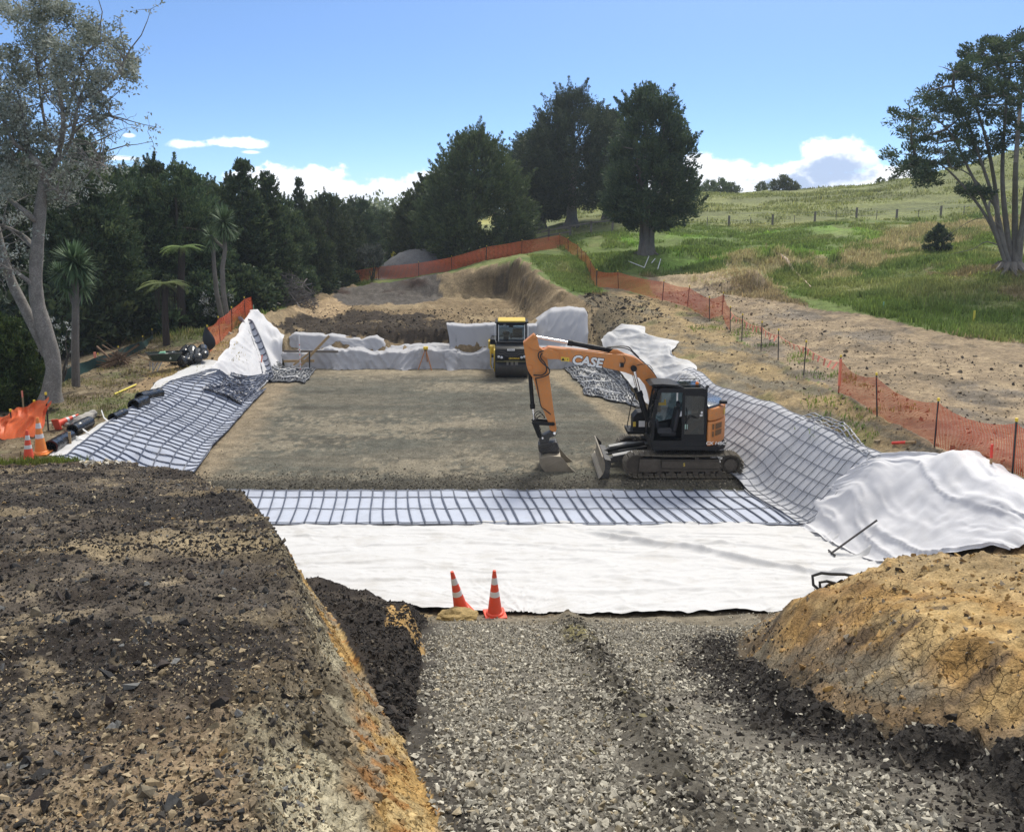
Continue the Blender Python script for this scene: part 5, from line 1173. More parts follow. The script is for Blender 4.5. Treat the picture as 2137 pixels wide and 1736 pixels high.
# dozer blade
bl = MB()
prof = [(-2.62,.02),(-2.56,.02),(-2.46,.10),(-2.41,.30),(-2.42,.52),(-2.50,.70),(-2.535,.69),(-2.465,.52),(-2.455,.30),(-2.505,.13)]
bl.prism(prof, -1.245, 1.245)
blade = bl.build('dozer_blade', M_STEEL, ex, bevel=.006)
b2 = MB(); b2.prism([(-2.625,.0),(-2.60,.0),(-2.50,.155),(-2.525,.16)], -1.25, 1.25); b2.build('cutting_edge', M_EDGE, blade, bevel=.004)
b2 = MB()
for y in (-1.262, 1.245): b2.prism([(-2.60,.02),(-2.30,.02),(-2.28,.45),(-2.50,.70),(-2.44,.5),(-2.44,.3),(-2.5,.12)], y, y+.017)
b2.prism([(-2.40,.22),(-2.40,.50),(-2.20,.46),(-2.20,.26)], -.85, .85); b2.build('blade_plate', M_DKGREY, blade, bevel=.005)
for s in (-1, 1):
    ab = MB(); ab.prism([(-2.32,.28),(-2.32,.44),(-1.6,.62),(-.6,.62),(-.6,.42),(-1.6,.40)], s*.52-.09, s*.52+.09)
    ar = ab.build('blade_arm', M_DKGREY, ex, bevel=.012)
    ap = MB(); ap.prism([(-2.12,.515),(-2.12,.545),(-1.55,.66),(-.75,.66),(-.75,.63),(-1.55,.63)], s*.52-.12, s*.52+.12); ap.build('arm_cover', M_GREYP, ar, bevel=.006)
for s in (-1, 1):
    cy = MB(); cy.tube([(-2.3,s*.22,.46),(-1.9,s*.22,.56)], .03, 10); cy.tube([(-1.9,s*.22,.56),(-1.0,s*.22,.72)], .055, 12); cy.build('blade_cylinder', M_BLACKP, ex, smooth_=True)
# upper structure --------------------------------------------------------------
dk = MB(); dk.prism([(-.98,-1.19),(-.98,1.19),(1.0,1.19),(1.32,.9),(1.42,.4),(1.42,-.4),(1.32,-.9),(1.05,-1.19)], .88, 1.02, 'z'); dk.build('deck', M_BLACKP, ex, bevel=.02)
# cab : posts, sills and roof around open air
YN, YF = -1.17, -.20                                  # near and far faces
cabp = Exz([(1275,1140),(1735,1145),(1730,655),(1690,612),(1300,604),(1275,640),(1240,900),(1235,1060)], EXC_Y + YN)
x0 = min(p[0] for p in cabp); x1 = max(p[0] for p in cabp); zb = 0.97; zt = max(p[1] for p in cabp)
zt = 2.83
fx0, fx1 = x0 + .02, x0 + .26                         # windscreen foot / top
cm = MB()
cm.prism([(x0+.02,zb),(x1,zb),(x1,zb+.22),(x0+.05,zb+.22)], YN, YN+.05)                     # near sill
cm.prism([(x0+.02,zb),(x1,zb),(x1,zb+.9),(x0+.05,zb+.5)], YF-.05, YF)                          # far wall lower
cm.prism([(fx1-.10,zt-.14),(x1-.02,zt-.14),(x1-.06,zt-.02),(x1-.16,zt),(fx1+.06,zt),(fx1-.02,zt-.04)], YN, YF)         # roof
cm.prism([(x0+.02,zb+.20),(x0+.12,zb+.20),(x0+.14,zb+.9),(fx1+.05,zt-.12),(fx1-.06,zt-.12),(x0+.045,zb+.9)], YN, YN+.07) # near front post
cm.prism([(x0+.02,zb+.20),(x0+.10,zb+.20),(x0+.12,zb+.9),(fx1+.03,zt-.12),(fx1-.06,zt-.12),(x0+.045,zb+.9)], YF-.06, YF)
xm = x0 + (x1-x0)*.555
cm.prism([(xm,zb+.2),(xm+.09,zb+.2),(xm+.09,zt-.12),(xm,zt-.12)], YN, YN+.06)                   # middle post
cm.prism([(x1-.085,zb+.2),(x1,zb+.2),(x1-.01,zt-.12),(x1-.095,zt-.12)], YN, YN+.06)
cm.prism([(x1-.07,zb),(x1,zb),(x1-.01,zt-.12),(x1-.08,zt-.12)], YF-.06, YF)
cm.box((x1-.02, (YN+YF)/2, zb+.55), (.04, YF-YN, 1.1)); cm.box(((x0+x1)/2, (YN+YF)/2, zb+.03), (x1-x0-.06, YF-YN-.1, .06))
cm.box((x0+.05, (YN+YF)/2, zb+.12), (.05, YF-YN-.02, .24))
cm.prism([(xm+.08,zb+.2),(x1-.08,zb+.2),(x1-.08,zb+.42),(xm+.08,zb+.42)], YN+.005, YN+.045)
cm.prism([(xm+.08,zt-.24),(x1-.08,zt-.24),(x1-.08,zt-.12),(xm+.08,zt-.12)], YN+.005, YN+.045)
cab = cm.build('cab', M_BLACKP, ex, bevel=.014)
g = MB(); g.box(((xm+x1)/2, YN+.026, zb+1.04), (x1-xm-.17, .012, 1.28)); g.build('window', M_GLASSD, cab)
g = MB(); g.box((x1-.05, (YN+YF)/2, zb+1.42), (.012, YF-YN-.14, .62)); g.build('window', M_GLASS, cab)
g = MB(); g.prism([(x0+.06,zb+.22),(x0+.072,zb+.22),(x0+.085,zb+.9),(fx1-.02,zt-.13),(fx1-.035,zt-.13),(x0+.07,zb+.9)], YN+.07, YF-.06); g.build('windscreen', M_GLASS, cab)
g = MB(); g.box(((xm+x0)/2+.1, YF-.03, zb+1.15), (xm-x0-.2, .012, 1.2)); g.box(((xm+x1)/2, YF-.03, zb+1.3), (x1-xm-.1, .012, .75)); g.build('window', M_GLASSD, cab)
# the lower door panel swung flat against the quarter window frame, handrails
d_ = MB(); d_.tube([(xm+.14,YN-.03,zb+.55),(xm+.14,YN-.05,zb+.62),(xm+.14,YN-.05,zb+1.18),(xm+.14,YN-.02,zb+1.24)], .014, 8)
d_.tube([(xm+.16,YN-.02,zb+.85),(xm+.25,YN-.05,zb+1.0),(xm+.45,YN-.05,zb+.93)], .012, 8); d_.build('handrail', M_BLACKP, cab, smooth_=True)
s_ = MB(); s_.box(((x0+xm)/2+.12, (YN+YF)/2+.02, zb+.36), (.5,.5,.16)); s_.box(((x0+xm)/2+.38, (YN+YF)/2+.02, zb+.78), (.14,.48,.72), Matrix.Rotation(R(10),3,'Y')); s_.box(((x0+xm)/2+.46, (YN+YF)/2+.02, zb+1.24), (.1,.28,.2))
s_.build('seat', M_SEAT, cab, bevel=.05, seg=3)
for yy in (YN+.17, YF-.17):
    k_ = MB(); k_.box(((x0+xm)/2-.02, yy, zb+.5), (.42,.14,.16)); k_.tube([((x0+xm)/2-.2,yy,zb+.56),((x0+xm)/2-.24,yy,zb+.76)], .022, 8); k_.box(((x0+xm)/2-.245,yy,zb+.80), (.06,.05,.11)); k_.build('console', M_SEAT, cab, bevel=.02)
k_ = MB(); k_.box((x0+.30, YF-.16, zb+.98), (.06,.24,.18)); k_.tube([(x0+.28,YF-.16,zb+.6),(x0+.29,YF-.16,zb+.95)], .02, 8); k_.build('monitor', M_SEAT, cab, bevel=.01)
k_ = MB(); k_.box((x0+.52, YF-.045, zb+1.16), (.24,.012,.085)); k_.box((x0+.60, YF-.045, zb+1.25), (.06,.012,.10)); k_.build('warning_sticker', M_YELLOW, cab)
k_ = MB(); k_.box((xm+.14, YN-.003, zb+.66), (.085,.006,.15)); k_.build('decal', M_TEAL, cab)
k_ = MB(); k_.box((x1-.17, YN+.014, zb+1.10), (.055,.006,.07)); k_.box((x1-.185, YN+.014, zb+1.01), (.08,.006,.045)); k_.build('decal', M_WHITEP, cab)
k_ = MB(); k_.prism([(xm+.13,zb+.32),(xm+.26,zb+.30),(x1-.10,zb+.70),(x1-.10,zb+.86),(xm+.36,zb+.66)], YN+.30, YN+.34); k_.build('inner_panel', M_ORANGE, cab, bevel=.01)
# roof furniture
rf = MB(); v = Exz([(1212,552),(1250,538),(1330,536),(1440,545),(1530,575),(1500,580),(1400,560),(1330,553),(1250,556)], EXC_Y-.7); rf.prism(v, YN+.02, YF-.02); rf.build('sun_visor', M_BLACKP, cab, bevel=.006)
rf = MB(); rf.box(((xm+x1)/2-.12, (YN+YF)/2, zt+.035), (.62,.66,.05)); rf.build('roof_hatch', M_GLASSD, cab, bevel=.01)
rf = MB(); rf.tube([(fx1,YN+.06,zt+.02),(fx1+.1,YN+.06,zt+.09),(x1-.2,YN+.06,zt+.09),(x1-.1,YN+.06,zt+.01)], .013, 8); rf.tube([(xm,YF-.08,zt),(xm+.1,YF-.08,zt+.12),(x1-.1,YF-.08,zt+.12),(x1-.05,YF-.08,zt)], .013, 8); rf.build('roof_rail', M_BLACKP, cab, smooth_=True)
rf = MB(); rf.lathe([(.055,0),(.06,.03),(.05,.035),(.052,.115),(.035,.135),(.0,.14)], 18, (x1-.28, YN+.30, zt+.0)); rf.build('beacon', M_BEACON, cab, smooth_=True)
for px_ in (.04, .30):
    rf = MB(); rf.box((fx1-.10, YN+px_+.1, zt-.05), (.10,.13,.09)); rf.build('work_lamp', M_BLACKP, cab, bevel=.012)
# mirror on its stalk and the box by the boom foot
mr = MB(); mr.tube([(x0+.02,YN-.02,zb+.55),(x0-.04,YN-.12,zb+.75),(x0+.0,YN-.14,zb+1.55)], .013, 8); mr.tube([(x0+.08,YN-.02,zb+1.5),(x0,YN-.14,zb+1.55)], .012, 8); mr.build('mirror_stalk', M_BLACKP, cab, smooth_=True)
mr = MB(); mr.lathe([(.0,-.03),(.085,-.03),(.10,.0),(.09,.025),(0,.03)], 18, (x0-.01,YN-.16,zb+.80), Matrix.Rotation(R(80),3,'Y')); mr.box((x0+.14, YN-.15, zb+1.42), (.09,.05,.22)); mr.build('mirror', M_BLACKP, cab, bevel=.006)
bx = MB(); p = E(1120,960,EXC_Y+.55); bx.box((p.x+.05, .62, 1.28), (.42,.55,.52)); bx.prism([(p.x-.17,1.52),(p.x+.28,1.52),(p.x+.28,1.74),(p.x-.02,1.70)], .36, .9); bxo = bx.build('tool_box', M_BLACKP, ex, bevel=.02)
bx = MB(); bx.box((p.x+.12, .342, 1.33), (.20,.006,.20)); bx.build('sticker', M_WHITEP, bxo)
bx = MB(); bx.box((p.x-.12, .342, 1.32), (.09,.006,.16)); bx.build('sticker', M_YELLOW, bxo)
bx = MB(); bx.tube([(p.x-.20,.75,1.0),(p.x-.28,.85,1.15),(p.x-.16,.85,1.9),(p.x-.05,.8,2.25)], .016, 8); bx.build('grab_rail', M_BLACKP, ex, smooth_=True)
bx = MB(); bx.prism([(p.x-.34,.99),(p.x-.34,1.10),(p.x+.2,1.08),(p.x+.2,.99)], .3, 1.1); bx.build('step', M_BLACKP, ex, bevel=.01)
# engine house and counterweight
XB0, XB1 = x1 + .02, 1.50
def arc_body(z0, z1, grow=0.0, xs=XB0, r_out=1.50):
    pts = [(xs, -1.19+.0), (xs, 1.19)]
    for k in range(17):
        a = R(56) - R(112)*k/16; pts.append((r_out*math.cos(a)*1.0 + grow - .02, 1.44*math.sin(a)*1.0))
    return pts
cw = MB(); cw.prism(arc_body(1.2, 2.2), 1.06, 1.78, 'z'); cwo = cw.build('counterweight', M_ORANGE, ex, bevel=.05, smooth_=True, seg=3)
c2 = MB(); c2.prism(arc_body(0, 0, -.005), 1.80, 2.20, 'z'); hd = c2.build('engine_hood', M_ORANGE, ex, bevel=.06, smooth_=True, seg=3)
c2 = MB(); c2.prism(arc_body(0, 0, -.12), 2.20, 2.27, 'z'); c2.build('hood_top', plain('blue_black_hood', (.05,.07,.10), .25, 0, .2, 4, 0, DUST, .3), hd, bevel=.025, smooth_=True)
c2 = MB(); c2.lathe([(.0,0),(.12,0),(.13,.05),(.10,.09),(0,.10)], 18, (1.25,-.75,2.27)); c2.build('hood_cap', M_BLACKP, hd, smooth_=True)
c2 = MB(); c2.tube([(1.02,.55,2.24),(1.02,.55,2.48),(1.08,.55,2.55)], .05, 12); c2.build('exhaust', M_DKGREY, ex, smooth_=True)
c2 = MB(); c2.prism(arc_body(0, 0, -.03), 1.03, 1.20, 'z'); lowc = c2.build('lower_skirt', M_ORANGE, ex, bevel=.02, smooth_=True)
def on_side(xx, z, w, h, name, mat, par, yy=-1.19):
    a = MB(); a.box((xx, yy, z), (w, .012, h)); return a.build(name, mat, par)
M_VENT = plain('vent_mesh', (.16,.085,.035), .7, 0, .4, 30, .1)
for zz in (1.40, 1.63): on_side(XB0 + .17, zz, .055, .17, 'vent', M_VENT, cwo, -1.195)
def arc_patch(a0, a1, z0, z1, name, mat, par, off=.012):
    vs, fs = [], []
    for k in range(7):
        a = R(a0 + (a1-a0)*k/6)
        for z in (z0, z1): vs.append(((1.50+off)*math.cos(a) - .02, (1.44+off)*math.sin(a), z))
    fs = [(2*k, 2*k+2, 2*k+3, 2*k+1) for k in range(6)]
    m = MB(); m.quadmesh(vs, fs); return m.build(name, mat, par)
for zz, a0 in ((1.54, -50), (1.33, -50)): arc_patch(a0, -36, zz, zz+.17, 'vent', M_VENT, cwo)
arc_patch(-30, -22, 1.9, 2.1, 'decal', M_YELLOW, hd, .004)
text_mesh('model_lettering', 'CX 145C', .135, M_WHITEP, lowc, Matrix.Translation((XB0 + .26, -1.197, 1.115)) @ FACE, .003, .004, .18, 1.15)
# boom --------------------------------------------------------------
BY = .10                                            # boom centre line
BD = EXC_Y + BY
boom_out = [(275,262),(330,228),(600,256),(870,285),(1000,291),(1100,322),(1200,388),(1268,470),(1308,540),(1330,640),(1325,800),(1250,800),(1222,655),(1195,575),(1130,498),(1010,450),(800,402),(500,352),(320,316),(283,295)]
mb = MB(); plate(mb, boom_out, BD, BY-.21, BY+.21)
boom = mb.build('boom', M_ORANGE, ex, bevel=.018)
mb = MB(); plate(mb, [(865,283),(905,250),(935,252),(1005,290)], BD, BY-.12, BY-.06); plate(mb, [(865,283),(905,250),(935,252),(1005,290)], BD, BY+.06, BY+.12); mb.build('cylinder_bracket', M_ORANGE, boom, bevel=.008)
ry = Matrix.Rotation(R(90), 3, 'X')
def pin(zx, zy, r, half, name, mat, par, yc=BY, d=None):
    p = E(zx, zy, d or BD); m = MB(); m.lathe([(r*.6,-half-.02),(r,-half),(r,half),(r*.6,half+.02)], 18, (p.x, yc, p.z), ry); return m.build(name, mat, par, smooth_=True)
pin(305, 293, .085, .25, 'pin', M_ORANGE, boom); pin(1080, 410, .095, .34, 'pin', M_BLACKP, boom)
mid = Vector(((E(535,345,BD)+E(805,365,BD))/2)); tr_ = Matrix.Translation((mid.x, BY-.2125, mid.z-.0)) @ Matrix.Rotation(R(-7.5)*-1, 4, 'Y')
text_mesh('lettering', 'CASE', .40, M_WHITEP, boom, Matrix.Translation((mid.x, BY-.2165, mid.z)) @ Matrix.Rotation(R(7.6), 4, 'Y') @ FACE, .002, .016, .12, 1.05, .98)
text_mesh('lettering_outline', 'CASE', .40, M_BLACKP, boom, Matrix.Translation((mid.x, BY-.213, mid.z)) @ Matrix.Rotation(R(7.6), 4, 'Y') @ FACE, .0015, .032, .12, 1.05, .98)
for k, (a, bb) in enumerate((((440,310),(478,352)), ((480,314),(513,355)))):
    m = MB(); plate(m, [(a[0],a[1]),(bb[0],a[1]+4),(bb[0],bb[1]),(a[0],bb[1]-4)], BD, BY-.2155, BY-.205); wl = m.build('warning_sticker', M_YELLOW, boom)
m = MB(); plate(m, [(458,317),(474,345),(442,341)], BD, BY-.2175, BY-.2155); plate(m, [(493,330),(502,330),(502,338),(493,338)], BD, BY-.2175, BY-.2155); m.build('warning_symbol', M_BLACKP, boom)
p = E(975,380,BD); m = MB(); m.box((p.x,BY-.27,p.z), (.12,.10,.13)); wl = m.build('work_lamp', M_BLACKP, boom, bevel=.015); m = MB(); m.box((p.x-.063,BY-.27,p.z), (.012,.085,.10)); m.build('lens', M_LAMP, wl)
# stick
stick_out = [(105,188),(200,112),(228,135),(250,232),(300,262),(322,330),(330,430),(372,760),(402,955),(392,985),(345,968),(322,880),(255,720),(190,500),(150,440),(135,390)]
mb = MB(); plate(mb, stick_out, BD, BY-.155, BY+.155); stick = mb.build('stick', M_ORANGE, ex, bevel=.016)
for s in (-.19, .155):
    m = MB(); plate(m, [(108,190),(200,114),(226,137),(248,236),(240,258),(175,240),(140,205)], BD, BY+s, BY+s+.035); m.build('gusset', M_ORANGE, stick, bevel=.008)
for s in (-.26, .215):
    m = MB(); plate(m, [(270,250),(330,240),(420,268),(420,330),(330,330),(275,300)], BD, BY+s, BY+s+.045); m.build('boom_fork', M_ORANGE, boom, bevel=.01)
pin(165, 410, .075, .2, 'pin', M_ORANGE, stick); pin(205, 140, .07, .2, 'pin', M_ORANGE, stick); pin(383, 990, .055, .2, 'pin', M_CHROME, stick)
# hydraulic cylinders
def cyl(name, a, b, c, yc, r_b, r_r, par, d=BD):
    A, B, Cc = E(*a, d), E(*b, d), E(*c, d)
    for v in (A, B, Cc): v.y = yc
    m = MB(); m.tube([B, Cc], r_b, 16); dirn = (Cc-B).normalized(); m.tube([B - dirn*.06, B + dirn*.10], r_b*1.28, 16); m.tube([Cc - dirn*.02, Cc + dirn*.1], r_b*1.1, 16)
    o = m.build(name, M_BLACKP, par, smooth_=True)
    m = MB(); m.tube([A, B], r_r, 14); m.build('rod', M_CHROME, o, smooth_=True)
    m = MB(); m.lathe([(r_r*.8,-.07),(r_r*1.7,-.07),(r_r*1.7,.07),(r_r*.8,.07)], 16, (A.x, yc, A.z), ry); m.build('rod_eye', M_BLACKP, o, smooth_=True)
    return o
for s in (-.30, .30): cyl('boom_cylinder', (1080,412), (1132,625), (1200,850), BY+s, .072, .042, ex)
cyl('stick_cylinder', (207,140), (520,196), (905,268), BY, .078, .045, ex)
cyl('bucket_cylinder', (206,895), (190,765), (166,455), BY, .066, .038, ex)
# hoses
def hose(pts, d, yc, par, r=.021, name='hose'):
    P = []
    for q in pts:
        v = E(q[0], q[1], d); v.y = yc + (q[2] if len(q) > 2 else 0); P.append(v)
    Q = []
    for k in range(len(P)-1):
        p0, p1, p2, p3 = P[max(0,k-1)], P[k], P[k+1], P[min(len(P)-1,k+2)]
        for t in (0, .2, .4, .6, .8):
            Q.append(.5*((2*p1) + (p2-p0)*t + (2*p0-5*p1+4*p2-p3)*t*t + (3*p1-p0-3*p2+p3)*t**3))
    Q.append(P[-1]); m = MB(); m.tube(Q, r, 8); return m.build(name, M_RUBBER, par, smooth_=True)
hose([(285,255),(245,270,-.03),(240,310,-.06),(275,360,-.06),(330,410,-.05),(335,450,-.03),(290,480,-.02),(210,500)], BD, BY-.25, boom)
hose([(290,270),(262,290,-.03),(262,320,-.06),(300,370,-.06),(310,430,-.05),(270,470,-.03),(195,470)], BD, BY-.23, boom)
hose([(830,240),(900,232),(1000,238),(1060,262),(1110,310),(1180,370),(1250,440),(1300,520)], BD, BY-.10, boom, .018)
hose([(600,200),(800,245),(880,235),(1030,232),(1090,280),(1140,330)], BD, BY+.06, boom, .018)
hose([(990,310),(1005,330),(1000,365),(980,380)], BD, BY-.24, boom, .010)
hose([(1110,385),(1160,375),(1220,385),(1255,430)], BD, BY-.22, boom, .009)
for k, (dx, dy) in enumerate(((0,0),(14,18),(30,40),(4,60))):
    hose([(300,860+dy*.2),(250+dx,800+dy),(205+dx,825+dy),(215+dx,890+dy),(262,960+dy*.3)], BD, BY-.1+.06*k, stick, .013)
hose([(215,505),(235,600),(262,745),(300,780),(350,822)], BD, BY-.175, stick, .015, 'pipe')
# linkage, hitch, tilting rotator and bucket
m = MB()
for s in (-.20, .165): plate(m, [(178,895),(200,882),(365,892),(378,905),(365,920),(195,915)], BD, BY+s, BY+s+.035)
m.build('tipping_link', M_BLACKP, ex, bevel=.008)
pin(370, 905, .055, .22, 'pin', M_BLACKP, stick)
m = MB()
for s in (-.14, .11): plate(m, [(185,905),(215,895),(268,1000),(262,1040),(235,1030)], BD, BY+s, BY+s+.03)
m.build('bucket_link', M_BLACKP, ex, bevel=.008)
m = MB(); plate(m, [(245,1045),(275,1010),(330,985),(385,972),(404,990),(395,1012),(340,1030),(330,1075),(255,1085)], BD, BY-.17, BY+.17); qh = m.build('quick_hitch', M_DKGREY, ex, bevel=.02)
for zx, zy in ((383,992),(278,1032)): pin(zx, zy, .04, .19, 'pin', M_CHROME, qh)
m = MB(); plate(m, [(240,1085),(400,1060),(425,1120),(410,1150),(255,1160),(240,1130)], BD, BY-.26, BY+.26); ti = m.build('rotator', M_DKGREY, ex, bevel=.03)
m = MB(); plate(m, [(255,1105),(350,1080),(358,1098),(262,1122)], BD, BY-.31, BY-.27); m.build('tilt_cylinder', M_DKGREY, ti, bevel=.01)
m = MB(); plate(m, [(285,1150),(400,1120),(430,1150),(400,1190),(300,1215),(275,1190)], BD, BY-.20, BY+.20); m.build('bucket_bracket', M_DKGREY, ex, bevel=.02)
# bucket: hollow shell, open towards the tracks
prof_o = [(252,1180),(290,1165),(420,1158),(470,1200)]; back = [(252,1180),(246,1215),(262,1262),(305,1312),(390,1375),(450,1388),(640,1368)]
m = MB(); BW = .52
bo = Exz(back, BD); top = Exz([(252,1180),(330,1160),(432,1165)], BD)
inn = [(a + .035, b + .04) for a, b in bo]
m.prism(bo + inn[::-1], BY-BW, BY+BW)
m.prism(top + [(a, b-.035) for a, b in top[::-1]], BY-BW, BY+BW)
side = Exz([(252,1180),(330,1160),(432,1165),(500,1245),(640,1368),(450,1388),(390,1375),(305,1312),(262,1262),(246,1215)], BD)
for s in (-BW-.02, BW): m.prism(side, BY+s, BY+s+.02)
bk = m.build('bucket', M_STEEL, ex, bevel=.008)
m = MB(); lp = Exz([(498,1243),(640,1368),(600,1376),(498,1262)], BD)
for s in (-BW-.035, BW+.005): m.prism(lp, BY+s, BY+s+.03)
m.prism([(lp[1][0]-.02, lp[1][1]-.0),(lp[1][0]-.02, lp[1][1]+.03),(lp[1][0]-.32, lp[1][1]+.01),(lp[1][0]-.32, lp[1][1]-.02)], BY-BW-.03, BY+BW+.03)
m.build('cutting_edge', M_EDGE, bk, bevel=.004)
m = MB(); plate(m, [(305,1255),(420,1190),(440,1200),(500,1250),(560,1320),(545,1325),(480,1262),(425,1212),(312,1270)], BD, BY-BW-.035, BY-BW-.02); m.build('wear_strip', M_STEEL, bk, bevel=.003)

# ------------------------------------------------------------------ road roller
RX, RY = -.02, 41.2
ro = thing('road_roller', 'black and yellow road roller facing the camera with glazed cab and smooth steel drum', 'road roller', (RX, RY, 0)); ro.scale = (1, 1, .915)
M_DRUM = plain('drum_steel', (.060,.058,.056), .5, .35, .3, 5, .05, (.17,.155,.125), .6)
rx = Matrix.Rotation(R(90), 3, 'Y')
def drum(xc, yc, w):
    m = MB(); m.lathe([(.10,-w/2+.06),(.52,-w/2+.06),(.54,-w/2),(.61,-w/2),(.61,w/2),(.54,w/2),(.52,w/2-.06),(.10,w/2-.06)], 48, (xc, yc, .61), rx)
    return m.build('drum', M_DRUM, ro, bevel=.006, smooth_=True)
drum(.0, 0, 1.62); drum(-.32, 3.0, 1.62)
def fr(pts, x0_, x1_, name, mat, par=ro, bev=.03): m = MB(); m.prism(pts, x0_, x1_, 'x'); return m.build(name, mat, par, bevel=bev, smooth_=True)
# front frame (y,z): hood over the drum
hood = fr([(-.74,.98),(-.80,1.05),(-.80,1.28),(-.72,1.40),(-.62,1.62),(-.45,1.72),(.75,1.72),(.75,.98)], -.80, .80, 'front_hood', M_BLACKP, ro, .05)
m = MB()
for s in (1, -1): m.tube([(s*.62,-.765,1.40),(s*.40,-.775,1.40),(s*.26,-.79,1.30),(0,-.79,1.30)], .018, 6); m.tube([(s*.55,-.70,1.52),(s*.33,-.735,1.46),(s*.2,-.765,1.38),(0,-.765,1.38)], .014, 6)
m.build('hood_moulding', M_DKGREY, hood, smooth_=True)
for x in (-.63, -.49, .49, .63):
    m = MB(); m.lathe([(.0,-.03),(.062,-.02),(.066,.02),(.05,.03)], 18, (x, -.795, 1.225 + (.03 if abs(x) > .6 else -.01)), Matrix.Rotation(R(-90),3,'X').inverted()); m.build('headlight', M_LAMP, hood, smooth_=True)
m = MB(); m.box((-.03,-.655,1.60), (.36,.02,.10), Matrix.Rotation(R(-22),3,'X')); pl_ = m.build('number_plate', M_WHITEP, hood)
text_mesh('plate_lettering', 'F70A13', .085, M_BLACKP, pl_, Matrix.Translation((-.03,-.668,1.598)) @ Matrix.Rotation(R(-22),4,'X') @ FACE, .001, .002)
m = MB(); m.prism([(-.06,1.165),(0,1.225),(.06,1.165),(0,1.105)], -.806, -.798); m.build('emblem', M_YELLOW, hood, xf=Matrix.Translation((-.09,0,0)))
m = MB(); m.prism([(-.03,1.165),(0,1.195),(.03,1.165),(0,1.135)], -.809, -.806); m.build('emblem_core', M_BLACKP, hood, xf=Matrix.Translation((-.09,0,0)))
text_mesh('lettering', 'BOMAG', .115, M_YELLOW, hood, Matrix.Translation((.16,-.806,1.165)) @ FACE, .002, .004, 0, 1.1)
m = MB(); m.box((.0,-.76,1.0), (1.5,.12,.05)); m.box((0,-.81,1.035), (.72,.012,.03)); m.build('scraper_bar', plain('scraper', (.14,.13,.06), .6, 0, .3, 10, .05), ro)
m = MB()
for x, w in ((-.20,.10),(.02,.14),(.24,.16)): m.box((x,-.62,.86), (w,.012,.20), Matrix.Rotation(R(18),3,'X'))
m.build('drum_plate', M_GREYP, ro)
for s in (-1, 1):
    y = fr([(-.62,1.58),(-.66,1.05),(-.42,.92),(-.14,.30),(.10,.30),(.30,.95),(.62,1.05),(.62,1.60)], s*.845 - .035, s*.845 + .035, 'drum_fork', M_YELLOW, ro, .02)
    m = MB(); m.lathe([(.05,-.03),(.17,-.03),(.17,.03),(.05,.03)], 18, (s*.885,0,.61), rx); m.build('hub', M_BLACKP, y, smooth_=True)
# cab on the articulation
cabr = thing('cab', None, None); cabr.parent = ro
fl = MB(); fl.box((0,1.45,1.55), (1.60,1.5,.35)); fl.build('cab_floor', M_BLACKP, cabr, bevel=.04)
rp = MB()
for x, y in ((-.72,.80),(.72,.80),(-.72,2.05),(.72,2.05)): rp.box((x,y,2.26), (.10,.10,1.14))
rp.box((0,.79,2.79), (1.54,.12,.16)); rp.box((0,2.06,2.79), (1.54,.12,.12)); rp.box((-.73,1.42,2.80), (.10,1.3,.12)); rp.box((.73,1.42,2.80), (.10,1.3,.12)); rp.build('cab_post', M_BLACKP, cabr, bevel=.02)
rr = MB(); rr.box((0,1.42,2.93), (1.40,1.40,.10)); rr.build('roof', M_YELLOW, cabr, bevel=.035)
rr = MB(); rr.box((0,1.42,2.868), (1.66,1.56,.035)); rr.build('roof_trim', M_BLACKP, cabr, bevel=.01)
for s in (-1, 1):
    rr = MB(); rr.box((s*.76,.66,2.89), (.17,.10,.08)); rr.build('work_lamp', M_BLACKP, cabr, bevel=.015)
    rr = MB(); rr.tube([(s*.78,.8,1.75),(s*.84,.74,2.0),(s*.84,.74,2.65),(s*.78,.8,2.75)], .018, 8); rr.build('grab_rail', M_WHITEP, cabr, smooth_=True)
    rr = MB(); rr.box((s*.66,.715,2.30), (.035,.03,.92)); rr.build('windscreen_trim', M_WHITEP, cabr)
rr = MB(); rr.box((-.62,.738,2.80), (.17,.012,.07)); rr.build('oval_decal', M_WHITEP, cabr, bevel=.004)
text_mesh('lettering', 'PO', .10, M_GREYP, cabr, Matrix.Translation((-.34,.727,2.745)) @ FACE, .002, .003)
rr = MB(); rr.box((-.02,.72,2.67), (.22,.05,.11)); rr.build('mirror', M_BLACKP, cabr, bevel=.015)
for n_, c_, d_s in (('windscreen',(0,.80,2.28),(1.36,.012,.92)),('window',(0,2.05,2.3),(1.36,.012,.9)),('window',(-.73,1.42,2.3),(.012,1.2,.9)),('window',(.73,1.42,2.3),(.012,1.2,.9))):
    rr = MB(); rr.box(c_, d_s); rr.build(n_, glassmat('roller_glass', (.72,.80,.86), .3) if n_ == 'windscreen' else M_GLASS, cabr)
rr = MB(); rr.box((.30,1.55,1.98), (.52,.45,.14)); rr.box((.30,1.78,2.18), (.5,.12,.42)); rr.box((-.02,1.72,1.98), (.10,.3,.3)); rr.build('seat', M_SEAT, cabr, bevel=.05, seg=3)
rr = MB(); rr.prism([(1.0,1.72),(1.0,2.02),(1.15,2.08),(1.2,1.72)], -.42, -.15, 'x'); rr.tube([(-.28,1.12,2.05),(-.28,1.3,2.18)], .03, 8); rr.lathe([(.17,-.012),(.19,0),(.17,.012)], 20, (-.28,1.31,2.18), Matrix.Rotation(R(-50),3,'X')); rr.build('steering_column', M_SEAT, cabr)
fr([(.72,1.72),(.66,1.78),(.70,1.84),(.95,1.84),(.95,1.72)], -.72, .72, 'cab_cowl', M_DKGREY, ro, .02)
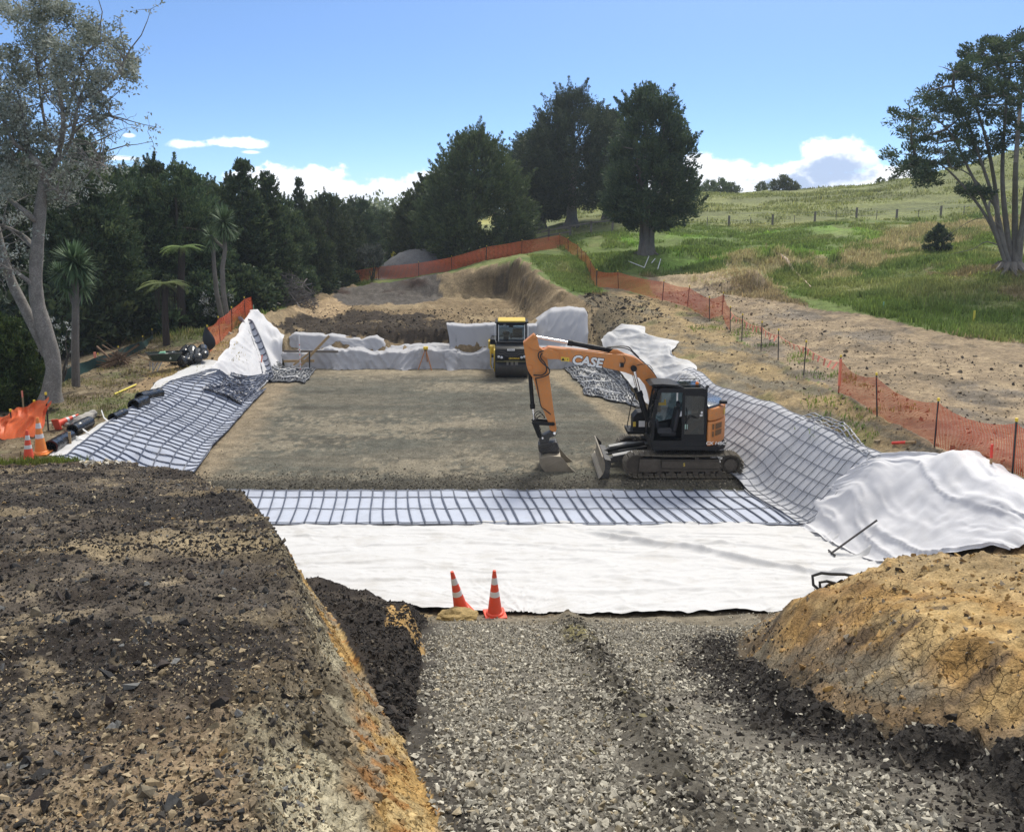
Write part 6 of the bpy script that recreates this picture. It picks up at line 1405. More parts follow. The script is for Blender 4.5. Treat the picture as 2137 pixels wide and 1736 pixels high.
# rear frame, offset by the steering
fr([(1.9,.95),(1.9,1.75),(3.7,1.75),(3.9,1.5),(3.9,.95)], -1.10, .46, 'rear_frame', M_BLACKP, ro, .06)
for s in (-1, 1):
    y = fr([(2.4,1.55),(2.4,1.0),(2.75,.92),(2.9,.32),(3.15,.32),(3.3,.95),(3.7,1.0),(3.7,1.55)], -.32 + s*.87 - .04, -.32 + s*.87 + .04, 'drum_fork', M_YELLOW, ro, .02)
m = MB(); m.tube([(-.98,.3,1.62),(-1.05,.35,1.2),(-1.05,.5,.55),(-.98,.5,.35)], .035, 8); m.build('ladder_rail', M_YELLOW, ro, smooth_=True)
m = MB(); m.box((-.98,.95,1.35), (.28,.55,.45)); m.build('side_tank', M_YELLOW, ro, bevel=.04)
m = MB(); m.box((-.98,.95,.95), (.22,.4,.05)); m.build('step', M_BLACKP, ro, bevel=.01)
# ------------------------------------------------------------------ trees and plants
def leafmat(name, dark, mid, lite, trans=.25, rough=.6):
    m = bpy.data.materials.new(name); m.use_nodes = True; nt = m.node_tree; nt.nodes.clear()
    out = nt.nodes.new('ShaderNodeOutputMaterial'); b = nt.nodes.new('ShaderNodeBsdfPrincipled'); t = nt.nodes.new('ShaderNodeBsdfTranslucent'); mx = nt.nodes.new('ShaderNodeMixShader')
    at = N(nt, 'ShaderNodeAttribute', attribute_name='Tone'); oi = nt.nodes.new('ShaderNodeObjectInfo')
    r = ramp(nt, [(0, dark), (.5, mid), (1, lite)], at.outputs['Fac'])
    hv = N(nt, 'ShaderNodeHueSaturation'); nt.links.new(r.outputs[0], hv.inputs['Color'])
    mr = N(nt, 'ShaderNodeMapRange'); nt.links.new(oi.outputs['Random'], mr.inputs[0]); mr.inputs[3].default_value = .75; mr.inputs[4].default_value = 1.3; nt.links.new(mr.outputs[0], hv.inputs['Value'])
    mr = N(nt, 'ShaderNodeMapRange'); nt.links.new(oi.outputs['Random'], mr.inputs[0]); mr.inputs[3].default_value = .485; mr.inputs[4].default_value = .515; nt.links.new(mr.outputs[0], hv.inputs['Hue'])
    nt.links.new(hv.outputs[0], b.inputs['Base Color']); nt.links.new(hv.outputs[0], t.inputs[0]); b.inputs['Roughness'].default_value = rough; b.inputs['Specular IOR Level'].default_value = .25
    mx.inputs[0].default_value = trans; nt.links.new(b.outputs[0], mx.inputs[1]); nt.links.new(t.outputs[0], mx.inputs[2]); nt.links.new(mx.outputs[0], out.inputs[0]); return m
L_TOT = leafmat('dark_conifer_foliage', (.042,.068,.044), (.070,.104,.054), (.125,.160,.070))
L_TOTG = leafmat('olive_conifer_foliage', (.052,.078,.036), (.088,.125,.048), (.150,.185,.070))
L_FOR = leafmat('forest_foliage', (.038,.064,.036), (.068,.102,.046), (.150,.185,.075))
L_GUM = leafmat('silver_green_leaves', (.16,.185,.135), (.33,.36,.29), (.52,.55,.49), .3)
L_CAB = leafmat('sword_leaves', (.045,.075,.035), (.085,.135,.060), (.20,.27,.15), .2)
L_FERN = leafmat('fern_fronds', (.060,.10,.030), (.13,.19,.055), (.26,.32,.11), .3)
L_BUSH = leafmat('bush_leaves', (.028,.050,.018), (.055,.090,.025), (.12,.155,.04))
L_PALE = leafmat('pale_shrub_leaves', (.12,.13,.11), (.25,.27,.24), (.5,.52,.5), .2)
L_HILL = leafmat('hilltop_leaves', (.07,.10,.045), (.13,.17,.075), (.24,.27,.13), .2)
L_YEL = leafmat('yellow_leaves', (.35,.36,.04), (.60,.60,.07), (.75,.74,.14), .3)
M_BARK = plain('grey_bark', (.155,.135,.115), .95, 0, .4, 3, .5, (.30,.28,.25), .6)
M_BARKG = plain('gum_bark', (.175,.155,.135), .9, 0, .55, 3.5, .9, (.40,.38,.34), .95)
M_BARKD = plain('dark_bark', (.075,.062,.050), .95, 0, .4, 4, .4)
def norm(a): return a/np.maximum(1e-9, np.linalg.norm(a, axis=-1, keepdims=True))
def leaves(cen, rad, n, L, wd, r, out=None, bias=.6, up=.2, tone=.5, tv=.28, flat=1.0):
    """rhombic leaf sprays around clump centres"""
    m = len(cen); k = np.repeat(np.arange(m), n); rad = np.asarray(rad) if np.ndim(rad) else np.full(m, rad)
    off = r.normal(0, 1, (len(k), 3)); off = off/np.maximum(1, np.linalg.norm(off, axis=1, keepdims=True)/1.6); off[:, 2] *= flat
    P = cen[k] + off*rad[k, None]*.62
    D = r.normal(0, 1, P.shape)*.7 + norm(off)*.6
    if out is not None: D += norm(out)[k]*bias*1.4
    D[:, 2] += up; D = norm(D); S = norm(np.cross(D, r.normal(0, 1, D.shape)))
    l = L*r.uniform(.6, 1.4, len(k))[:, None]; w = l*wd
    V = np.stack([P - D*l*.5, P + S*w*.5, P + D*l*.5, P - S*w*.5], 1).reshape(-1, 3)
    t = np.clip(tone + r.normal(0, tv*.85, m)[k] + r.normal(0, tv, len(k)), 0, 1)
    return V, np.arange(len(V)).reshape(-1, 4), np.repeat(t, 4)
def leafobj(name, parts, mat, par, obj=True):
    V = np.concatenate([p[0] for p in parts]); o = 0; Fs = []
    for p in parts: Fs.append(p[1] + o); o += len(p[0])
    return np_mesh(name, V, np.concatenate(Fs), mat, par, False, {'Tone': np.concatenate([p[2] for p in parts])}, obj)
def limb(mb, a, b, r0, r1, r, wob=.12, n=7, sides=8, sag=0):
    a, b = Vector(a), Vector(b); L = (b-a).length; P = []
    ph = r.uniform(0, 6, 6)
    for i in range(n):
        q = i/(n-1); e = math.sin(q*math.pi)*wob*L*.35
        P.append(a.lerp(b, q) + Vector((e*math.sin(ph[0]+q*4), e*math.sin(ph[1]+q*4), e*.6*math.sin(ph[2]+q*3) - sag*L*math.sin(q*math.pi))))
    mb.tube(P, [r0 + (r1-r0)*(i/(n-1))**.8 for i in range(n)], sides, cap=False); return P
def crown_points(prof, n, r, shell=.55, seed=0, gap=-.18, gsc=1.6, asym=.2):
    """prof: list of (z, radius); random clump centres biased to the outside, with noise-made gaps"""
    zs = np.array([p[0] for p in prof]); rs = np.array([p[1] for p in prof]); out = []; tot = 0
    while tot < n:
        z = r.uniform(zs[0], zs[-1], n*3); rr = np.interp(z, zs, rs); keep = r.random(n*3) < rr/rs.max(); z, rr = z[keep], rr[keep]
        a = r.uniform(0, 2*np.pi, len(z)); q = np.sqrt(r.uniform(shell**2, 1, len(z)))
        lump = 1 + asym*fbm(np.cos(a)*1.4 + seed, np.sin(a)*1.4, 1, 3, seed, z*.45)*2
        x, y = np.cos(a)*rr*q*lump, np.sin(a)*rr*q*lump; g = fbm(x, y, gsc, 3, seed+3, z) > gap
        out.append(np.stack([x, y, z], 1)[g]); tot += g.sum()
    return np.concatenate(out)[:n]
def conifer(name, prof, seed, mat, nc=900, nl=34, L=.42, trunk_r=.4, stems=1, spires=40, bark=None, parent=None, shell=.5, gap=-.18, lean_=0, stem_h=None):
    r = np.random.default_rng(seed); C_ = crown_points(prof, nc, r, shell, seed, gap)
    zm = prof[0][0] + .35*(prof[-1][0]-prof[0][0]); ax = np.array([0, 0, zm]); out = C_ - ax*np.array([0,0,1]); out[:, 2] = out[:, 2]*.4 + 1.0*np.linalg.norm(C_[:, :2], axis=1)*.5
    par = [leaves(C_, r.uniform(.28, .62, len(C_))*prof_scale(prof), nl, L, .30, r, out, .8, .45, .42, .22, .75)]
    # pointed sprays breaking the outline
    k = r.choice(len(C_), spires); sp = []
    zs = [p[0] for p in prof]; rs = [p[1] for p in prof]
    for i in k:
        c = C_[i]; rr = np.interp(c[2], zs, rs); d = np.array([c[0], c[1], .9*rr + .6]); d = d/np.linalg.norm(d); c2 = np.array([c[0], c[1], c[2]])*1.0
        for s in range(5): sp.append(c2 + d*(.08 + .13*s)*prof_scale(prof)*1.5)
    sp = np.array(sp); par.append(leaves(sp, np.tile(np.array([.20,.18,.15,.12,.08]), len(k))*prof_scale(prof), 30, L*.62, .30, r, None, 0, .6, .5, .2))
    crown = leafobj('crown', par, mat, parent)
    mb = MB(); top = prof[-1][0]; h0 = prof[0][0]
    for s in range(stems):
        a = 2*math.pi*s/max(1, stems) + .5; o = 0 if stems == 1 else trunk_r*.62
        P = [Vector((o*math.cos(a)*1.25*(1 - .2*q) + (0 if stems == 1 else 1.4*q*q*math.cos(a)*prof[len(prof)//2][1]*.25), o*math.sin(a)*1.25 + (0 if stems == 1 else 1.4*q*q*math.sin(a)*prof[len(prof)//2][1]*.25), -.3 + (top*.8+.3)*q)) for q in np.linspace(0, 1, 10)]
        rad = trunk_r if stems == 1 else trunk_r*.62
        mb.tube(P, [rad*(1.55 if i == 0 else 1)*(1 - .085*i) for i in range(10)], 10, cap=False)
        for i in (3, 4, 5, 6, 7):
            for b in range(2):
                t = C_[r.integers(len(C_))]
                if abs(t[2] - P[i].z) < top*.28: limb(mb, P[i], tuple(t*np.array([.85,.85,1])), rad*.32, .03, r, .15, 6, 5)
    for s in range(5):
        a = r.uniform(0, 6.28); mb.tube([(trunk_r*.6*math.cos(a), trunk_r*.6*math.sin(a), .35), (trunk_r*1.3*math.cos(a), trunk_r*1.3*math.sin(a), .08), (trunk_r*2.4*math.cos(a), trunk_r*2.4*math.sin(a), -.12)], [trunk_r*.35, trunk_r*.25, trunk_r*.1], 6, cap=False)
    tr = mb.build('trunk', bark or M_BARK, parent, smooth_=True)
    return crown, tr
def prof_scale(prof): return max(.6, max(p[1] for p in prof)/3.4)
def place(px, py, d, dz=0): p = Vector(WD(px, py, d)); return Vector((p.x, p.y, gz(p.x, p.y) + dz))
def ztop(px, py, d): return WD(px, py, d)[2]

# lone tree on the paddock
b = place(1350, 530, 66); H = ztop(1348,168,66) - b.z
t = thing('conifer_tree', 'dark lone totara with a fluted grey trunk standing in the green paddock', 'tree', tuple(b), 0, 'dark trees round the pit')
conifer('x', [(1.9,1.9),(2.8,3.4),(4.4,3.95),(6.0,3.7),(8.2,3.1),(10.2,2.3),(12.0,1.3),(H-.4,.3)], 11, L_TOT, 980, 60, .29, .46, 5, 230, None, t, .35, -.06)
# pair behind the rail fence
for px, py, ptop, xt, d, prof, sd, lb in ((1193,466,190,1200,92,[(2.2,3.6),(3.6,5.6),(6,6.3),(9,5.7),(11.5,4.4),(13.6,2.6),(15.1,.7)],12,'tallest broad dark tree on a thick trunk behind the rail fence'),
    (1128,470,262,1112,97,[(1.4,2.6),(3,4.2),(6,4.6),(9,3.7),(11,2.2),(12.2,.6)],13,'dark rounded tree half hidden left of the thick trunk'),
    (1268,468,232,1262,97,[(4.4,2.4),(6,3.4),(8.5,3.6),(11,2.8),(13,1.6),(14.4,.5)],14,'narrow dark tree filling the gap left of the lone totara')):
    b = place(px, py, d); t = thing('conifer_tree', lb, 'tree', tuple(b), 0, 'dark trees round the pit')
    s = (ztop(xt, ptop, d) - b.z)/prof[-1][0]; t.scale = (s, s, s)
    conifer('x', prof, sd, L_TOT, 980, 58, .34, .70, 1, 210, None, t, .4, -.08)
for px, py, ptop, d, prof, sd, lb in ((990,512,272,80,[(.2,3.6),(1.6,4.7),(4,4.9),(7,4.1),(9.4,2.7),(11.3,.6)],15,'olive green bushy tree reaching the ground behind the far fence'),
    (905,515,372,84,[(.2,2.4),(2,3.0),(4.5,2.5),(6.8,.5)],16,'smaller olive tree at the left foot of the bushy one'),
    (862,500,425,95,[(.2,2.0),(1.6,2.5),(3.4,1.9),(5,.4)],17,'low olive tree leftmost of the clump behind the gravel heap')):
    b = place(px, py, d); t = thing('conifer_tree', lb, 'tree', tuple(b), 0, 'dark trees round the pit')
    s = (ztop(px, ptop, d) - b.z)/prof[-1][0]; t.scale = (s, s, s); conifer('x', prof, sd, L_TOTG, 900, 60, .33, .4, 1, 170, None, t, .45, -.2)

# forest on the left: five kinds, copied
kinds = []
for k, prof in enumerate(([(.3,2.0),(2,2.7),(5,2.5),(8,1.7),(10,.9),(11.2,.25)], [(.3,2.2),(2.5,2.9),(5.5,2.8),(8.2,2.2),(10,1.3),(11,.4)], [(.3,1.7),(2,2.3),(5,2.0),(8,1.2),(10.4,.5),(11.6,.12)], [(.3,2.5),(2.4,3.2),(5,3.1),(7.6,2.4),(9.4,1.5),(10.4,.5)], [(.8,1.3),(3,1.9),(6,1.5),(9,1.0),(11.2,.5),(12,.15)])):
    t = thing('forest_tree', '', 'tree', (0, 0, -500), 0, 'dark trees of the wood')
    conifer('x', prof, 30+k, L_FOR, 640, 44, .29, .26, 1, 130, M_BARKD, t, .3, -.3); kinds.append((t, prof[-1][0]))
forest = [(172,292,44,0,1.05,'tall dark tree of the wood just right of the bare gum trunk'),(118,330,50,3,1.2,None),(40,318,46,1,1.2,None),(-45,300,48,3,1.2,None),(222,340,47,2,1,'dark tree of the wood behind the nearest cabbage tree'),(265,352,50,1,1,None),(318,338,52,0,1,'dark pointed tree of the wood above the tree ferns'),(362,345,51,3,1,None),(405,372,54,1,1,None),(452,388,56,3,1,None),(503,334,55,4,1.25,'tallest pointed tree in the middle of the wood'),(480,372,60,0,1,None),(556,352,57,2,1.15,'ragged pointed tree of the wood above the brush pile'),(528,400,60,3,1,None),(592,412,63,1,1,None),(622,372,74,4,.8,'thin spire tree standing clear above the wood edge'),(648,432,66,0,1,None),(682,406,74,3,1,None),(722,428,80,1,1,None),(757,418,88,0,1.1,None),(798,440,96,3,1.1,None),(842,418,104,4,1.1,'pale pointed tree at the end of the wood beside the olive clump'),
 (80,345,60,0,1.2,None),(200,335,62,1,1,None),(290,352,64,3,1,None),(385,362,66,0,1,None),(432,378,70,1,1,None),(700,412,95,0,1,None),(738,414,104,1,1.1,None),(780,432,112,3,1.1,None),(664,415,88,1,1,None),(-120,290,50,1,1.3,None),(600,430,72,3,1,None),(545,420,66,1,1,None)]
used = set(); nuns = ['behind','among','deep in','near']
for i, (px, py, d, k, ws, lb) in enumerate(forest):
    src, h0 = kinds[k]; x, y, _ = WD(px, py, d); b = Vector((x, y, gz(x, y) - .1)); s = (ztop(px, py, d) - b.z)/h0
    o = src if k not in used else copy_tree(src); used.add(k)
    o.location = b; o.scale = (s*ws*1.05, s*ws*1.05, s); o.rotation_euler = (0, 0, (i*2.4) % 6.28)
    o['label'] = lb or 'dark close-set tree within the mass of the wood'
# understorey shrubs in front of the trunks
def bush(name, prof, seed, mat, n=160, nl=30, L=.26, wd=.4, tone=.45): 
    r = np.random.default_rng(seed); C_ = crown_points(prof, n, r, .3, seed, -.35, .8, .3); t = thing(name, '', 'shrub', (0, 0, -500))
    leafobj('foliage', [leaves(C_, r.uniform(.18,.38,len(C_))*max(p[1] for p in prof)*.55, nl, L, wd, r, C_ - np.array([0,0,.3]), .6, .3, tone, .26)], mat, t)
    mb = MB(); 
    for k in range(7): c = C_[r.integers(len(C_))]; limb(mb, (r.normal(0,.08), r.normal(0,.08), -.1), tuple(c*.9), .05, .012, r, .15, 5, 5)
    mb.build('stem', M_BARKD, t); return t
ub = bush('understorey_shrub', [(.1,1.3),(.9,1.7),(2.0,1.3),(3.0,.4)], 41, L_FOR, 190, 32, .34)
ub['group'] = 'shrubs along the foot of the wood'
for i, (px, d, s) in enumerate(((-40,40,1.3),(40,42,1.2),(118,41,1.1),(205,43,1.15),(255,45,1),(312,46,.95),(365,47,1.0),(420,48,1.0),(455,50,.9),(505,51,1.0),(548,54,.9),(620,60,.8),(660,66,.9),(705,72,.8),(735,76,.9),(-110,42,1.4),(165,46,1.2),(285,49,1.1),(395,51,1.1),(480,54,1.0))):
    x = (px - CX0)/F*d; o = ub if i == 0 else copy_tree(ub); o.location = (x, d, gz(x, d) - .1); o.scale = (s*1.15, s*1.15, s); o.rotation_euler = (0,0,i*1.7); o['label'] = 'dark leafy shrub at the shaded foot of the wood'

# big silver leaved tree on the left ---------------------------------------------------
D5 = 27.0; b5 = place(106, 818, D5); gum = thing('gum_tree', 'tall silver leaved tree with a leaning grey trunk on the left bench', 'tree', tuple(b5))
def G(px, py, dd=0): v = Vector(WD(px, py, D5 + dd)) - b5; return v
r5 = np.random.default_rng(51); mb = MB()
def path(pts, rads, sides=10):
    P = []; Rr = []
    for i in range(len(pts)-1):
        p0, p1, p2, p3 = [Vector(pts[max(0, min(len(pts)-1, i+j))]) for j in (-1, 0, 1, 2)]
        for t in (0, .25, .5, .75):
            P.append(.5*((2*p1) + (p2-p0)*t + (2*p0-5*p1+4*p2-p3)*t*t + (3*p1-p0-3*p2+p3)*t**3)); Rr.append(rads[i] + (rads[i+1]-rads[i])*t)
    P.append(Vector(pts[-1])); Rr.append(rads[-1]); mb.tube(P, [q*(1 + .03*math.sin(i*1.3) + .02*math.sin(i*5.1)) for i, q in enumerate(Rr)], sides, cap=False); return P
TR = path([G(106,835),G(108,810),G(112,770),G(103,720),G(88,670),G(76,620),G(75,560),G(80,490),G(86,420),G(93,378)], [.40,.29,.24,.245,.235,.21,.195,.185,.17,.155], 14)
T2 = path([G(98,740,.3),G(80,700,.3),G(50,640,.4),G(25,590,.5),G(8,540,.5),G(-10,470,.6),G(-35,380,.7)], [.17,.175,.165,.155,.145,.13,.11], 10)
BRs = [([(76,600),(50,580),(20,562),(-15,560)],.12),([(74,520),(50,495),(15,475),(-20,465)],.14),([(78,465),(50,440),(10,410),(-25,395)],.13),([(93,378),(82,345),(60,318),(52,270),(40,200)],.15),([(93,378),(112,345),(125,310),(132,250),(120,170),(110,80)],.15),([(112,345),(140,310),(152,280),(165,210),(190,150)],.10),([(60,318),(30,300),(8,255),(-20,200)],.10),([(82,345),(50,345),(20,330),(-10,335)],.08),([(120,300),(95,260),(85,200),(75,120)],.08),([(152,280),(180,255),(210,240),(240,245)],.05),([(165,210),(210,190),(245,160),(262,120)],.06),([(132,250),(160,180),(175,120),(215,80)],.06),([(150,290),(190,300),(205,330),(225,352)],.035),([(132,315),(170,330),(190,345),(200,352)],.03),([(90,400),(115,395),(125,410),(138,420)],.05)]
ends = []
for pts, r0 in BRs:
    P = path([G(x, y, r5.normal(0,.5) if i else 0) for i, (x, y) in enumerate(pts)], list(np.linspace(r0*.75, r0*.25, len(pts))), 8); ends.append(P)
tips = []
for P in ends:
    for k in range(len(P)//2, len(P)):
        for s in range(2):
            e = P[k] + Vector((r5.normal(0,.55), r5.normal(0,.5), r5.normal(.25,.45))); limb(mb, P[k], e, .028, .008, r5, .25, 5, 5); tips.append(e)
            for q in range(2): e2 = e + Vector((r5.normal(0,.35), r5.normal(0,.3), r5.normal(.12,.3))); limb(mb, e, e2, .010, .004, r5, .3, 4, 4); tips.append(e2)
for x0, y0, x1, y1 in ((190,300,262,268),(180,262,258,238),(175,250,250,290),(190,300,205,345),(210,240,264,250),(185,285,235,272),(195,262,240,300),(170,310,200,356),(160,300,215,302)):
    P = limb(mb, G(x0, y0), G(x1, y1, .4), .030, .007, r5, .25, 7, 5)
    for k in range(2, 7):
        e = P[k] + Vector((r5.normal(.1,.22), r5.normal(0,.2), r5.normal(0,.25))); limb(mb, P[k], e, .010, .003, r5, .3, 4, 4)
mb.build('trunk', M_BARKG, gum, smooth_=True)
lump = [(108,30,34),(60,75,40),(25,85,34),(150,95,42),(215,100,38),(245,140,30),(90,130,48),(35,150,46),(180,150,46),(235,185,32),(130,185,50),(70,200,48),(15,215,44),(195,215,36),(110,245,36),(40,260,34),(-15,170,60),(-20,270,50),(75,300,22),(130,390,24),(20,360,40),(-20,380,40),(40,395,24),(115,420,18),(258,160,16),(105,5,22),(165,60,28),(50,30,26),(0,30,30),(-30,90,50)]
CC = []; OO = []
for px, py, rp in lump:
    n = int(7 + rp*.62); a = r5.normal(0, 1, (n, 3)); a /= np.maximum(1, np.linalg.norm(a, axis=1, keepdims=True)/1.3)
    c = np.array(G(px, py, r5.normal(0, .6))); q = c + a*np.array([rp/62., rp/45., rp/62.])*.8; g = fbm(q[:,0]*1.0, q[:,1], .8, 3, 52, q[:,2]) > -.12; CC.append(q[g]); OO.append(a[g])
CC = np.concatenate(CC); OO = np.concatenate(OO)
leafobj('crown', [leaves(CC, r5.uniform(.16,.34,len(CC)), 52, .115, .42, r5, OO, .5, .3, .5, .26), leaves(np.array([tuple(t) for t in tips]), .16, 12, .11, .42, r5, None, 0, .3, .55, .25)], L_GUM, gum)

# cabbage trees -----------------------------------------------------------------------
def sword_head(c, rad, n, r):
    D = norm(r.normal(0, 1, (n, 3)) + np.array([0, 0, .35])); l = rad*r.uniform(.75, 1.12, n); V = []; Fc = []; T = []
    for k in range(n):
        d = D[k]; s = np.cross(d, [0, 0, 1]); s = s/max(1e-6, np.linalg.norm(s)); w = rad*.036; base = len(V); t = np.clip(r.normal(.5, .22), 0, 1)
        droop = .35*max(0, 1 - d[2])
        for i, (q, wf) in enumerate(((.08,.5),(.4,1),(.75,.8),(1,.08))):
            p = c + d*l[k]*q - np.array([0,0,droop*l[k]*q*q*.5]); V += [p - s*w*wf, p + s*w*wf]; T += [t, t]
        for i in range(3): a = base + 2*i; Fc.append((a, a+1, a+3, a+2))
    return np.array(V), np.array(Fc), np.array(T)
def cabbage(base, heads, trunk, label, seed, d):
    b = place(*base, d); t = thing('cabbage_tree', label, 'tree', tuple(b), 0, 'cabbage trees'); r = np.random.default_rng(seed); mb = MB(); parts = []
    Tp = [Vector(WD(x, y, d)) - b for x, y in trunk]; Tp[0].z -= .2; mb.tube(Tp, list(np.linspace(.15,.10,len(Tp))), 9, cap=False)
    for px, py, rp, n in heads:
        h = Vector(WD(px, py, d + r.normal(0,.2))) - b; j = min(Tp, key=lambda q: (q-h).length if q.z < h.z - .1 else 99); limb(mb, j, h, .09, .06, r, .1, 5, 7); parts.append(sword_head(np.array(h), rp*d/F, n, r))
    mb.build('trunk', M_BARK, t, smooth_=True); leafobj('crown', parts, L_CAB, t); return t
cabbage((158,790), [(152,545,50,300),(168,560,40,180),(125,572,34,150),(172,598,34,140),(140,600,30,90)], [(158,795),(157,720),(158,640),(158,600),(156,575)], 'cabbage tree nearest the big silver tree with a straight thin trunk', 61, 30.5)
cabbage((470,662), [(466,462,38,240),(474,478,28,120),(440,492,26,110)], [(476,668),(466,610),(464,560),(470,520),(468,490)], 'slim cabbage tree rising over the pale shrub at the edge of the wood', 62, 45)
cabbage((448,650), [(442,500,26,110),(436,515,22,80)], [(462,655),(452,610),(447,560),(445,520)], 'second slimmer cabbage tree leaning beside the pale shrub', 63, 46)
# tree ferns ---------------------------------------------------------------------------
def tree_fern(px, py, pbase, d, rad, label, seed, trunk_r=.16, skirt=True):
    b = place(px, pbase, d); c = Vector(WD(px, py, d)) - b; t = thing('tree_fern', label, 'tree fern', tuple(b), 0, 'tree ferns'); r = np.random.default_rng(seed)
    V = []; Fc = []; T = []
    for k in range(20):
        a = 2*math.pi*k/20 + r.normal(0,.1); L = rad*r.uniform(.8,1.1); el = r.uniform(.15,.5); tn = np.clip(r.normal(.6,.18),0,1); prev = None
        for i in range(26):
            q = i/25; x = L*q*math.cos(el*(1-q*.6)); z = L*(math.sin(el)*q*1.15 - .62*q*q); p = np.array([c.x + x*math.cos(a), c.y + x*math.sin(a), c.z + z]); s = np.array([-math.sin(a), math.cos(a), 0]); f = np.array([math.cos(a), math.sin(a), 0])
            w = L*.20*math.sin(math.pi*min(1, .08 + q*.92))**.8
            for sd in (-1, 1):
                b0 = len(V); tip = p + s*sd*w + f*w*.35 - np.array([0,0,w*.25]); V += [p - f*L*.008, p + f*L*.024, tip, tip - f*L*.012]; T += [tn]*4; Fc.append((b0, b0+1, b0+2, b0+3))
    leafobj('fronds', [(np.array(V), np.array(Fc), np.array(T))], L_FERN, t)
    mb = MB(); mb.tube([(0,0,-.3),(.02,0,c.z*.5),(c.x,c.y,c.z)], [trunk_r*1.1, trunk_r, trunk_r*.9], 9); 
    if skirt:
        for k in range(60): a = r.uniform(0,6.28); q = r.uniform(.25,.75); x0 = Vector((c.x + .12*math.cos(a), c.y + .12*math.sin(a), c.z - .05)); mb.tube([x0, x0 + Vector((q*.7*math.cos(a), q*.7*math.sin(a), -.35)), x0 + Vector((q*.75*math.cos(a), q*.75*math.sin(a), -1.0 - .5*q))], [.012,.01,.004], 3, cap=False)
    mb.build('trunk', plain('fern_trunk_%d' % seed, (.045,.034,.028), .95, 0, .3, 6, .4), t, smooth_=True); return t
tree_fern(345, 592, 678, 41, 1.35, 'bright green tree fern with a brown skirt of dead fronds', 71)
tree_fern(380, 516, 655, 46, 1.35, 'taller tree fern behind the brown skirted one', 72, .2, False)
# near dark bush at the left edge ---------------------------------------------------------
bb = place(15, 852, 27.5); nb = bush('conifer_bush', [(.1,.95),(.9,1.2),(1.9,1.05),(2.7,.65),(3.2,.2)], 81, L_BUSH, 480, 70, .14, .3); nb.location = bb; nb['label'] = 'dense dark green conifer bush at the left edge in front of the big silver tree'; nb['category'] = 'bush'
ps = bush('pale_shrub', [(.5,.9),(1.2,1.2),(2.0,.8),(2.5,.2)], 82, L_PALE, 60, 16, .14, .45, .6); ps.location = place(452, 645, 47); ps['label'] = 'thin pale leaved shrub at the foot of the slim cabbage trees'
ps2 = bush('pale_shrub', [(.5,.5),(1.4,.9),(2.4,.9),(3.0,.3)], 83, L_PALE, 36, 12, .12, .45, .6); ps2.location = place(118, 700, 33); ps2['label'] = 'sparse pale shrub between the big trunk and the near cabbage tree'
for px, py, d, s, lb in ((1957,528,61,1.0,'small dark shrub alone on the dry slope of the paddock'),(1350,425,118,.9,'small shrub on the bright hillside left of the lone totara')):
    o = bush('small_shrub', [(.1,.7),(.7,.9),(1.4,.7),(1.9,.2)], int(px), L_TOT, 90, 28, .24); o.location = place(px, py, d); o.scale = (s,)*3; o['label'] = lb
yb = bush('yellow_bush', [(.3,.3),(1.0,.55),(1.8,.4),(2.3,.15)], 84, L_YEL, 50, 20, .2); yb.location = place(824, 533, 88); yb['label'] = 'bright yellow bush in the far gap at the end of the wood'
rt = bush('round_tree', [(1.2,.5),(1.7,1.25),(2.5,1.35),(3.1,.7)], 85, leafmat('grey_green_leaves', (.05,.06,.05), (.08,.095,.08), (.13,.15,.12)), 110, 26, .22); rt.location = place(776, 530, 74); rt['label'] = 'small round headed grey tree at the grassy end of the wood'; rt['category'] = 'tree'
gs = bush('round_tree', [(.6,.6),(1.4,1.3),(2.6,1.1),(3.4,.4)], 86, L_BUSH, 110, 26, .22); gs.location = place(735, 535, 84); gs['label'] = 'dull green small tree left of the round grey one'; gs['category'] = 'tree'
# hilltop trees
hb_ = bush('hilltop_bush', [(.1,1.6),(1.0,2.2),(2.0,1.6),(2.8,.4)], 87, L_HILL, 90, 26, .38); hb_['group'] = 'bushes along the ridge'
for i, (px, py, d, s, lb) in enumerate(((1478,405,140,.9,'pale bush on the ridge nearest the lone totara'),(1500,404,140,1.0,'second pale bush along the ridge'),(1524,403,140,.75,'small pale bush at the end of the ridge group'),(1588,402,140,.65,'low pale bush left of the taller ridge tree'),(1628,397,131,.85,'taller darker tree on the ridge'),(1652,398,131,.55,'low bush right of the taller ridge tree'),(1832,384,128,.35,'tiny bush on the rising ridge'),(1858,376,126,.35,'tiny bush highest on the rising ridge'))):
    o = hb_ if i == 0 else copy_tree(hb_); x = (px-CX0)/F*d*.99; o.location = (x, d, gz(x, d) - .2); o.scale = (s, s, s*1.05); o.rotation_euler = (0,0,i*1.9); o['label'] = lb
# far woods beyond the flats as one mass
r9 = np.random.default_rng(91); FC = []
for k in range(420):
    x = r9.uniform(-210, 20); y = 190 + 40*vnoise(np.array([x*.03]), np.array([.5]))[0] + r9.uniform(0, 40); s = r9.uniform(2.2,4.0); FC.append((x, y, gz(x, y) + s*r9.uniform(.3,1.6)))
FC = np.array(FC); o = leafobj('far_woods', [leaves(FC, 3.2, 46, 1.2, .6, r9, None, 0, .3, .55, .25)], L_HILL, None); tag(o, 'pale far woods along the flat horizon beyond the dark trees', 'woods', None, 'stuff')

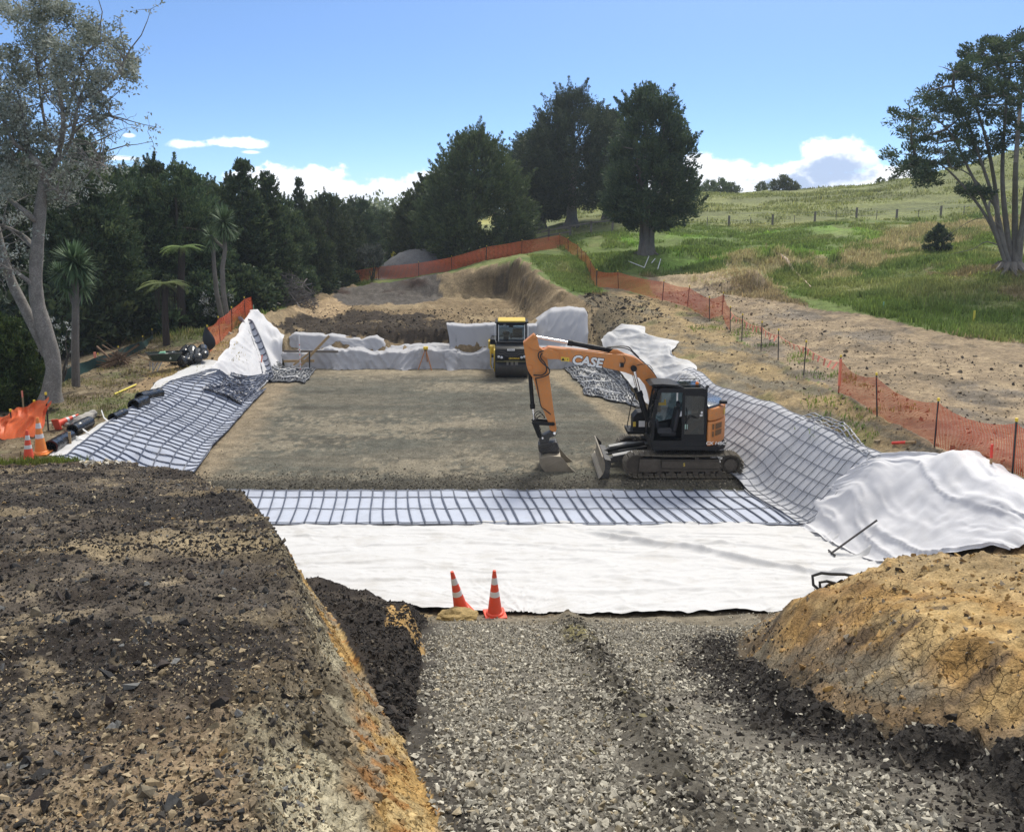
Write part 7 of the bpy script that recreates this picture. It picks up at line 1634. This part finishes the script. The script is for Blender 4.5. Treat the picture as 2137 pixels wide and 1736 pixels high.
# right hand spreading tree -----------------------------------------------------------
D4 = 50.0; b4 = place(2108, 552, D4); rt4 = thing('conifer_tree', 'wide spreading dark tree with many bare grey stems by the right edge', 'tree', tuple(b4), 0, 'dark trees round the pit')
def G4(px, py, dd=0): return Vector(WD(px, py, D4 + dd)) - b4
r4 = np.random.default_rng(95); mb = MB()
cl = [(1895,345,22),(1940,375,18),(1975,318,30),(2000,290,26),(1930,285,26),(1905,245,34),(1950,232,36),(1890,322,26),(1920,352,24),(1955,300,30),(1985,195,42),(2025,160,46),(2075,135,46),(2115,110,48),(2160,120,60),(2005,245,38),(2050,220,44),(2095,200,48),(2150,205,60),(2010,330,24),(1935,190,24),(2060,300,26),(2120,270,40),(2180,290,60),(2215,200,70),(2040,400,16),(2020,395,12),(1990,150,26),(2045,105,26),(2240,120,60),(2100,90,26)]
stems = [([(2108,560),(2085,480),(2078,400),(2060,300),(2030,200)],.30),([(2112,560),(2100,470),(2092,380),(2095,280),(2105,170)],.30),([(2118,560),(2118,460),(2120,340),(2130,220),(2140,130)],.32),([(2125,560),(2135,450),(2150,330),(2175,220),(2200,150)],.28),([(2100,555),(2068,470),(2020,400),(1965,345),(1910,330)],.17),([(2098,550),(2062,440),(2015,340),(1985,280),(1950,245)],.18),([(2104,550),(2080,440),(2045,330),(2010,230),(1990,180)],.2),([(2120,555),(2130,480),(2160,400),(2200,330),(2240,280)],.22),([(2075,430),(2030,370),(1985,350),(1930,358)],.08),([(2100,520),(2060,505),(2030,520),(1985,530)],.06),([(2085,470),(2050,455),(2010,470),(1968,500)],.05)]
ST = []
for pts, r0 in stems: ST += path([G4(x, y, r4.normal(0,1.0) if i > 1 else r4.normal(0,.2)) for i, (x, y) in enumerate(pts)], list(np.linspace(r0*.64, r0*.17, len(pts))), 9)
for k in range(12): a = r4.uniform(0, 6.28); mb.tube([(.5*math.cos(a), .5*math.sin(a), .5), (1.0*math.cos(a), 1.0*math.sin(a), .1), (2.1*math.cos(a), 2.1*math.sin(a), -.1)], [.22,.15,.04], 6, cap=False)
CC = []; OO = []
for px, py, rp in cl:
    c = G4(px, py, r4.normal(0, 1.6)); j = min(ST, key=lambda q: (q-c).length); limb(mb, j, c, .09, .03, r4, .15, 6, 6)
    n = int(8 + rp*.62); a = r4.normal(0, 1, (n, 3)); a /= np.maximum(1, np.linalg.norm(a, axis=1, keepdims=True)/1.25); q = np.array(c) + a*np.array([rp/33., rp/24., rp/58.]); CC.append(q); OO.append(a)
    for s in range(4): limb(mb, c, tuple(q[r4.integers(len(q))]), .03, .008, r4, .2, 5, 5)
CC = np.concatenate(CC); OO = np.concatenate(OO); g = fbm(CC[:,0], CC[:,1], 1.2, 3, 96, CC[:,2]*1.6) > -.13; CC, OO = CC[g], OO[g]
mb.build('trunk', M_BARK, rt4, smooth_=True)
leafobj('crown', [leaves(CC, r4.uniform(.28,.5,len(CC)), 56, .24, .28, r4, OO, .8, .5, .42, .24, .6)], L_TOT, rt4)
# ------------------------------------------------------------------ stones, clods and grass
def stone_shapes(n, npts, seed, flat=.7):
    r = np.random.default_rng(seed); out = []
    for k in range(n):
        bm = bmesh.new(); P = norm(r.normal(0, 1, (npts, 3)))*r.uniform(.62, 1.15, (npts, 1))*np.array([1, r.uniform(.65,.95), flat*r.uniform(.75,1.1)])
        for p in P: bm.verts.new(p)
        bmesh.ops.convex_hull(bm, input=bm.verts); loose = [v for v in bm.verts if not v.link_faces]
        bmesh.ops.delete(bm, geom=loose, context='VERTS'); bmesh.ops.triangulate(bm, faces=bm.faces); bm.verts.index_update()
        out.append((np.array([v.co[:] for v in bm.verts]), np.array([[v.index for v in f.verts] for f in bm.faces]))); bm.free()
    return out
SH = stone_shapes(14, 8, 201, .66)
def rotm(r, n, tilt=.5):
    q = r.normal(0, 1, (n, 4)); q[:, 1:3] *= tilt; q /= np.linalg.norm(q, axis=1, keepdims=True); w, x, y, z = q.T
    return np.stack([1-2*(y*y+z*z), 2*(x*y-z*w), 2*(x*z+y*w), 2*(x*y+z*w), 1-2*(x*x+z*z), 2*(y*z-x*w), 2*(x*z-y*w), 2*(y*z+x*w), 1-2*(x*x+y*y)], 1).reshape(-1, 3, 3)
def mat_attr(name, rough=.9, var=.35, bmp=.4):
    m, nt, b = newmat(name); at = N(nt, 'ShaderNodeAttribute', attribute_name='Col'); co = coord(nt); n1 = noise(nt, co, 35, 5, .65)
    r = ramp(nt, [(.3, 1-var), (.7, 1+var)], n1.outputs[0]); c = mixc(nt, at.outputs['Color'], r.outputs[0], 1, 'MULTIPLY'); nt.links.new(c, b.inputs['Base Color'])
    b.inputs['Roughness'].default_value = rough; b.inputs['Specular IOR Level'].default_value = .25; bump(nt, b, n1.outputs[0], bmp, .01); return m
M_STONE = mat_attr('broken_stone')
def stones(name, x, y, s, col, seed, sink=.25, mat=None):
    r = np.random.default_rng(seed); z = np.array([gz(a, b) for a, b in zip(x, y)]); n = len(x); Rm = rotm(r, n); k = r.integers(0, len(SH), n); Vs = []; Fs = []; Cs = []; o = 0
    for i, (v, f) in enumerate(SH):
        id_ = np.where(k == i)[0]
        if not len(id_): continue
        P = np.einsum('nij,vj->nvi', Rm[id_], v)*(s[id_, None, None]*.5) + np.stack([x[id_], y[id_], z[id_] + s[id_]*(.30-sink)], 1)[:, None, :]
        Vs.append(P.reshape(-1, 3)); Fs.append((f[None] + (np.arange(len(id_))*len(v))[:, None, None]).reshape(-1, 3) + o); Cs.append(np.repeat(col[id_], len(v), 0)); o += len(id_)*len(v)
    ob = np_mesh(name, np.concatenate(Vs), np.concatenate(Fs), mat or M_STONE, None, False, {'Col': np.concatenate(Cs)}); ob['kind'] = 'stuff'; return ob
def pick(r, n, cols, w): 
    k = r.choice(len(cols), n, p=np.array(w)/sum(w)); return np.array(cols)[k]*r.uniform(.7, 1.3, (n, 1))
rg = np.random.default_rng(301)
def interp_poly(P, y): Q = sorted(P, key=lambda q: q[1]); return np.interp(y, [q[1] for q in Q], [q[0] for q in Q])
# ramp stones
n = 52000; y = 3.2 + 12.0*rg.random(n)**1.25; xl, xr = interp_poly(RF, y), interp_poly(RF_R, y); xr = np.minimum(xr, .56*y + 1.6); x = xl + (xr-xl)*rg.random(n)
dn = np.exp(-((x-1.05-.1*np.sin(y*2))/.26)**2)*.85 + smooth(.9,.2,(xr_ := interp_poly(RF_R, y)) - x - .35 + .25*vnoise(x*2, y*2))*.9*smooth(13,11,y) + smooth(.4,.05,x-xl)*.6 + smooth(13.6,14.6,y)*.85 + .55*smooth(.1,.4,fbm(x*1.2, y*.7, .8, 3, 302))
keep = rg.random(n) > np.clip(dn, 0, .93); x, y = x[keep], y[keep]; n = len(x)
s = np.clip(rg.lognormal(-3.28, .36, n), .014, .10); c = pick(rg, n, [(.42,.39,.32),(.30,.28,.232),(.50,.47,.39),(.16,.148,.125),(.36,.305,.21)], [5,4,1.6,2.4,1.2]); stones('gravel', x, y, s, c, 1, .12)
# dark clods along the foot of the clay bank, in the middle rut and over the spoil
n = 7000; y = 3.6 + 8.6*rg.random(n); xr = interp_poly(RF_R, y); x = np.minimum(xr - .12 - np.abs(rg.normal(0, .5, n)) + .5*(rg.random(n) < .12), .58*y + 1.4); s = np.clip(rg.lognormal(-3.45, .5, n), .014, .15)
c = pick(rg, n, [(.030,.026,.023),(.05,.043,.036),(.09,.078,.062)], [6,3,1]); stones('dirt', x, y, s, c, 2)
n = 9000; y = 5.8 + 10*rg.random(n); xf = interp_poly(RF, y); mf_ = np.where(y > 5.8, interp_poly(MF, y) + .15*np.clip((y-5.8)/2, 0, 1), xf - .1); x = xf - .02 - np.maximum(.1, xf - mf_)*rg.random(n)**1.2; s = np.clip(rg.lognormal(-3.3, .5, n), .016, .16)
c = pick(rg, n, [(.028,.025,.023),(.048,.04,.034),(.10,.085,.065)], [7,3,.8]); stones('dirt', x, y, s, c, 3)
n = 1500; y = 4 + 10.5*rg.random(n); x = 1.05 + rg.normal(0, .2, n); s = np.clip(rg.lognormal(-3.1, .45, n), .02, .14); c = pick(rg, n, [(.045,.04,.034),(.08,.072,.055),(.17,.15,.08)], [4,3,1.2]); stones('dirt', x, y, s, c, 4)
# rubble of the near left plateau
def rubble(n, y0, y1, pw, lo, sg, smin, smax, seed):
    r = np.random.default_rng(seed); y = y0 + (y1-y0)*r.random(n)**pw; xe = interp_poly(PE, y) + .25; xlft = -(.66*y + 1.0); x = xe + (xlft - xe)*r.random(n)
    s = np.clip(r.lognormal(lo, sg, n), smin, smax); z0 = fbm(x*.4, y, 1.3, 4, 303); c = pick(r, n, [(.030,.029,.028),(.055,.049,.043),(.095,.080,.062),(.16,.13,.09),(.33,.275,.18),(.15,.15,.145),(.38,.25,.11)], [7,5,3,1.5,1.0,1.1,.3])
    pale = (z0 > .2) & (r.random(n) < .4); c[pale] = np.array([.31,.245,.155])*r.uniform(.7,1.3,(pale.sum(),1)); dk = (z0 < -.14) & (r.random(n) < .6); c[dk] = np.array([.034,.029,.026])*r.uniform(.7,1.3,(dk.sum(),1)); stones('rubble', x, y, s, c, seed+50)
rubble(46000, 2.5, 8.5, 1.35, -4.1, .58, .008, .14, 311); rubble(30000, 8, 20.2, 1.1, -3.5, .5, .018, .22, 312)
n = 100; y = 2.6 + 5*rg.random(n); x = interp_poly(PE, y) - .1 - 3.5*rg.random(n); s = rg.uniform(.06, .15, n); stones('rubble', x, y, s, pick(rg, n, [(.035,.034,.034),(.11,.11,.105),(.20,.17,.12),(.055,.045,.04)], [4,3,1,2]), 22, .2)
# crumbs lying on the cut face in the colour of the soil they fell from
n = 9000; y = 2.8 + 10*rg.random(n)**1.3; xe, xf = interp_poly(PE, y), interp_poly(RF, y); xf = np.where(y > 5.8, interp_poly(MF, y), xf); x = xe + (xf-xe)*(1.04*rg.random(n) - .04); s = np.clip(rg.lognormal(-3.7, .5, n), .010, .12); zz = np.array([gz(a, b) for a, b in zip(x, y)]); c, _ = paint(x, y, zz, np.full(n, .7)); stones('dirt', x, y, s, c*rg.uniform(.6, 1.25, (n, 1)), 21, .3)
n = 150; x = -9.3 + rg.normal(0, .5, n); y = 19.2 + rg.normal(0, .3, n); s = np.clip(rg.lognormal(-2.3, .45, n), .04, .3); stones('rubble', x, y, s, pick(rg, n, [(.5,.46,.38),(.4,.33,.22)], [2,1]), 5)
# coarse edge of the pad, crumbs on it
n = 9000; y = 24.05 + np.abs(rg.normal(0, .75, n)); x = rg.uniform(-10.4, 7.3, n); s = np.clip(rg.lognormal(-3.1, .4, n), .02, .11); stones('gravel', x, y, s, pick(rg, n, [(.12,.108,.085),(.19,.17,.13),(.28,.25,.19),(.06,.055,.047)], [4,4,1.5,2]), 6, .2)
n = 20000; y = 25 + 17*rg.random(n)**1.4; x = rg.uniform(-11.8, 6.8, n)*(1-.012*(y-25)); s = np.clip(rg.lognormal(-3.5, .35, n), .016, .08); stones('gravel', x, y, s, pick(rg, n, [(.12,.112,.09),(.22,.195,.15),(.30,.265,.20)], [4,4,1.5]), 7, .3)
# clods in the pit, on the batters, the bench and the track
n = 3200; x = rg.uniform(-13, 1, n); y = 45.3 + 13*rg.random(n)**1.3; s = np.clip(rg.lognormal(-2.4, .5, n), .05, .45); stones('dirt', x, y, s, pick(rg, n, [(.035,.029,.024),(.06,.05,.04),(.22,.165,.10)], [5,3,1.5]), 8)
n = 800; x = rg.uniform(4.2, 8.2, n); y = rg.uniform(44.5, 51, n); s = np.clip(rg.lognormal(-2.2, .5, n), .06, .5); stones('dirt', x, y, s, pick(rg, n, [(.07,.06,.045),(.12,.10,.07),(.05,.042,.035)], [5,3,2]), 9)
n = 5000; t_ = rg.random(n); y = 15.5 + 38*t_; x = np.interp(y, [15,21,27,34,40,54], [9.6,9.6,8.6,7.6,7.2,8]) + rg.random(n)**.9*np.interp(y, [15,30,40,54], [9,10,9,6]); s = np.clip(rg.lognormal(-2.75, .55, n), .025, .35); stones('dirt', x, y, s, pick(rg, n, [(.21,.165,.105),(.30,.24,.15),(.12,.10,.075),(.07,.06,.05)], [4,3,3,2]), 10)
n = 2600; y = 20.5 + 24*rg.random(n); x = -12.9 - 6*rg.random(n); s = np.clip(rg.lognormal(-2.7, .55, n), .03, .4); stones('dirt', x, y, s, pick(rg, n, [(.17,.13,.085),(.09,.072,.05),(.36,.32,.25)], [4,3,1.2]), 11)
n = 45; x = np.empty(n); 
pk_ = PMOUND.reshape(-1, 3)[np.random.default_rng(6).choice(PMOUND.shape[0]*PMOUND.shape[1], 26)]
# crumbs of yellow clay on the bank
n = 2600; y = 4.5 + 8.5*rg.random(n); xr = interp_poly(RF_R, y); x = xr + 2.6*rg.random(n)**.8; s = np.clip(rg.lognormal(-3.2, .5, n), .015, .16); stones('dirt', x, y, s, pick(rg, n, [(.40,.26,.10),(.30,.19,.08),(.20,.17,.13),(.09,.07,.05)], [5,4,2,1.2]), 12, .3)

# grass -----------------------------------------------------------------------
def grass(name, x, y, h, w, nb, seed, tint=(1,1,1), spread=.12):
    r = np.random.default_rng(seed); n = len(x); z = np.array([gz(a, b) for a, b in zip(x, y)]); col, _ = paint(x, y, z, np.ones(n)); col = np.maximum(col, .03)*np.array(tint)*1.35
    k = np.repeat(np.arange(n), nb); m = len(k); a = r.uniform(0, 6.28, m); hh = h[k]*r.uniform(.55, 1.25, m); le = r.uniform(.1, .75, m)*hh; sp = spread*np.ones(m)
    bx = x[k] + r.normal(0, 1, m)*sp; by = y[k] + r.normal(0, 1, m)*sp; bz = z[k] - .03; dx, dy = np.cos(a), np.sin(a); ww = w*r.uniform(.6,1.3,m)
    p0 = np.stack([bx - dy*ww, by + dx*ww, bz], 1); p1 = np.stack([bx + dy*ww, by - dx*ww, bz], 1); p2 = np.stack([bx + dx*le*.45 + dy*ww*.7, by + dy*le*.45 - dx*ww*.7, bz + hh*.65], 1); p3 = np.stack([bx + dx*le*.45 - dy*ww*.7, by + dy*le*.45 + dx*ww*.7, bz + hh*.65], 1); p4 = np.stack([bx + dx*le, by + dy*le, bz + hh*.95], 1)
    V = np.stack([p0, p1, p2, p3, p4], 1).reshape(-1, 3); b = np.arange(m)*5; q = np.stack([b, b+1, b+2, b+3], 1); t = np.stack([b+3, b+2, b+4], 1)
    cc = np.repeat(col[k]*r.uniform(.65, 1.4, (m, 1))*np.where(r.random((m,1)) < .07, np.array([[1.5,1.35,1.2]]), 1.0), 5, 0)
    o = np_mesh(name, V, [q, t], M_GRASS, None, False, {'Col': np.clip(cc, 0, .6)}); o['kind'] = 'stuff'; return o
def grassmat():
    m = bpy.data.materials.new('grass_blade'); m.use_nodes = True; nt = m.node_tree; nt.nodes.clear(); out = nt.nodes.new('ShaderNodeOutputMaterial'); d = nt.nodes.new('ShaderNodeBsdfDiffuse'); t = nt.nodes.new('ShaderNodeBsdfTranslucent'); mx = nt.nodes.new('ShaderNodeMixShader')
    at = N(nt, 'ShaderNodeAttribute', attribute_name='Col'); nt.links.new(at.outputs['Color'], d.inputs[0]); nt.links.new(at.outputs['Color'], t.inputs[0]); mx.inputs[0].default_value = .45; nt.links.new(d.outputs[0], mx.inputs[1]); nt.links.new(t.outputs[0], mx.inputs[2]); nt.links.new(mx.outputs[0], out.inputs[0]); return m
M_GRASS = grassmat()
def region(n, x0, x1, y0, y1, test, seed):
    r = np.random.default_rng(seed); x = r.uniform(x0, x1, n); y = r.uniform(y0, y1, n); k = test(x, y); return x[k], y[k], r
te_x = lambda x: np.interp(x, [p[0] for p in sorted(TRACKE)], [p[1] for p in sorted(TRACKE)])
x, y, r = region(26000, 9.5, 34, 30, 62, lambda x, y: (y > te_x(x) + .3*vnoise(x*1.5, y)) & (x < .66*y) & (np.random.default_rng(1).random(len(x)) < .35 + .65*(fbm(x, y, 2.5, 3, 401) > -.05)), 402)
cl_ = fbm(x, y, 2.2, 3, 403); grass('grass', x, y, np.clip(.30 + .35*cl_, .10, .6), .022, 7, 404, (1.0,1.05,.9), .16)
x, y, r = region(14000, 4.5, 50, 60, 86, lambda x, y: (x < .64*y) & (fbm(x, y, 3, 3, 405) > -.12), 406); grass('grass', x, y, np.clip(.26 + .3*fbm(x, y, 3, 3, 407), .1, .5), .04, 6, 408, (1,1.03,.9), .25)
x, y, r = region(9000, 6, 86, 86, 131, lambda x, y: (x < .63*y) & (fbm(x*.5, y, 4, 3, 409) > -.05), 410); grass('grass', x, y, np.clip(.3 + .3*fbm(x*.4, y, 3, 3, 411), .1, .5), .07, 6, 412, (1,1,.9), .5)
dm = [Z_DRYBAND, Z_DRYMOUND]
x, y, r = region(9000, 12, 50, 50, 84, lambda x, y: inpoly(x + vnoise(x, y), y + 2*vnoise(x+9, y), Z_DRYBAND) | inpoly(x + .6*vnoise(x, y), y + vnoise(x+9, y), Z_DRYMOUND), 413); grass('grass', x, y, .35 + .25*r.random(len(x)), .03, 7, 414, (1.05,1,.95), .2)
x, y, r = region(2600, 1.6, 5.8, 50.5, 73, lambda x, y: (x > np.interp(y, [p[1] for p in sorted(PR1, key=lambda q: q[1])], [p[0] for p in sorted(PR1, key=lambda q: q[1])]) + .8) & (x < 5.6), 415); grass('grass', x, y, .12 + .12*r.random(len(x)), .03, 6, 416, (1,1.03,.9), .16)
x, y, r = region(8000, -22, -12.2, 42, 100, lambda x, y: (x < np.interp(y, [45,71,72,100], [-14.4,-15.2,-8,-4])) & (fbm(x, y, 1.6, 3, 417) > -.15), 418); grass('grass', x, y, .15 + .3*r.random(len(x))**2, .03, 6, 419, (1.05,1.08,.9), .18)
x, y, r = region(3500, -20, -12.6, 20.6, 43, lambda x, y: (fbm(x, y, 1.4, 3, 420) > .06), 421); grass('grass', x, y, .07 + .12*r.random(len(x)), .014, 6, 422, (1.0,1.15,.85), .10)
x, y, r = region(900, -15.5, -10.5, 19.4, 20.8, lambda x, y: y - 20 < .2 + .3*vnoise(x*2, y), 423); grass('grass', x, y, .10 + .12*r.random(len(x)), .012, 7, 424, (.9,1.5,.55), .10)
x, y, r = region(1500, 8.8, 12, 22, 48, lambda x, y: (fbm(x, y, 1.3, 3, 425) > .22), 426); grass('grass', x, y, .08 + .14*r.random(len(x)), .015, 6, 427, (.6,1.0,.45), .12)
# ------------------------------------------------------------------ light and sky
SUN_EL, SUN_AZ = R(52), R(20)          # azimuth measured from +Y towards +X
def build_world():
    w = bpy.data.worlds.new('World'); SC.world = w; w.use_nodes = True
    nt = w.node_tree; nt.nodes.clear()
    out = nt.nodes.new('ShaderNodeOutputWorld'); bg = nt.nodes.new('ShaderNodeBackground')
    nt.links.new(bg.outputs[0], out.inputs[0])
    sky = nt.nodes.new('ShaderNodeTexSky'); sky.sky_type = 'NISHITA'; sky.sun_disc = False
    sky.sun_elevation = SUN_EL; sky.sun_rotation = SUN_AZ
    sky.altitude = 300; sky.air_density = 1.0; sky.dust_density = 0.3; sky.ozone_density = 2.5
    tc = nt.nodes.new('ShaderNodeTexCoord')
    sep = nt.nodes.new('ShaderNodeSeparateXYZ'); nt.links.new(tc.outputs['Generated'], sep.inputs[0])
    # the band just over the hills is seen through clear washed air: sample the sky a little higher up
    mul = N(nt, 'ShaderNodeMath', operation='MULTIPLY_ADD'); nt.links.new(sep.outputs[2], mul.inputs[0])
    mul.inputs[1].default_value = 2.2; mul.inputs[2].default_value = 0.05
    cmb = nt.nodes.new('ShaderNodeCombineXYZ')
    nt.links.new(sep.outputs[0], cmb.inputs[0]); nt.links.new(sep.outputs[1], cmb.inputs[1]); nt.links.new(mul.outputs[0], cmb.inputs[2])
    nrm = N(nt, 'ShaderNodeVectorMath', operation='NORMALIZE'); nt.links.new(cmb.outputs[0], nrm.inputs[0])
    nt.links.new(nrm.outputs[0], sky.inputs[0])
    skyc = mixc(nt, sky.outputs[0], (0.86, 1.0, 1.12), 1.0, 'MULTIPLY')
    # azimuth / elevation (radians) for the clouds
    az = N(nt, 'ShaderNodeMath', operation='ARCTAN2'); nt.links.new(sep.outputs[0], az.inputs[0]); nt.links.new(sep.outputs[1], az.inputs[1])
    el = N(nt, 'ShaderNodeMath', operation='ARCSINE'); nt.links.new(sep.outputs[2], el.inputs[0])
    def M(op, a, b=None, c=None):
        n = N(nt, 'ShaderNodeMath', operation=op)
        for i, v in enumerate((a, b, c)):
            if v is None: continue
            if hasattr(v, 'is_output'): nt.links.new(v, n.inputs[i])
            else: n.inputs[i].default_value = v
        return n.outputs[0]
    ae = nt.nodes.new('ShaderNodeCombineXYZ')
    nt.links.new(az.outputs[0], ae.inputs[0]); nt.links.new(M('MULTIPLY', el.outputs[0], 1.25), ae.inputs[1])
    nA = noise(nt, ae.outputs[0], 16, 7, 0.58); nB = noise(nt, ae.outputs[0], 55, 5, 0.6)
    nC = noise(nt, ae.outputs[0], 7, 3, 0.5)
    billow = M('ADD', M('MULTIPLY', M('SUBTRACT', nA.outputs[0], 0.5), 0.075), M('MULTIPLY', M('SUBTRACT', nB.outputs[0], 0.5), 0.022))
    def pix(px, py):
        dx, dy, dz = ray(px, py); l = math.sqrt(dx*dx+dy*dy+dz*dz)
        return math.atan2(dx, dy), math.asin(dz / l)
    def blob(px, py, wx, wy, soft=0.25, nz=1.0, flat=0.0):
        """elliptic cloud lump centred at a direction; returns coverage"""
        a0, e0 = pix(px, py); wa, we = wx / F, wy / F
        da = M('DIVIDE', M('SUBTRACT', az.outputs[0], a0), wa); de = M('DIVIDE', M('SUBTRACT', el.outputs[0], e0), we)
        d = M('SQRT', M('ADD', M('MULTIPLY', da, da), M('MULTIPLY', de, de)))
        d = M('SUBTRACT', d, M('MULTIPLY', billow, nz / max(we, 0.004)))
        mr = N(nt, 'ShaderNodeMapRange', interpolation_type='SMOOTHSTEP')
        nt.links.new(d, mr.inputs[0]); mr.inputs[1].default_value = 1 + soft; mr.inputs[2].default_value = 1 - soft
        mr.inputs[3].default_value = 0; mr.inputs[4].default_value = 1
        return mr.outputs[0]
    lumps = [blob(1480, 385, 130, 50), blob(1560, 380, 130, 36), blob(1660, 375, 90, 34), blob(1745, 330, 62, 36, 0.2, 0.7), blob(1700, 385, 190, 30),
             blob(1840, 385, 100, 20), blob(780, 400, 130, 32), blob(640, 390, 110, 34), blob(880, 385, 60, 26), blob(560, 375, 60, 20), blob(1330, 400, 90, 30)]
    thin = [blob(393, 301, 34, 7, 0.5, 0.3), blob(500, 299, 55, 7, 0.45, 0.3), blob(522, 318, 14, 2.5, 0.6, 0.1), blob(270, 283, 8, 3, 0.6, 0.1), blob(245, 330, 30, 3, 0.8, 0.1)]
    cov = lumps[0]
    for l in lumps[1:] + thin: cov = M('MAXIMUM', cov, l)
    # cloud tone: bright rims, blue-grey bodies where the lump is deep
    body = M('MAXIMUM', blob(1745, 358, 52, 34, 0.4, 0.8), blob(1640, 395, 60, 18, 0.6, 0.8))
    body = M('MULTIPLY', body, 0.9)
    body = M('MAXIMUM', body, M('MULTIPLY', ramp(nt, [(0.5, 0), (0.7, 0.35)], nC.outputs[0]).outputs[0], 1.0))
    cc = mixc(nt, (9.5, 9.7, 10.0), (2.7, 3.7, 5.6), body)
    # broken cloud added overhead, above the picture, to whiten and fill the skylight
    nO = noise(nt, tc.outputs['Generated'], 2.6, 5, .55)
    lift = N(nt, 'ShaderNodeMapRange', interpolation_type='SMOOTHSTEP'); nt.links.new(el.outputs[0], lift.inputs[0]); lift.inputs[1].default_value = .34; lift.inputs[2].default_value = .62
    oc = M('MULTIPLY', lift.outputs[0], ramp(nt, [(.36, .25), (.52, 1)], nO.outputs[0]).outputs[0])
    skyc = mixc(nt, skyc, (6.6, 6.5, 6.3), oc)
    col = mixc(nt, skyc, cc, cov)
    nt.links.new(col, bg.inputs['Color']); bg.inputs['Strength'].default_value = 0.10
build_world()
sd = bpy.data.lights.new('sun', 'SUN'); sd.energy = 2.4; sd.angle = R(16); sd.color = (1.0, 0.94, 0.83)
so = bpy.data.objects.new('sun', sd); COL.objects.link(so)
sdir = Vector((math.sin(SUN_AZ)*math.cos(SUN_EL), math.cos(SUN_AZ)*math.cos(SUN_EL), math.sin(SUN_EL)))
so.rotation_euler = sdir.to_track_quat('Z', 'Y').to_euler(); so.location = (0, 0, 60)
vs = SC.view_settings
vs.view_transform = 'Standard'; vs.look = 'None'; vs.gamma = 1; vs.exposure = 0.68; vs.use_curve_mapping = False
SC.cycles.max_bounces = 6; SC.cycles.transparent_max_bounces = 24
SC.cycles.use_denoising = True

# thin summer air over the whole valley
hz = MB(); hz.box((0, 850, 10.5), (3700, 1760, 44)); ho = hz.build('haze'); ho['kind'] = 'stuff'
hm = bpy.data.materials.new('haze_air'); hm.use_nodes = True; hn = hm.node_tree; hn.nodes.clear(); ov = hn.nodes.new('ShaderNodeOutputMaterial'); pv = hn.nodes.new('ShaderNodeVolumePrincipled')
pv.inputs['Color'].default_value = (.80,.88,1,1); pv.inputs['Density'].default_value = .00045; pv.inputs['Anisotropy'].default_value = .2
hn.links.new(pv.outputs[0], ov.inputs['Volume']); ho.data.materials.append(hm); SC.cycles.volume_bounces = 0
